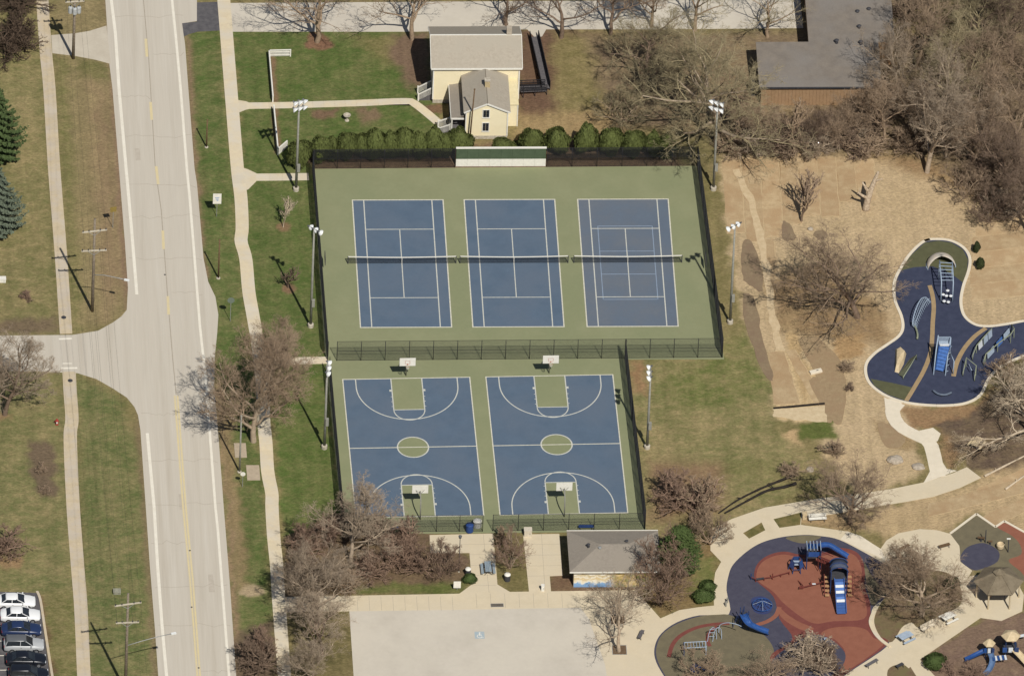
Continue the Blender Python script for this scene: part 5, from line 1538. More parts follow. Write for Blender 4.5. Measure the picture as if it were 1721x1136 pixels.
T(858, 955, 'vase', 5.5, 2.3, 'small bare tree in the narrow bed between the two entrance paths', B_grey, B_red)
T(848, 915, 'shrub', 2.6, 1.5, 'bare bush by the fence in the narrow entrance bed', B_brown)
T(430, 1128, 'shrub2', 4.2, 2.8, 'dark dense bush between road and sidewalk at the bottom', B_dark)
T(445, 1100, 'shrub', 3.8, 2.4, 'dark bush beside the sidewalk at the bottom, the upper one', B_dark, B_red)
T(1039, 1044, 'open', 8, 4.2, 'bare tree in the upper square tree pit on the plaza', B_grey)
T(1040, 1094, 'open2', 8.5, 4.8, 'bare tree in the lower square tree pit on the plaza', B_grey)
T(1110, 1017, 'vase', 9, 3.7, 'reddish budding tree at the corner of the low building', B_dark, B_red)
T(1118, 975, 'vase', 7, 3.2, 'reddish bare tree in front of the evergreen', B_red)
T(1135, 856, 'shrub2', 5.0, 3.4, 'reddish brown bush on the brown lawn by the court fence', B_red)
T(1168, 866, 'shrub', 5.4, 3.6, 'reddish brown bush on the brown lawn nearer the curved path', B_red, B_brown)
T(1192, 915, 'vase', 5, 3.0, 'twiggy bare tree over the path beside the evergreen', B_brown)
T(1428, 880, 'upright2', 9.5, 5.2, 'bare tree on the curve of the path above the rust playground', B_dark, B_brown)
T(1400, 760, 'shrub', 2.0, 1.6, 'bare brush beside the fallen limbs', B_brown)
T(1330, 800, 'shrub2', 1.8, 1.5, 'thin bare brush at the top end of the fallen limbs', B_brown)
T(1549, 1034, 'dense', 9.5, 5.6, 'bare tree in the kerbed bed between the playgrounds', B_grey, B_brown)
T(1352, 1120, 'shrub2', 3.6, 3.6, 'broad grey bush on the dark oval at the bottom of the rust playground', B_grey)
T(1385, 1128, 'shrub', 3.2, 2.8, 'smaller grey bush on the dark oval beside the path', B_grey, B_dark)
T(1285, 1160, 'low', 4.5, 4.5, 'bare tree at the bottom edge over the olive playground lobe', B_brown)
T(1180, 1150, 'vase', 5.0, 3.0, 'bare tree at the bottom edge beside the plaza', B_brown)
T(1735, 742, 'low', 11, 8.0, 'big pale branched tree at the right edge below the blue playground', B_pale, B_pale, rz=2.4)
T(1700, 655, 'vase', 5.0, 3.2, 'pale twiggy tree between the blue playground and the big pale tree', B_pale, B_brown)
T(1640, 1135, 'shrub2', 1.6, 1.8, 'low reddish brush on the mulch at the bottom right', B_red)
T(1590, 1130, 'shrub', 1.2, 1.5, 'low reddish brush right of the green shrub', B_red)

# ================================================================ EVERGREENS
def leaf_cards(P, N, size, rs, asp=1.6):
    """one small diamond leaf per point"""
    n = len(P)
    a = rs.normal(0, 1, (n, 3)); a /= np.linalg.norm(a, axis=1, keepdims=True)
    x = np.cross(N + a * .6, a); x /= np.linalg.norm(x, axis=1, keepdims=True) + 1e-9
    nn = N + rs.normal(0, .45, (n, 3)); y = np.cross(nn, x); y /= np.linalg.norm(y, axis=1, keepdims=True) + 1e-9
    s = size * (.6 + .8 * rs.rand(n, 1))
    V = np.stack([P - x * s * .5, P + y * s * .5 * asp, P + x * s * .5, P - y * s * .5 * asp], 1).reshape(-1, 3)
    Fc = np.arange(4 * n).reshape(-1, 4)
    return V, Fc
def globe(seed, n=4600, lumps=.28):
    rs = np.random.RandomState(seed)
    d = rs.normal(0, 1, (n, 3)); d /= np.linalg.norm(d, axis=1, keepdims=True)
    lp = rs.normal(0, 1, (14, 3)); lp /= np.linalg.norm(lp, axis=1, keepdims=True)
    bump = (np.clip(d @ lp.T, 0, 1) ** 6).max(1)
    rad = (1 - lumps + lumps * 1.6 * bump) * (rs.rand(n) ** .18)
    P = d * rad[:, None]
    z = P[:, 2]
    w = 1.0 - .5 * np.clip(z, -.2, 1) ** 1.3 if False else 1.0 - .48 * np.clip(z, 0, 1) ** 1.2
    P[:, 0] *= w; P[:, 1] *= w
    P[:, 2] = (z + 1) / 2
    return P, d
SH = []
for sd in (3, 4, 6):
    P, d = globe(sd); rs = np.random.RandomState(sd + 50)
    SH.append(np_mesh('foliage', *leaf_cards(P, d, .09, rs), smooth=False))
STEM = MB().tube([(0, 0, 0), (0, 0, .5), (.03, 0, .9)], [.06, .045, .02], 6).mesh('stem')
def leafmat(name, c, k=.6): return mat(name, C(*c), tuple(x * k for x in C(*c)), 2.2, .8, rnd=.12, spec=.15, lo=.3, hi=.7)
L_arb, L_ever, L_spruce, L_blue, L_dark = leafmat('arborvitae_leaf', (104, 112, 62)), leafmat('evergreen_leaf', (88, 104, 58)), leafmat('spruce_needle', (84, 100, 60)), leafmat('blue_spruce_needle', (116, 126, 106)), leafmat('dark_evergreen_leaf', (70, 78, 48))
def shrub(px, py, r, h, label, m=L_arb, group=None, k=None, name='evergreen_shrub', ry=None):
    p = G(px, py); t = thing(name, label, 'shrub', (p.x, p.y, 0), rz=random.uniform(0, 6.28) if ry is None else 0, group=group)
    t.scale = (r, ry or r, h)
    me = SH[(random.randrange(3) if k is None else k)]
    if len(me.materials) == 0: me.materials.append(m)
    o = link_mesh('foliage', me, None, t); set_mat(o, m); o.location.z = .02
    if len(STEM.materials) == 0: STEM.materials.append(B_brown)
    link_mesh('stem', STEM, None, t)
    return t
HG = 'clipped hedge shrubs along the far court fence'
ords = ['first', 'second', 'third', 'fourth', 'fifth', 'sixth', 'seventh', 'eighth', 'ninth', 'tenth']
ords = ['first', 'second', 'third', 'fourth', 'fifth', 'sixth', 'seventh', 'eighth', 'ninth', 'tenth', 'eleventh', 'twelfth']
for i, (x, y, r, h) in enumerate(((503, 270, 1.7, 3.4), (540, 264, 1.5, 3.5), (558, 259, 1.2, 2.8), (583, 257, 1.5, 3.5), (607, 256, 1.3, 3.1), (630, 257, 1.6, 3.7), (655, 255, 1.4, 3.2), (679, 254, 1.6, 3.6), (704, 255, 1.4, 3.2), (728, 254, 1.6, 3.8), (748, 253, 1.3, 3.1), (771, 252, 1.7, 3.5))):
    shrub(x, y + 7, r, h * 1.12, ords[i] + ' clipped evergreen from the left in the hedge left of the practice wall', group=HG)
for i, (x, y, r, h) in enumerate(((893, 249, 1.5, 3.2), (935, 249, 1.6, 3.3), (984, 249, 1.55, 3.8), (1026, 250, 1.6, 3.5), (1064, 252, 1.6, 3.3), (1096, 253, 1.4, 3.1), (1120, 255, 1.3, 2.8))):
    shrub(x, y + 7, r, h * 1.12, ords[i] + ' clipped evergreen from the left in the hedge right of the practice wall', group=HG)
shrub(845, 248, 1.4, .9, 'low green shrub at the foot of the yellow house gable')
shrub(870, 250, 1.0, .8, 'low green shrub at the right corner of the yellow house wing')
shrub(1571, 1118, 1.35, 1.5, 'rounded green shrub beside the path at the bottom right', L_ever)
shrub(1182, 1008, 1.3, 1.4, 'green shrub on the bed above the olive playground lobe', L_ever)
shrub(1190, 990, 1.0, 1.1, 'small green shrub beside the curved walk round the playground', L_ever)
shrub(790, 976, .9, .9, 'small green shrub by the white topped bin', L_ever)
shrub(1600, 985, 1.0, 1.2, 'small green shrub at the edge of the kerbed bed', L_dark)
shrub(1641, 424, .5, 1.6, 'upright dark evergreen sapling right of the blue playground, the upper one', L_dark)
shrub(1647, 452, .55, 1.7, 'upright dark evergreen sapling right of the blue playground, the lower one', L_dark)
def ever_tree(px, py, h, r, label, m, conical=True, seed=2, name='conifer_tree', nb=230, leaf=.17):
    rs = np.random.RandomState(seed); p = G(px, py)
    t = thing(name, label, 'tree', (p.x, p.y, 0))
    MB().tube([(0, 0, -.05), (0, 0, h * .5), (0, 0, h * .95)], [r * .08, r * .05, .02], 8).build('trunk', B_dark, t, local=True)
    f = np.linspace(.03, .98, nb); az = np.arange(nb) * 2.399
    zz = h * f
    prof = (1 - f) ** (.85 if conical else .45) * (1 if conical else 1.15) * (.6 + .4 * np.minimum(1, f / .12))
    ln = r * prof * (.75 + .4 * rs.rand(nb))
    PP, NN = [], []
    for i in range(nb):
        k = max(6, int(14 + ln[i] * 22))
        s = rs.rand(k) ** .7
        dirv = np.array([math.cos(az[i]), math.sin(az[i]), 0])
        pts = dirv[None] * (s * ln[i])[:, None]
        pts[:, 2] = zz[i] - (.28 if conical else -.1) * s * ln[i] + .12 * (s * ln[i]) ** 2
        side = np.array([-dirv[1], dirv[0], 0]); pts += side[None] * (rs.normal(0, .2, k) * (1.1 - s) * (ln[i] * .8 + .1))[:, None]
        pts[:, 2] += rs.normal(0, .06, k)
        PP.append(pts); NN.append(np.tile(np.array([[dirv[0] * .3, dirv[1] * .3, 1.0]]), (k, 1)))
    P = np.concatenate(PP); P[:, 2] = np.maximum(P[:, 2], .1); N = np.concatenate(NN)
    me = np_mesh('crown', *leaf_cards(P, N, leaf, rs, 2.0), smooth=False); me.materials.append(m)
    link_mesh('crown', me, None, t)
    return t
ever_tree(-14, 262, 12, 4.8, 'dark green spruce at the left edge beside the west sidewalk', L_spruce, seed=3, nb=300)
ever_tree(-14, 384, 11, 4.6, 'blue green spruce at the left edge, below the green one', L_blue, seed=4, nb=300)
ever_tree(1140, 962, 6.8, 2.6, 'broad green evergreen behind the low building', L_ever, conical=False, seed=5, nb=420, leaf=.13)

# ---- fallen limbs, rocks, timber
def log(pts, r, label, m=B_dark, name='fallen_limb'):
    W = [G(a, b, r) for a, b in pts]
    W = catmull(W, 5)
    rr = [r * (1 - .5 * k / (len(W) - 1)) * (1 + .12 * math.sin(k * 1.7)) for k in range(len(W))]
    t = thing(name, label, 'log', W[0])
    MB().tube(W, rr, 8).build('bole', m, t, smooth=True)
    for k in (len(W) // 3, 2 * len(W) // 3):
        q = W[k]; MB().tube([q, q + Vector((random.uniform(-.5, .5), random.uniform(-.5, .5), .35))], [r * .45, r * .2], 6).build('branch_stub', m, t)
M_log = mat('dark_rotten_bark', (.02, .017, .015), (.035, .03, .026), 5, .95)
log([(1335, 799), (1310, 808), (1285, 818), (1255, 832), (1232, 845), (1208, 862)], .17, 'dark fallen limb on the brown lawn, the upper of two', M_log)
log([(1338, 812), (1318, 818), (1290, 824), (1262, 838), (1240, 850), (1218, 862)], .2, 'dark fallen limb on the brown lawn, the lower of two', M_log)
log([(1330, 806), (1372, 805)], .07, 'thin dark stick lying right of the fallen limbs', M_log)
log([(1655, 800), (1690, 782), (1730, 762)], .16, 'pale fallen branch beside the dark mulch path', B_pale)
log([(1690, 822), (1721, 800), (1740, 790)], .14, 'pale fallen branch at the right edge below the path end', B_pale)
def rock(px, py, rx, ry, h, label, m):
    p = G(px, py); rs = np.random.RandomState(int(px))
    bm = bmesh.new(); bmesh.ops.create_icosphere(bm, subdivisions=3, radius=1)
    for v in bm.verts:
        n_ = noise.noise(v.co * 1.4 + Vector((px, py, 0))) * .25 + noise.noise(v.co * 4 + Vector((px, 0, py))) * .08
        v.co = v.co * (1 + n_); v.co = Vector((v.co.x * rx, v.co.y * ry, max(v.co.z, -.25) * h))
    me = bpy.data.meshes.new('boulder'); bm.to_mesh(me); bm.free()
    o = link_mesh('boulder', me, m, None, (p.x, p.y, h * .2)); tag(o, label, 'rock', 'pale boulders')
M_rock = mat('pale_rock', C(186, 174, 156), C(160, 148, 132), 3, .95, .3)
rock(1504, 774, .95, .75, .45, 'pale boulder on the straw left of the white path, the left one', M_rock)
rock(1543, 785, .8, .65, .3, 'pale flat boulder close beside the white path', M_rock)
rock(1361, 790, .45, .4, .35, 'small pale boulder near the top of the fallen limbs', M_rock)
rock(1362, 386, .35, .3, .3, 'small white stone on the straw slope', M_rock)
rock(1605, 228, .4, .35, .35, 'small white stone in the wood', M_rock)
a, b = G(1300, 687), G(1386, 679)
o = thing('timber_beam', 'long dark timber laid across the straw path', 'timber', a)
MB().bar(a + Vector((0, 0, .09)), b + Vector((0, 0, .09)), .2, .18).build('beam', M_log, o)
for f in (.12, .88):
    q = a.lerp(b, f); MB().tube([q + Vector((0, -.14, -.1)), q + Vector((0, -.14, .3))], .03, 6).build('stake', M_brownwood, o)
p = G(1371, 626); o = thing('concrete_block', 'pale concrete block lying at the edge of the straw path', 'block', (p.x, p.y, 0), rz=.35)
bevel(MB().box((0, 0, .15), (1.5, .55, .3)).build('slab', M_newwalk, o, local=True), .03); MB().box((.2, 0, .31), (.25, .1, .03)).build('lifting_eye', M_darkgrey, o, local=True)

# pale broken trunk leaning on the straw slope
p = G(1455, 352)
t = thing('tree_snag', 'pale broken tree trunk leaning on the straw slope', 'tree trunk', (p.x, p.y, 0))
M_snag = mat('bleached_wood', C(208, 190, 164), C(160, 140, 118), 4, .95, .4, spec=.05)
bole = MB().tube(catmull([(0, 0, -.1), (.15, .1, 1.2), (.45, .3, 2.5), (.95, .7, 3.9), (1.35, 1.0, 5.0)], 3), [.48, .44, .42, .4, .38, .36, .34, .31, .29, .26, .22, .18, .1], 10).build('bole', M_snag, t, local=True, smooth=True)
for pts, rr in (([(.4, .25, 2.3), (-.1, .35, 3.0), (-.55, .4, 3.9)], [.24, .18, .08]), ([(.2, .1, 1.6), (-.5, .05, 2.1), (-1.0, .1, 2.5), (-1.15, .1, 2.3)], [.22, .17, .12, .05]), ([(.9, .65, 3.7), (1.3, .5, 4.1), (1.9, .5, 4.3)], [.18, .12, .05]), ([(-.75, .08, 2.3), (-.85, .2, 3.0)], [.11, .04])):
    MB().tube(pts, rr, 7).build('broken_limb', M_snag, t, local=True, smooth=True)

# ================================================================ BLUE PLAYGROUND
S1 = 1136 / 330.0
def Z1(x, y): return (1391 + x / S1, 380 + y / S1)     # measured on an enlargement of the photo
M_rubN = mat('navy_rubber', C(68, 73, 92), C(60, 65, 84), 1.2, .9, .1, 30, fine=.06)
M_rubO = mat('olive_rubber', C(98, 98, 72), C(90, 90, 66), 1.2, .9, .1, 30, fine=.06)
M_rubT = mat('tan_rubber', C(172, 148, 112), C(160, 137, 104), 1.5, .9, .1, 30, fine=.05)
M_rubB = mat('slate_rubber', C(82, 81, 94), C(74, 73, 87), 1.2, .9, .1, 30, fine=.06)
M_rubG = mat('grey_olive_rubber', C(122, 113, 90), C(112, 104, 84), 1.0, .9, .1, 30, fine=.06)
M_rubR = mat('rust_rubber', C(150, 99, 80), C(143, 93, 75), 1.0, .9, .1, 30, fine=.05)
M_rubD = mat('dark_red_rubber', C(128, 76, 68), C(120, 70, 63), 1.2, .9, .1, 30, fine=.06)
pg1 = [(1553.7, 406), (1577, 402.7), (1600, 406), (1620.5, 418), (1630, 435), (1628, 455.5), (1619, 482), (1615, 508), (1620.5, 531), (1638, 545.6), (1661, 549), (1690, 545.6), (1721, 540), (1760, 535), (1790, 550), (1780, 580), (1721, 599), (1696, 609.5), (1676, 621), (1661, 638.6), (1647, 665), (1623, 678), (1588.6, 682), (1551, 680.7), (1519, 676), (1490, 666), (1466.5, 650), (1456, 633), (1456, 612), (1469.5, 595), (1490, 580.5), (1510, 566), (1517.4, 551.4), (1514.5, 531), (1504, 505), (1503, 476), (1513, 452.6), (1530.5, 426.5)]
rub1 = sheet('playground_surface', pg1, .05, M_rubN, smooth_n=5)
def olive(pts, z, m, parent): return sheet('coloured_field', pts, z, m, parent, kind=None)
olive([Z1(*q) for q in ((415, 262), (500, 240), (605, 234), (700, 270), (745, 300), (790, 335), (805, 270), (812, 195), (782, 138), (715, 98), (640, 87), (562, 98), (486, 168), (440, 225))], .056, M_rubO, rub1)
olive([Z1(*q) for q in ((248, 885), (370, 908), (490, 935), (452, 1012), (345, 975), (270, 925))], .056, M_rubO, rub1)
def stripe(pts, w, m, parent, z=.06):
    W = catmull([Vector((p.x, p.y, 0)) for p in GL(pts)], 5); mb = MB(); band(mb, W, w, z - .02, z); return mb.build('path_stripe', m, parent)
stripe([Z1(*q) for q in ((590, 345), (606, 400), (614, 470), (608, 560), (605, 640), (596, 730), (560, 830), (510, 920), (455, 1012))], .52, M_rubT, rub1)
stripe([Z1(*q) for q in ((915, 592), (850, 640), (790, 710), (748, 790), (728, 870))], .55, M_rubT, rub1)
# concrete kerb round it, in lengths
kc = catmull([Vector((p.x, p.y, 0)) for p in GL(pg1)], 5, True)
mb = MB(); band(mb, kc + [kc[0]], .2, -.02, .09); kb = mb.build('playground_kerb', M_newwalk); kb['kind'] = 'structure'
step = 4
for i in range(0, len(kc), step):
    seg = [kc[(i + k) % len(kc)] for k in range(step + 1)]
    seg[0] = seg[0].lerp(seg[1], .04); seg[-1] = seg[-1].lerp(seg[-2], .04)
    mb = MB(); band(mb, seg, .36, -.02, .1); mb.build('kerb_length', M_newwalk, kb)
M_pipe = mat('pale_blue_pipe', C(168, 184, 200), C(150, 166, 184), 4, .4)
M_gpipe = mat('grey_green_pipe', C(150, 156, 132), C(130, 136, 116), 4, .45)
M_plblue = mat('blue_plastic', C(84, 124, 190), C(70, 108, 172), 3, .35, spec=.5)
M_royal = mat('royal_blue_plastic', C(50, 88, 148), C(42, 76, 134), 3, .3, spec=.5)
M_plwhite = mat('white_plastic', C(226, 228, 228), C(206, 210, 212), 4, .4)
M_sand = mat('sand_plastic', C(214, 194, 158), C(196, 176, 140), 3, .6)
M_panel = mat('translucent_grey_panel', C(176, 190, 204), C(158, 172, 188), 3, .4)
GZ = .05
def P1(x, y, z=0.0): return G(*Z1(x, y), z)
def pipes(name, m, parent, lines, r=.05):
    for l in lines: MB().tube(l, r, 8).build(name, m, parent, smooth=True)
# domed hood with a ladder frame
o_ = P1(690, 450); 
t = thing('ladder_climber', 'tall pale blue ladder frame at the olive end of the blue playground', 'climbing frame', (o_.x, o_.y, GZ))
la, lb = P1(655, 440), P1(722, 440)
HL = 2.6
ta, tb_ = P1(648, 200, HL + .5), P1(722, 205, HL + .5)
for a, b in ((la, ta), (lb, tb_)):
    a = Vector((a.x, a.y, GZ)); b = Vector(b); mid = Vector((a.x + (b.x - a.x) * .15, a.y + (b.y - a.y) * .12, HL))
    MB().tube([a, mid, mid.lerp(b, .5), b], .07, 8).build('rail', M_pipe, t, smooth=True)
    q = Vector((b.x, b.y, GZ)); MB().tube([q, b], .06, 8).build('post', M_pipe, t, smooth=True)
for k in range(6):
    f = .12 + k * .16
    zf = HL + .5 * f
    l_ = Vector((la.x + (ta.x - la.x) * (.12 + .88 * f), la.y + (ta.y - la.y) * (.12 + .88 * f), zf)); r_ = Vector((lb.x + (tb_.x - lb.x) * (.12 + .88 * f), lb.y + (tb_.y - lb.y) * (.12 + .88 * f), zf))
    MB().tube([l_, r_], .045, 8).build('rung', M_pipe, t)
for k, (dx, dy, dz) in enumerate(((-.5, .25, .9), (.1, .5, 1.3), (.5, .1, .8), (-.1, -.1, 1.0), (-.4, -.5, .5), (.15, -.6, .45))):
    q = Vector(((la.x + lb.x) / 2 + dx * .9, la.y + dy, GZ + dz))
    pod = MB().lathe(q, [(.1, -.05), (.2, -.02), (.22, .05), (.14, .12), (.04, .15)], 10).build('step_pod', M_plwhite, t)
    MB().tube([(q.x, q.y, GZ), (q.x, q.y, q.z)], .025, 6).build('stalk', M_darkgrey, t)
p = P1(655, 232)
t = thing('domed_hood', 'pale shell shaped hood at the head of the ladder frame', 'play hood', (p.x, p.y, GZ))
n_ = 12; vs = []; fs = []
for j in range(7):
    el = j / 6 * math.pi / 2
    for k in range(n_ + 1):
        az = R(-10) + k / n_ * R(215)
        rr = 1.75 * math.cos(el); vs.append((rr * math.cos(az), rr * math.sin(az) * 1.0, 1.55 * math.sin(el)))
for j in range(6):
    for k in range(n_):
        a = j * (n_ + 1) + k; fs.append((a, a + 1, a + n_ + 2, a + n_ + 1))
hd = MB().add(vs, fs).build('shell', mat('pale_shell', C(205, 190, 172), C(190, 184, 172), 1.2, .6), t, local=True, smooth=True)
sm = hd.modifiers.new('thick', 'SOLIDIFY'); sm.thickness = .06
MB().tube([(1.75 * math.cos(R(-10) + k / n_ * R(215)), 1.75 * math.sin(R(-10) + k / n_ * R(215)), .04) for k in range(n_ + 1)], .06, 6).build('base_rim', M_pipe, t, local=True)
# blue slide tower
p = P1(650, 760)
t = thing('slide_tower', 'tall frame with broad ribbed blue slide in the middle of the blue playground', 'slide', (p.x, p.y, GZ))
TH = 3.4
base = [P1(612, 862), P1(680, 868), P1(612, 760), P1(700, 770)]
tops = [P1(640, 632, TH + .3), P1(712, 645, TH + .3)]
for s, (b, tp) in enumerate(zip((base[0], base[1]), tops)):
    b = Vector((b.x, b.y, GZ)); MB().tube([b, b.lerp(tp, .55) + Vector((0, .2, .25)), tp], .08, 8).build('side_rail', M_pipe, t, smooth=True)
    q = Vector((tp.x, tp.y + .25, GZ)); MB().tube([q, tp], .08, 8).build('post', M_pipe, t, smooth=True)
c0 = (tops[0] + tops[1]) / 2; c1 = (Vector((base[0].x, base[0].y, 0)) + Vector((base[1].x, base[1].y, 0))) / 2
wd = (tops[1] - tops[0]).length
MB().box((c0.x, c0.y - .35, TH - .5), (wd - .2, 1.0, .08)).build('platform', M_panel, t)
sl_top, sl_bot = Vector((c0.x, c0.y - .85, TH - .45)), Vector((c1.x + .05, c1.y + .55, GZ + .25))
for k in range(7):
    a = sl_top.lerp(sl_bot, (k + .03) / 7); b = sl_top.lerp(sl_bot, (k + .9) / 7)
    MB().bar(a, b, wd * .78 - k * .05, .1).build('slide_rib', M_plblue, t)
for s in (-1, 1): MB().bar(sl_top + Vector((s * wd * .42, 0, .12)), sl_bot + Vector((s * wd * .33, 0, .12)), .08, .28).build('slide_wall', M_royal, t)
MB().bar(sl_top + Vector((-wd * .36, .05, .1)), sl_top + Vector((wd * .36, .05, .1)), .3, .1).build('slide_lip', M_plwhite, t)
for k in range(4):
    z = TH - .35 + k * .18; MB().tube([(c0.x - wd / 2, c0.y + .03, z), (c0.x + wd / 2, c0.y + .03, z)], .04, 6).build('guard_rail', M_pipe, t)
for k in range(5):
    f = .1 + k * .16; a = Vector((base[1].x, base[1].y, GZ)).lerp(tops[1], f); MB().tube([a, a + Vector((.3, .25, 0))], .035, 6).build('side_rung', M_pipe, t)
pipes('brace', M_pipe, t, [[Vector((tops[1].x, tops[1].y + .2, TH * .4)), Vector((tops[1].x + .35, tops[1].y - 2.2, TH * .55)), Vector((tops[1].x + .3, tops[1].y - 2.4, GZ))]], .06)
# curved net climber
p = P1(520, 500)
t = thing('net_climber', 'curved pale blue ribbed climber on the left of the blue playground', 'climbing frame', (p.x, p.y, GZ))
cv = [P1(492, 598), P1(497, 575), P1(518, 520), P1(545, 470), P1(575, 440)]
cv = catmull([Vector((q.x, q.y, GZ)) for q in cv], 4)
top = [q + Vector((-.05, .1, .55 + 1.0 * math.sin(k / (len(cv) - 1) * math.pi))) for k, q in enumerate(cv)]
MB().tube(top, .06, 8).build('top_rail', M_pipe, t, smooth=True)
for k in range(0, len(cv), 1):
    MB().tube([top[k], cv[k] + Vector((.45, -.1, 0))], .035, 6).build('rib', M_pipe, t)
MB().tube([q + Vector((.25, -.05, .55)) for q in cv], .03, 6).build('rope', M_panel, t)
p = P1(510, 610)
t = thing('balance_beam', 'short curved green grey beam below the ribbed climber', 'beam', (p.x, p.y, GZ))
cv = catmull([P1(490, 556, .4), P1(510, 590, .4), P1(520, 625, .4), P1(518, 652, .3)], 4)
MB().tube(cv, .12, 8).build('beam', M_gpipe, t, smooth=True)
for k in (1, len(cv) - 2): MB().tube([(cv[k].x, cv[k].y, GZ), cv[k]], .06, 6).build('support', M_darkgrey, t)
# rock slabs
def slab_rock(pts, z0, z1, label, m, name='climbing_rock'):
    p = P1(*pts[0]); t = thing(name, label, 'climbing rock', (p.x, p.y, GZ))
    W = [P1(*q) for q in pts]; c = sum(W, Vector()) / len(W)
    vs = [(q.x, q.y, GZ) for q in W] + [tuple(Vector((q.x, q.y, 0)).lerp(Vector((c.x, c.y, 0)), .3) + Vector((0, 0, z1 * (.75 + .3 * ((k * 7) % 3) / 2)))) for k, q in enumerate(W)]
    n = len(W); ar = sum(W[i].x * W[(i + 1) % n].y - W[(i + 1) % n].x * W[i].y for i in range(n))
    fs = [(i, (i + 1) % n, (i + 1) % n + n, i + n) for i in range(n)]
    vs.append((c.x, c.y, z1 * 1.1)); fs += [(i + n, (i + 1) % n + n, 2 * n) for i in range(n)]
    if ar < 0: fs = [f[::-1] for f in fs]
    MB().add(vs, fs).build('rock_body', m, t)
    for k in range(3):
        q = W[k].lerp(c, .45); MB().lathe((q.x, q.y, z1 * .62), [(.09, 0), (.11, .1), (.05, .18)], 8).build('hand_hold', M_gpipe, t)
slab_rock([(392, 715), (420, 702), (455, 740), (440, 800), (412, 852), (388, 845)], 0, .75, 'sand coloured faceted climbing rock on the blue playground', M_sand)
t_pts = [P1(437, 873, .35), P1(478, 808, .8), P1(514, 745, .8)]
t = thing('leaning_panel', 'long grey green leaning climbing panel right of the faceted rock', 'climbing panel', (t_pts[0].x, t_pts[0].y, GZ))
MB().tube([Vector((t_pts[0].x, t_pts[0].y, GZ)), t_pts[0], t_pts[1], t_pts[2], Vector((t_pts[2].x, t_pts[2].y, GZ))], .07, 8).build('rail', M_gpipe, t, smooth=True)
a, b = t_pts[0], t_pts[2]; a2, b2 = Vector((a.x - .5, a.y + .75, GZ + .02)), Vector((b.x - .75, b.y + .1, GZ + .02))
mb = MB(); roof_slab(mb, a, b, b2, a2, .05); mb.build('panel', mat('olive_brown_panel', C(110, 112, 92), C(98, 100, 82), 3, .7), t)
# bent pipe frames with panels on the right
def bent(label, pts, panels, m=M_gpipe, r=.07):
    W = [P1(x, y, z) for x, y, z in pts]
    t = thing('bent_pipe_frame', label, 'play frame', (W[0].x, W[0].y, GZ), group='bent pipe frames')
    W2 = [Vector((W[0].x, W[0].y, GZ))] + W + [Vector((W[-1].x, W[-1].y, GZ))]
    MB().tube(W2, r, 8).build('pipe', m, t, smooth=True)
    for i, (fa, fb, z0, mm) in enumerate(panels):
        d = [0]
        a, b = W[1].lerp(W[-1], fa), W[1].lerp(W[-1], fb)
        mb = MB(); roof_slab(mb, a - Vector((0, 0, .06)), b - Vector((0, 0, .06)), Vector((b.x + .1, b.y - .1, z0)), Vector((a.x + .1, a.y - .1, z0)), .04); mb.build('panel', mm, t)
    for q in W[1:-1]: MB().tube([(q.x, q.y, GZ), q], r * .8, 6).build('post', m, t)
bent('bent pipe frame with white panels on the right of the blue playground', [(840, 745, .9), (862, 690, 1.2), (905, 640, 1.4), (950, 590, 1.4)], [(.1, .35, .3, M_plwhite), (.45, .7, .3, M_panel), (.75, .98, .3, M_panel)])
bent('long looping pipe frame with blue panels at the far right of the blue playground', [(905, 775, .9), (915, 740, 1.2), (985, 680, 1.3), (1060, 625, 1.4), (1080, 595, 1.4), (1065, 570, 1.2)], [(.05, .3, .3, M_panel), (.4, .62, .3, M_plblue), (.68, .9, .3, M_panel)])
bent('zigzag pipe frame at the end of the short tan stripe', [(783, 850, .5), (803, 760, 1.5), (860, 808, 1.5), (850, 880, .5)], [(.3, .6, .9, M_panel)])
p = P1(660, 965); t = thing('curved_bench', 'small curved grey bench near the lower edge of the blue playground', 'bench', (p.x, p.y, GZ))
cv = catmull([P1(610, 950, .35), P1(640, 970, .35), P1(680, 975, .35), P1(717, 962, .35)], 4)
MB().tube(cv, .13, 8).build('seat', mat('slate_seat', C(108, 118, 132), C(96, 106, 120), 3, .6), t, smooth=True)
for k in (2, len(cv) // 2, len(cv) - 3): MB().tube([(cv[k].x, cv[k].y, GZ), cv[k]], .07, 6).build('foot', M_darkgrey, t)

# ================================================================ RUST PLAYGROUND
pg2 = [(1225, 1032), (1221, 992), (1224, 969), (1232, 949), (1255, 927), (1280, 912), (1312, 903), (1350, 899), (1380, 901), (1410, 907), (1450, 927), (1480, 944), (1511, 963), (1512, 985), (1490, 1005), (1468, 1020), (1464, 1045), (1475, 1070), (1493, 1084), (1421, 1134), (1370, 1175), (1250, 1190), (1150, 1185), (1116, 1136), (1101, 1107), (1101, 1084), (1112, 1064), (1137, 1046), (1175, 1034)]
rub2 = sheet('playground_surface', pg2, .05, M_rubB, smooth_n=4)
def field(pts, z, m, name='coloured_field'):
    W = catmull([Vector((p.x, p.y, 0)) for p in GL(pts)], 4, True)
    return MB().prism([(p.x, p.y) for p in W], z - .03, z).build(name, m, rub2)
field([(1228, 1034), (1205, 1033), (1175, 1036), (1139, 1048), (1114, 1065), (1104, 1085), (1104, 1106), (1118, 1135), (1152, 1180), (1250, 1184), (1290, 1150), (1298, 1110), (1300, 1090), (1285, 1068), (1258, 1050)], .056, M_rubG)
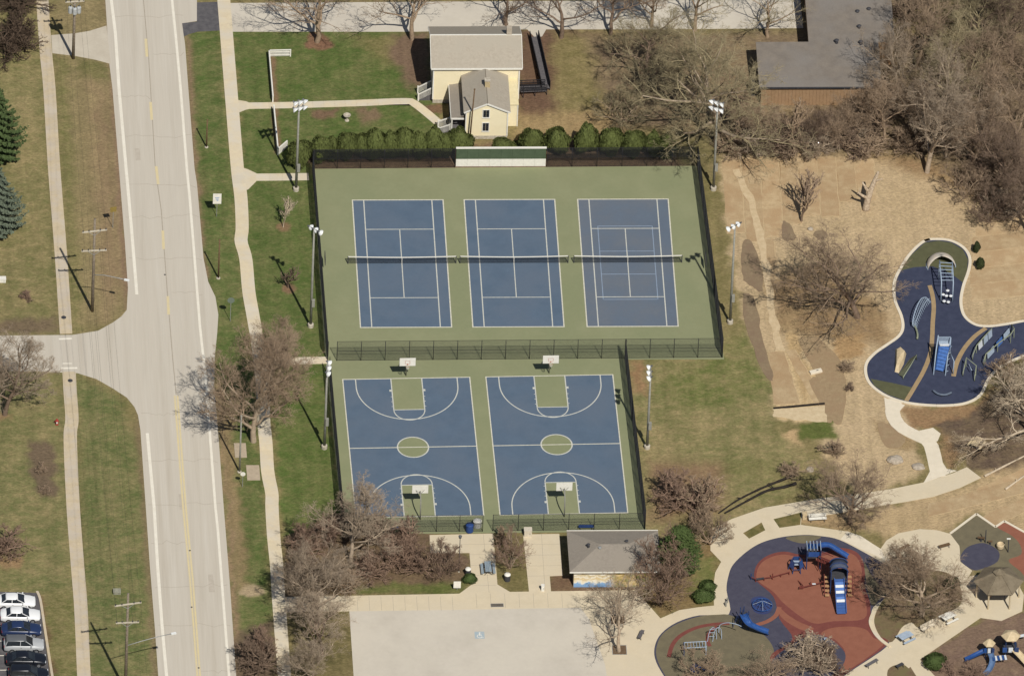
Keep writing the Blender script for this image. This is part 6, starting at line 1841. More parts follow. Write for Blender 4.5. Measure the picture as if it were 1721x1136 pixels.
RED = [(1271, 976), (1268, 960), (1276, 944), (1294, 932), (1319, 927), (1345, 932), (1380, 930), (1410, 921), (1436, 926), (1449, 940), (1454, 962), (1453, 985), (1462, 1012), (1464, 1040), (1474, 1066), (1491, 1083), (1420, 1133), (1375, 1168), (1330, 1160), (1298, 1116), (1298, 1098), (1332, 1074), (1310, 1040), (1300, 1003)]
field(RED, .0565, M_rubD, 'border_field')
field([(1274, 976), (1272, 961), (1280, 946), (1297, 936), (1319, 932), (1346, 937), (1380, 935), (1411, 927), (1432, 931), (1444, 943), (1449, 963), (1447, 985), (1455, 1012), (1452, 1040), (1400, 1044), (1370, 1048), (1345, 1036), (1315, 1012), (1300, 995)], .062, M_rubR)
field([(1308, 1020), (1325, 1034), (1345, 1046), (1368, 1056), (1352, 1060), (1330, 1050), (1312, 1036)], .0625, M_rubR)
field([(1395, 1056), (1430, 1053), (1455, 1058), (1468, 1072), (1484, 1084), (1420, 1128), (1408, 1110), (1420, 1095), (1402, 1074), (1380, 1066)], .062, M_rubR)
field([(1300, 1107), (1325, 1087), (1350, 1072), (1375, 1067), (1400, 1077), (1420, 1097), (1417, 1117), (1400, 1136), (1370, 1165), (1320, 1160), (1296, 1130)], .0635, M_rubB)
field([(1320, 904), (1350, 900), (1380, 902), (1364, 910), (1345, 913)], .057, M_rubG)
field([(1452, 945), (1462, 962), (1480, 985), (1500, 992), (1480, 1005), (1466, 1018), (1458, 990)], .0575, M_rubG)
def stripe2(pts, w, m, z):
    W = catmull([Vector((p.x, p.y, 0)) for p in GL(pts)], 5); mb = MB(); band(mb, W, w, z - .03, z); mb.build('path_stripe', m, rub2)
stripe2([(1226, 1048), (1200, 1049), (1170, 1055), (1144, 1068), (1130, 1084), (1124, 1104)], .5, M_rubD, .061)
stripe2([(1206, 1052), (1193, 1062), (1189, 1075), (1193, 1086)], .45, M_rubD, .0605)
stripe2([(1272, 1050), (1290, 1044), (1304, 1034), (1310, 1020)], .55, M_rubR, .0608)
field([(1262, 1008), (1278, 1002), (1293, 1008), (1298, 1022), (1288, 1032), (1268, 1028)], .0555, mat('deep_blue_rubber', C(66, 74, 112), C(60, 68, 104), 1.5, .9), 'blue_spot')
kk = catmull([Vector((p.x, p.y, 0)) for p in GL([(1468, 1030), (1463, 1046), (1470, 1064), (1482, 1077), (1496, 1087)])], 5)
mb = MB(); band(mb, kk, .25, 0, .12); kb = mb.build('planter_kerb', M_walk); kb['kind'] = 'structure'
for i in range(0, len(kk) - 4, 4):
    mb = MB(); seg = [kk[i].lerp(kk[i + 1], .05)] + kk[i + 1:i + 4] + [kk[i + 4].lerp(kk[i + 3], .05)]; band(mb, seg, .42, 0, .16); mb.build('kerb_stone', M_walk, kb)

def chute(name, pts, w, m, parent, wall=.22, closed=False):
    """half pipe slide along 3D points"""
    P = catmull(pts, 5); vs = []; fs = []; nn = 7
    for i, p in enumerate(P):
        d = (P[min(i + 1, len(P) - 1)] - P[max(i - 1, 0)]).normalized(); s = d.cross(Vector((0, 0, 1))).normalized(); u = s.cross(d).normalized()
        for k in range(nn):
            a = math.pi * k / (nn - 1); vs.append(p - s * math.cos(a) * w / 2 + u * (-math.sin(a) * wall + wall))
        for k in range(nn):
            a = math.pi * (nn - 1 - k) / (nn - 1); vs.append(p - s * math.cos(a) * (w / 2 + .05) + u * (-math.sin(a) * (wall + .05) + wall))
    m2 = 2 * nn
    for i in range(len(P) - 1):
        for k in range(m2): fs.append((i * m2 + k, i * m2 + (k + 1) % m2, (i + 1) * m2 + (k + 1) % m2, (i + 1) * m2 + k))
    fs.append(tuple(range(m2))); fs.append(tuple(range((len(P) - 1) * m2, len(P) * m2))[::-1])
    return MB().add(vs, fs).build(name, m, parent, smooth=False)
M_dkblue = mat('dark_blue_metal', C(58, 76, 116), C(48, 62, 98), 4, .5)
M_maroon = mat('maroon_metal', C(126, 70, 62), C(108, 58, 52), 4, .5)
# big tower with the wide ribbed slide
c = G(1408, 990); t = thing('play_tower', 'play tower with wide blue banded slide on the rust surface', 'play structure', (c.x, c.y, GZ))
ph = 2.3
for sx in (-1, 1):
    for sy in (-1, 1): MB().tube([(sx * .95, sy * .9, 0), (sx * .95, sy * .9, 3.4)], .065, 8).build('post', M_dkblue, t, local=True)
MB().box((0, 0, ph), (2.0, 1.9, .1)).build('platform', M_darkgrey, t, local=True)
arch = [(1.05 * math.cos(R(k * 15)), 0, 3.3 + .75 * math.sin(R(k * 15))) for k in range(13)]
for yy in (-.85, 0, .85): MB().tube([(x, yy, z) for x, _, z in arch], .07, 8).build('arch_roof_rib', M_dkblue, t, local=True, smooth=True)
vs = [(x * .96, yy, z - .05) for x, _, z in arch for yy in (-.85, .85)]
o = MB().add(vs, [(2 * k, 2 * k + 1, 2 * k + 3, 2 * k + 2) for k in range(12)]).build('arch_roof', mat('grey_arch_roof', C(86, 92, 108), C(76, 82, 98), 3, .6), t, local=True, smooth=True); o.modifiers.new('thick', 'SOLIDIFY').thickness = .04
wl_ = G(1414.5, 1034)
s0, s1 = Vector((c.x, c.y - 1.0, GZ + ph + .1)), Vector((wl_.x, wl_.y, GZ + .2))
bands_ = [M_royal, M_plblue, M_plwhite, M_plblue, M_plwhite, M_royal, M_plblue, M_plwhite, M_royal, M_royal, M_royal, M_royal]
for k, mm in enumerate(bands_):
    MB().bar(s0.lerp(s1, (k + .02) / 12), s0.lerp(s1, (k + .97) / 12), 1.05, .08).build('slide_segment', mm, t)
for s in (-1, 1): MB().bar(s0 + Vector((s * .56, 0, .14)), s1 + Vector((s * .56, 0, .14)), .09, .3).build('slide_wall', M_royal, t)
for s in (-1, 1):
    for k in range(5):
        MB().box((s * 1.35, .3 - k * .45, .35 + .32 * (4 - k)), (.5, .35, .08)).build('step_pod', mat('tan_step', C(190, 150, 110), C(170, 132, 96), 4, .6), t, local=True)
    MB().tube([(s * 1.65, .5, 1.9), (s * 1.65, -1.7, .6)], .05, 6).build('hand_rail', M_maroon, t, local=True)
for yy in (-1, 1):
    MB().box((-.95, 0, ph + .5), (.05, 1.7, .7)).build('side_panel', M_dkblue, t, local=True) if yy < 0 else MB().box((.95, 0, ph + .5), (.05, 1.7, .7)).build('side_panel', M_dkblue, t, local=True)
# second tower with tube slide
c = G(1366, 950); t = thing('play_tower', 'smaller blue play tower with curving slide at the top of the rust playground', 'play structure', (c.x, c.y, GZ))
for sx in (-1, 1):
    for sy in (-1, 1): MB().tube([(sx * .8, sy * .75, 0), (sx * .8, sy * .75, 3.0)], .06, 8).build('post', M_dkblue, t, local=True)
MB().box((0, 0, 1.8), (1.7, 1.6, .1)).build('platform', M_darkgrey, t, local=True)
for a in range(4): MB().box((.8 * math.cos(a * math.pi / 2), .75 * math.sin(a * math.pi / 2), 2.3), (.05, 1.3, .7), a * math.pi / 2).build('side_panel', M_royal if a % 2 else M_dkblue, t, local=True)
for k in range(5): MB().tube([(-.8 + k * .4, -.8, 3.0), (-.8 + k * .4, .8, 3.05)], .05, 6).build('roof_bar', M_panel, t, local=True)
chute('slide', [G(1378, 919, 2.0), G(1392, 918, 1.8), G(1408, 927, 1.1), G(1424, 937, .35)], .75, M_royal, t, .3)
br0, br1 = G(1375, 938, 1.6), G(1400, 948, 2.0)
for k in range(7): MB().bar(br0.lerp(br1, (k + .05) / 7), br0.lerp(br1, (k + .9) / 7), .9, .07).build('bridge_plank', M_maroon, t)
for s in (-1, 1): MB().tube([br0 + Vector((0, s * .5, .8)), br1 + Vector((0, s * .5, .8))], .05, 6).build('bridge_rail', M_maroon, t)
for k in range(6):
    q = br0.lerp(br1, k / 5); MB().tube([(q.x, q.y - .5, GZ), (q.x, q.y - .5, q.z + .8)], .035, 6).build('bridge_post', M_maroon, t)
# hexagonal climber
c = G(1338, 957); t = thing('hex_climber', 'small blue hexagonal climber left of the play towers', 'climbing frame', (c.x, c.y, GZ))
for k in range(6):
    a0, a1 = k * math.pi / 3, (k + 1) * math.pi / 3
    MB().tube([(.95 * math.cos(a0), .95 * math.sin(a0), 0), (.6 * math.cos(a0), .6 * math.sin(a0), 1.5)], .06, 8).build('leg', M_dkblue, t, local=True)
    for rr, zz in ((.82, .55), (.6, 1.5)): MB().tube([(rr * math.cos(a0), rr * math.sin(a0), zz), (rr * math.cos(a1), rr * math.sin(a1), zz)], .05, 6).build('ring_bar', M_dkblue, t, local=True)
    if k % 2: 
        mb = MB(); roof_slab(mb, (.8 * math.cos(a0), .8 * math.sin(a0), .6), (.8 * math.cos(a1), .8 * math.sin(a1), .6), (.6 * math.cos(a1), .6 * math.sin(a1), 1.4), (.6 * math.cos(a0), .6 * math.sin(a0), 1.4), .05); mb.build('panel', M_royal, t, local=True)
MB().box((0, 0, 1.0), (.8, .8, .08)).build('platform', M_panel, t, local=True)
# balance trail
c = G(1300, 972); t = thing('balance_trail', 'line of dark beams and posts crossing the left of the rust surface', 'balance trail', (c.x, c.y, GZ))
prev = None
for k, (x, y) in enumerate(((1262, 974), (1270, 978), (1284, 976), (1298, 974), (1312, 970), (1326, 966))):
    q = G(x, y); MB().tube([(q.x, q.y, GZ), (q.x, q.y, GZ + (.9 if k in (0, 3) else .45))], .07, 8).build('post', M_maroon if k else M_dkblue, t)
    if prev is not None: MB().bar((prev.x, prev.y, GZ + .4), (q.x, q.y, GZ + .4), .26 if k == 2 else .1, .08).build('beam', M_darkgrey if k == 2 else M_maroon, t)
    prev = q
c = G(1352, 985); t = thing('seesaw', 'maroon balance frame on the open rust surface', 'seesaw', (c.x, c.y, GZ))
a, b = G(1343, 988, .5), G(1386, 977, .6)
MB().bar(a, b, .12, .08).build('beam', M_maroon, t)
for (x, y) in ((1346, 990), (1362, 984), (1380, 980)): q = G(x, y); MB().tube([(q.x, q.y, GZ), (q.x, q.y, GZ + .55)], .06, 6).build('post', M_maroon, t)
q = G(1347, 991); MB().box((q.x, q.y, GZ + .35), (.55, .35, .06)).build('seat', M_maroon, t)
q = G(1368, 981, .6); MB().box((q.x, q.y, .62), (.4, .2, .06)).build('seat', M_plwhite, t)
q = G(1341, 976); MB().bar((q.x, q.y, GZ), (q.x + .5, q.y - 1.5, GZ + .5), .1).build('beam', M_maroon, t)
# blue net spinner on the spot
c = G(1281, 1020); t = thing('rope_spinner', 'low blue rope spinner on the blue round spot', 'spinner', (c.x, c.y, GZ))
MB().tube([(0, 0, 0), (0, 0, 1.0)], .07, 8).build('mast', M_dkblue, t, local=True)
MB().tube([(1.15 * math.cos(k * math.pi / 9), 1.15 * math.sin(k * math.pi / 9), .35) for k in range(19)], .05, 6, caps=False).build('ring', M_royal, t, local=True)
for k in range(12):
    a = k * math.pi / 6; MB().tube([(0, 0, .95), (1.15 * math.cos(a), 1.15 * math.sin(a), .36)], .025, 5).build('rope', M_royal if k % 3 else M_panel, t, local=True)
MB().tube([(.6 * math.cos(k * math.pi / 6), .6 * math.sin(k * math.pi / 6), .64) for k in range(13)], .025, 5, caps=False).build('rope', M_royal, t, local=True)
# free standing curved slide
c = G(1252, 1054); t = thing('curved_slide', 'curved bright blue slide between the slate and olive surfaces', 'slide', (c.x, c.y, GZ))
chute('chute', [G(1249, 1032, 2.1), G(1252, 1040, 1.9), G(1259, 1050, 1.5), G(1272, 1057, .9), G(1291, 1064, .3)], .85, M_royal, t, .3)
for (x, y, z) in ((1247, 1056, 2.9), (1257, 1058, 2.9), (1249, 1050, 2.9), (1243, 1052, 2.9)): q = G(x, y); MB().tube([(q.x, q.y, GZ), (q.x, q.y, z)], .06, 8).build('post', M_dkblue, t)
q = G(1249, 1054); MB().box((q.x, q.y, 2.0), (.9, .8, .08)).build('platform', M_darkgrey, t)
for k in range(5): MB().tube([(q.x - .7 - k * .12, q.y - .35, 1.8 - k * .36), (q.x - .7 - k * .12, q.y + .35, 1.8 - k * .36)], .035, 6).build('ladder_rung', M_dkblue, t)
ar = [G(1208, 1062, .05), G(1210, 1050, 1.0), G(1222, 1046, 1.7), G(1236, 1048, 2.0), G(1246, 1052, 2.0)]
MB().tube(catmull(ar, 4), .05, 6).build('arch_rail', M_panel, t)
# arched climber and bars on the olive lobe
c = G(1204, 1072); t = thing('arch_climber', 'thin grey arch climber on the olive surface', 'climbing frame', (c.x, c.y, GZ))
a, b = G(1189, 1078), G(1204, 1072)
for w_ in (0, .6): MB().tube(catmull([(a.x + w_, a.y, GZ), (a.x + w_ + .2, a.y + .3, 1.3), ((a.x + b.x) / 2 + w_, (a.y + b.y) / 2, 1.9), (b.x + w_ - .1, b.y, 1.3), (b.x + w_, b.y - .2, GZ)], 4), .045, 6).build('hoop', M_panel, t)
for z in (.6, 1.2, 1.7): MB().tube([(a.x + .2, a.y + .25, z), (a.x + .8, a.y + .25, z)], .03, 6).build('rung', M_panel, t)
c = G(1168, 1096); t = thing('bar_climber', 'grey bar climber with dark end post on the olive surface', 'climbing frame', (c.x, c.y, GZ))
for (x, y) in ((1149, 1098), (1186, 1096)):
    for s in (-1, 1): q = G(x, y); MB().tube([(q.x, q.y + s * .45, GZ), (q.x, q.y + s * .45, 1.35)], .06, 8).build('post', M_dkblue if x < 1160 else M_panel, t)
for k in range(8): q = G(1150 + k * 5, 1098 - k * .2); MB().tube([(q.x, q.y - .5, 1.3), (q.x, q.y + .5, 1.3)], .035, 6).build('bar', M_panel, t)
for s in (-1, 1): q, r_ = G(1149, 1098), G(1186, 1096); MB().tube([(q.x, q.y + s * .5, 1.3), (r_.x, r_.y + s * .5, 1.3)], .045, 6).build('side_rail', M_panel, t)
c = G(1168, 1128); t = thing('dark_climber', 'low dark blue climber half hidden by branches on the olive surface', 'climbing frame', (c.x, c.y, GZ))
MB().lathe((0, 0, 0), [(.55, 0), (.6, .5), (.35, .9), (.1, 1.0)], 8).build('cone', M_dkblue, t, local=True)
MB().tube([(.3, 0, .8), (1.2, -.3, .5), (2.4, -.5, .15)], .16, 8).build('tunnel', M_dkblue, t, local=True)
# cream boulder seat and blue rocker
c = G(1358, 1078); t = thing('cream_pod_seat', 'cream rounded pod seat on the dark oval', 'seat', (c.x, c.y, GZ))
MB().lathe((0, 0, 0), [(.3, 0), (.42, .2), (.45, .5), (.36, .62), (.28, .5), (.1, .4)], 14).build('shell', M_sand, t, local=True); MB().lathe((0, 0, -.02), [(.34, 0), (.34, .06), (.2, .07)], 12).build('foot', M_darkgrey, t, local=True)
c = G(1380, 1082); t = thing('rocker', 'blue grey rocking beam on the dark oval', 'rocker', (c.x, c.y, GZ))
a, b = G(1363, 1090, .6), G(1388, 1074, .9); MB().bar(a, b, .16, .1).build('beam', M_dkblue, t); MB().tube([(c.x, c.y, GZ), (c.x, c.y, .75)], .1, 8).build('pivot', M_panel, t)
for q in (a, b): MB().box((q.x, q.y, q.z + .1), (.4, .4, .08)).build('seat', M_panel, t)

# ================================================================ SMALL PLAYGROUND, GAZEBO, TODDLER FRAME
rub3 = sheet('playground_surface', [(1597, 897), (1641, 864), (1673, 886), (1688, 876), (1740, 905), (1740, 985), (1690, 962), (1634, 959), (1614, 944), (1613, 918)], .044, M_rubG)
def f3(pts, z, m):
    W = catmull([Vector((p.x, p.y, 0)) for p in GL(pts)], 4, True); MB().prism([(p.x, p.y) for p in W], z - .03, z).build('coloured_field', m, rub3)
f3([(1676, 886), (1688, 879), (1736, 906), (1736, 980), (1715, 960), (1695, 942), (1716, 932), (1714, 915), (1700, 900)], .05, M_rubR)
f3([(1614, 942), (1620, 925), (1634, 916), (1656, 913), (1678, 926), (1676, 944), (1650, 956), (1634, 957)], .052, M_rubB)
for seg in ([(1597, 897), (1641, 864)], [(1641, 864), (1673, 886)], [(1673, 886), (1688, 876)], [(1688, 876), (1740, 905)]):
    W = [Vector((p.x, p.y, 0)) for p in GL(seg)]; mb = MB(); band(mb, W, .28, -.02, .11); o = mb.build('playground_kerb', M_newwalk); o['kind'] = 'structure'
c = G(1656, 912); t = thing('spring_rider', 'dark spring rider with tall post on the small playground', 'spring rider', (c.x, c.y, .05))
MB().tube([(0, 0, 0), (0, 0, 1.9)], .06, 8).build('post', M_darkgrey, t, local=True); MB().bar((-.9, .4, .5), (-.1, .1, .6), .22, .14).build('body', M_brownwood, t, local=True); MB().lathe((-.5, .25, 0), [(.14, 0), (.1, .2), (.14, .45)], 10).build('spring', M_darkgrey, t, local=True); MB().box((.55, -.3, .45), (.5, .25, .1)).build('seat', M_brownwood, t, local=True)
MB().lathe((.55, -.3, 0), [(.12, 0), (.09, .2), (.12, .4)], 10).build('spring', M_darkgrey, t, local=True)
c = G(1681, 922); t = thing('cream_pod_seat', 'cream pod seat on the small playground above the pavilion', 'seat', (c.x, c.y, .05))
MB().lathe((0, 0, 0), [(.3, 0), (.42, .2), (.48, .6), (.4, .75), (.3, .6), (.1, .5)], 14).build('shell', M_sand, t, local=True); MB().lathe((0, 0, -.02), [(.34, 0), (.34, .06), (.2, .07)], 12).build('foot', M_darkgrey, t, local=True)
c = G(1694, 928); t = thing('sign_post', 'slim grey post with white top on the small playground', 'post', (c.x, c.y, .05))
MB().tube([(0, 0, 0), (0, 0, 2.0)], .06, 8).build('post', M_darkgrey, t, local=True); MB().box((0, 0, 2.05), (.45, .2, .08)).build('top_plate', M_whitepaint, t, local=True)

c0 = G(1676.5, 1004); gz = 2.45
t = thing('gazebo', 'open gazebo with brown shingled hexagonal roof and pale posts', 'gazebo', (c0.x, c0.y, .03))
gr = 2.85; ph0 = R(0)
corn = [Vector((gr * 1.02 * math.cos(ph0 + k * math.pi / 3), gr * math.sin(ph0 + k * math.pi / 3), gz)) for k in range(6)]
apex = Vector((0, 0, gz + 1.6)); inr = [q.lerp(apex, .8) for q in corn]
M_groof = mat('brown_shingles', C(128, 116, 96), C(112, 101, 84), 3, .9, .3, 10, c3=C(134, 122, 102), s3=.6, fine=.08)
for k in range(6):
    a, b, c_, d = corn[k], corn[(k + 1) % 6], inr[(k + 1) % 6], inr[k]
    mb = MB(); roof_slab(mb, a, b, c_, d, .09); mb.build('roof_panel', M_groof, t, local=True)
    q = corn[k] * .86; MB().tube([(q.x, q.y, 0), (q.x, q.y, gz + .1)], .1, 10).build('post', mat('pale_timber', C(206, 190, 158), C(190, 174, 144), 3, .8), t, local=True)
    q2 = corn[(k + 1) % 6] * .86; MB().bar((q.x, q.y, gz - .05), (q2.x, q2.y, gz - .05), .12, .18).build('beam', M_brownwood, t, local=True)
    m_ = (q - Vector((0, 0, q.z))); MB().bar((q.x, q.y, gz - .7), (q.x + (q2.x - q.x) * .18, q.y + (q2.y - q.y) * .18, gz - .15), .08).build('knee_brace', M_brownwood, t, local=True)
MB().lathe((0, 0, gz + 1.22), [(.62, 0), (.62, .25), (.75, .27), (.72, .34), (.06, .75)], 6).build('cupola', M_groof, t, local=True)
bench(1676, 1003, 'pale bench under the gazebo roof', m=M_walkL, Lb=2.2)

# toddler structure with cream hexagon roofs
c = G(1682, 1112); t = thing('toddler_play_structure', 'small play structure with cream hexagonal roofs and blue slides on the mulch', 'play structure', (c.x, c.y, 0))
for (x, y, r_, z) in ((1697, 1100, 1.15, 2.9), (1661, 1104, .75, 2.1)):
    q = G(x, y)
    MB().lathe((q.x, q.y, z), [(r_, 0), (r_, .1), (r_ * .5, .5), (.05, .7)], 6).build('roof', M_sand, t)
    for k in range(4):
        a = R(45 + 90 * k); MB().tube([(q.x + r_ * .7 * math.cos(a), q.y + r_ * .7 * math.sin(a), 0), (q.x + r_ * .7 * math.cos(a), q.y + r_ * .7 * math.sin(a), z + .05)], .06, 8).build('post', M_dkblue, t)
    MB().box((q.x, q.y, 1.1), (r_ * 1.5, r_ * 1.5, .1)).build('platform', M_darkgrey, t)
    for k in range(3):
        MB().box((q.x - r_ * .6 + k * r_ * .6, q.y - r_ * .75, 1.5), (r_ * .45, .05, .7)).build('side_panel', (M_royal, M_plwhite, M_dkblue)[k], t)
chute('slide', [G(1655, 1094, 1.3), G(1642, 1100, 1.0), G(1630, 1106, .6), G(1622, 1109, .3)], .6, M_royal, t, .2)
chute('slide', [G(1664, 1098, 1.3), G(1668, 1110, 1.0), G(1664, 1124, .55), G(1655, 1134, .3)], .6, mat('grey_blue_plastic', C(98, 122, 156), C(86, 108, 142), 3, .4), t, .2)
chute('slide', [G(1704, 1092, 1.3), G(1716, 1104, .9), G(1732, 1122, .4)], .8, M_sand, t, .2)
a, b = G(1668, 1106, 1.15), G(1692, 1104, 1.15)
for k in range(6): MB().bar(a.lerp(b, (k + .05) / 6), a.lerp(b, (k + .9) / 6), .8, .06).build('bridge_plank', M_plwhite if k % 2 else M_royal, t)
q = G(1712, 1085); MB().bar((q.x - .7, q.y, 1.3), (q.x + .9, q.y + .5, 1.3), .35, .1).build('panel', M_plwhite, t)

# site furniture round the playgrounds
bench(1352 + 22, 876, 'white slatted bench on the ring walk at the top of the rust playground', rz=.08, m=M_whitepaint, Lb=2.1, back=True)
cabinet(1352, 872, (.5, .5, .9), 'cream litter bin beside the white bench', M_sand, name='litter_bin', z=.036, cat='bin')
bench(1560, 1058, 'pale bench on the walk below the kerbed bed', rz=R(38), m=M_newwalk, Lb=2.0, back=True)
bench(1520, 924, 'thin dark bench on the left of the round plaza', rz=R(35), m=M_brownwood, Lb=1.4)
bench(1587, 921, 'thin dark bench on the right of the round plaza', rz=R(22), m=M_brownwood, Lb=1.4)
bench(1077, 1070, 'grey bench on the plaza beside the olive playground lobe', rz=R(70), m=M_deck, Lb=1.5)
bench(1465, 1118, 'grey slatted bench on the walk at the bottom', rz=R(40), m=M_deck, Lb=1.8)
bench(1512, 1122, 'small dark bench beside the bottom bed', rz=R(35), m=M_darkgrey, Lb=1.0)
def picnic(px, py, label, rz, m):
    p = G(px, py); t = thing('picnic_table', label, 'table', (p.x, p.y, .036), rz=rz, group='picnic tables')
    for k in range(4): MB().box((0, -.33 + k * .22, .75), (1.7, .2, .05)).build('table_slat', m, t, local=True)
    for s in (-1, 1):
        MB().box((0, s * .75, .45), (1.7, .26, .05)).build('bench_slat', m, t, local=True)
        mb = MB(); x = s * .55; mb.bar((x, -.5, 0), (x, .2, .72), .06); mb.bar((x, .5, 0), (x, -.2, .72), .06); mb.bar((x, -.8, .41), (x, .8, .41), .06); mb.build('leg_frame', M_darkgrey, t, local=True)
    return t
picnic(1594, 1043, 'white topped picnic table on the walk beside the kerbed bed', R(35), M_whitepaint)
picnic(1522, 1076, 'grey and white picnic table on the small paved bay', R(35), M_panel)
picnic(1641, 750, 'pale wooden picnic table tilted on the dark mulch by fallen branches', R(60), M_sand)
for (x, y, rz) in ((1038, 1041, 0.0), (1041, 1092, 0.0)):
    p = G(x, y); t = thing('tree_grate', 'brown square tree pit, the %s of two on the plaza' % ('upper' if y < 1060 else 'lower'), 'tree pit', (p.x, p.y, .037), group='square tree pits')
    MB().box((0, 0, .004), (1.6, 1.6, .008)).build('soil', mat('pit_soil', C(120, 100, 78), C(100, 82, 64), 4, .95, .3), t, local=True)
    mb = MB()
    for s in (-1, 1): mb.box((s * .82, 0, .008), (.06, 1.7, .016)); mb.box((0, s * .82, .0085), (1.58, .06, .015))
    mb.build('frame', M_galv, t, local=True)
for i, (x, y) in enumerate(((1457, 929), (1466, 935), (1475, 941), (1484, 946))):
    pass
p = G(1221, 1016); t = thing('entrance_marker', 'pair of small grey marker posts at the left playground entrance', 'bollard', (p.x, p.y, .05))
for k in (-1, 1): MB().lathe((.1 * k, .35 * k, 0), [(.1, 0), (.1, .7), (.07, .78)], 10).build('post', M_pole, t, local=True)
MB().bar((-.1, -.35, .6), (.1, .35, .6), .05).build('chain_bar', M_darkgrey, t, local=True)

# ================================================================ PARKED CARS
M_tyre = mat('tyre_rubber', (.02, .02, .02), (.03, .03, .03), 8, .85)
M_rim = mat('alloy_rim', (.45, .46, .48), (.35, .36, .38), 6, .35, metal=.6)
M_headl = mat('headlight_glass', C(235, 238, 240), C(215, 220, 225), 4, .15)
M_tail = mat('red_tail_light', C(180, 50, 45), C(160, 40, 38), 4, .3)
def car_paint(name, c): return mat(name, c, tuple(x * .94 for x in c), 1.0, .28, spec=.55)
def loft(mb, stations):
    """stations: (x, [(y, z) half profile from bottom centre to top centre])"""
    rings = []
    for x, hp in stations:
        rings.append([(x, -y, z) for y, z in hp] + [(x, y, z) for y, z in hp[::-1]])
    n = len(rings[0]); vs = [v for r_ in rings for v in r_]; fs = []
    for i in range(len(rings) - 1):
        for k in range(n): fs.append((i * n + k, i * n + (k + 1) % n, (i + 1) * n + (k + 1) % n, (i + 1) * n + k))
    fs.append(tuple(range(n))[::-1]); fs.append(tuple(range((len(rings) - 1) * n, len(rings) * n)))
    mb.add(vs, [f[::-1] for f in fs])
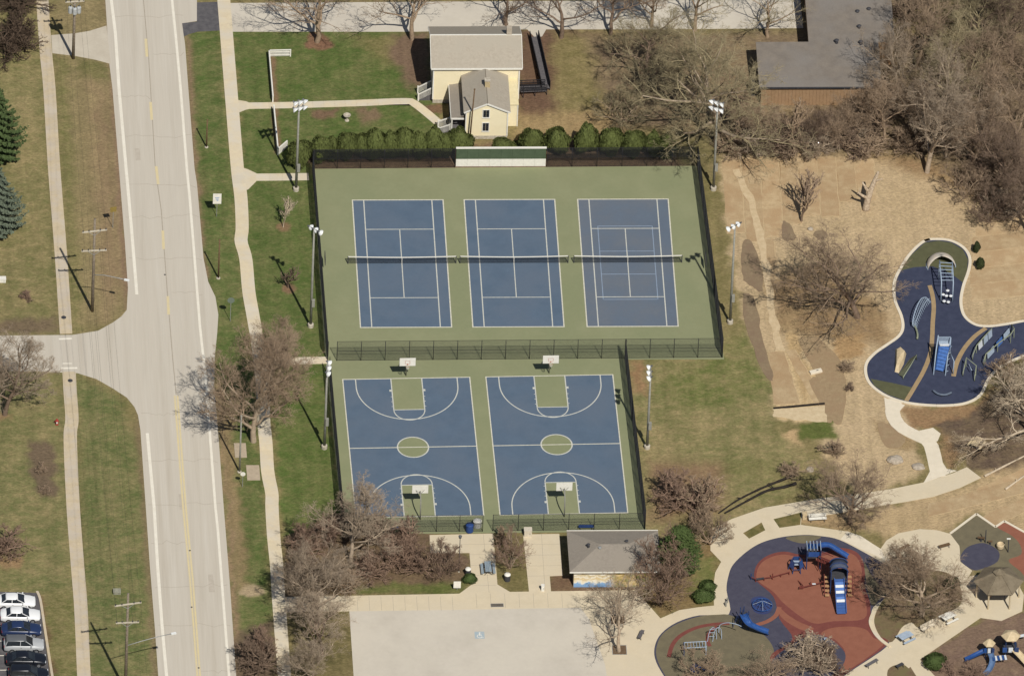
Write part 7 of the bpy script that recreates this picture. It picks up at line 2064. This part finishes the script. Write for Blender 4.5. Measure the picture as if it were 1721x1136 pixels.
def car(px, py, label, paint, kind='sedan', rz=0.0, roofm=None):
    p = G(px, py); t = thing('parked_car', label, 'car', (p.x, p.y, .03), rz=rz, group='cars parked at the kerb')
    L = 4.7; hood, deck = (.98, 1.02) if kind == 'sedan' else (1.08, 1.12)
    # body up to the belt line
    def hp(w, zb, zt): return [(0, zb), (w * .9, zb), (w, zb + .18), (w, zt - .25), (w * .95, zt - .05), (w * .82, zt), (0, zt + .02)]
    st = [(-2.35, hp(.68, .45, .8)), (-2.28, hp(.8, .3, deck - .08)), (-1.9, hp(.87, .24, deck)), (-1.2, hp(.89, .22, deck + .02)), (0, hp(.9, .22, 1.0 if kind == 'sedan' else 1.1)), (.9, hp(.9, .22, hood)), (1.7, hp(.87, .24, hood - .1)), (2.15, hp(.8, .28, hood - .22)), (2.32, hp(.66, .42, hood - .32))]
    mb = MB(); loft(mb, st); mb.build('body', paint, t, local=True, smooth=True)
    bz_ = 1.0 if kind == 'sedan' else 1.1; rt = 1.45 if kind == 'sedan' else 1.72
    back = -1.75 if kind == 'sedan' else -2.2; rb = -1.05 if kind == 'sedan' else -1.95
    # glasshouse
    xs = [(back, bz_ - .02), (rb, rt), (.15, rt), (1.05, bz_ - .03)]
    wl_, wt_ = .8, .62
    def corner(x, z, s, w): return (x, s * w, z)
    gl = MB().add([corner(back, bz_ - .03, -1, wl_), corner(back, bz_ - .03, 1, wl_), corner(1.05, bz_ - .04, 1, wl_), corner(1.05, bz_ - .04, -1, wl_), corner(rb, rt - .04, -1, wt_), corner(rb, rt - .04, 1, wt_), corner(.15, rt - .04, 1, wt_), corner(.15, rt - .04, -1, wt_)],
                  [(0, 3, 2, 1), (4, 5, 6, 7), (0, 1, 5, 4), (2, 3, 7, 6), (1, 2, 6, 5), (3, 0, 4, 7)])
    gl.build('window_glass', M_glass, t, local=True)
    rf = MB(); loft(rf, [(rb - .12, [(0, rt - .1), (wt_ * .9, rt - .1), (wt_ * .96, rt - .06), (wt_ * .8, rt - .03), (0, rt - .02)]), (rb + .1, [(0, rt - .08), (wt_ + .02, rt - .08), (wt_ + .03, rt - .03), (wt_ * .85, rt + .01), (0, rt + .03)]), (-.1, [(0, rt - .08), (wt_ + .02, rt - .08), (wt_ + .03, rt - .03), (wt_ * .85, rt + .01), (0, rt + .03)]), (.25, [(0, rt - .12), (wt_ * .94, rt - .12), (wt_ * .97, rt - .08), (wt_ * .8, rt - .05), (0, rt - .04)])])
    rf.build('roof', roofm or paint, t, local=True, smooth=True)
    for s in (-1, 1):
        for (xa, za, xb, zb) in ((1.06, bz_ - .05, .16, rt - .05), (back - .01, bz_ - .05, rb - .02, rt - .05), (-.45, bz_ - .05, -.42, rt - .05)):
            MB().bar((xa, s * (wl_ + .005), za), (xb, s * (wt_ + .01), zb), .07, .06).build('pillar', paint, t, local=True)
        MB().box((.85, s * 1.0, bz_ + .03), (.14, .18, .12)).build('mirror', paint, t, local=True)
        MB().box((2.2, s * .58, hood - .32), (.14, .3, .12)).build('headlight', M_headl, t, local=True)
        MB().box((-2.28, s * .6, deck - .22), (.12, .3, .14)).build('tail_light', M_tail, t, local=True)
        for x in (-1.4, 1.42):
            w = MB().tube([(x, s * .72, .33), (x, s * .92, .33)], .33, 18).build('wheel', M_tyre, t, local=True)
            MB().tube([(x, s * .915, .33), (x, s * .928, .33)], .2, 12).build('rim', M_rim, w, local=True)
        MB().box((-.35, s * .903, bz_ - .22), (.18, .02, .03)).build('door_handle', M_darkgrey, t, local=True)
    mb = MB(); mb.box((2.31, 0, .5), (.06, 1.0, .16)); mb.build('grille', M_darkgrey, t, local=True)
    MB().box((-2.36, 0, .62), (.02, .5, .12)).build('number_plate', M_whitepaint, t, local=True)
    return t
P_white, P_navy, P_silver, P_black, P_grey = car_paint('white_car_paint', (.78, .78, .76)), car_paint('navy_car_paint', (.02, .035, .09)), car_paint('silver_car_paint', (.42, .43, .43)), car_paint('black_car_paint', (.012, .014, .02)), car_paint('grey_car_paint', (.12, .125, .13))
car(26, 1017, 'white sedan, uppermost of the cars parked at the kerb', P_white)
car(34, 1040, 'white sedan parked second from the top beside the navy car', P_white)
car(36, 1064, 'navy blue sedan parked between a white sedan and a silver wagon', P_navy)
car(40, 1090, 'silver grey wagon parked below the navy car', P_silver, 'wagon', roofm=P_grey)
car(44, 1114, 'black sedan parked fifth from the top', P_black)
car(48, 1140, 'dark sedan cut by the bottom edge, lowest of the parked cars', P_black, 'wagon')
for k in range(6):
    a, b = G(-30, 1028 + k * 24.6), G(16, 1028 + k * 24.4)
    mb = MB(); band(mb, [a, b], .12, .028, .034); mb.build('bay_line', M_white, carlot)
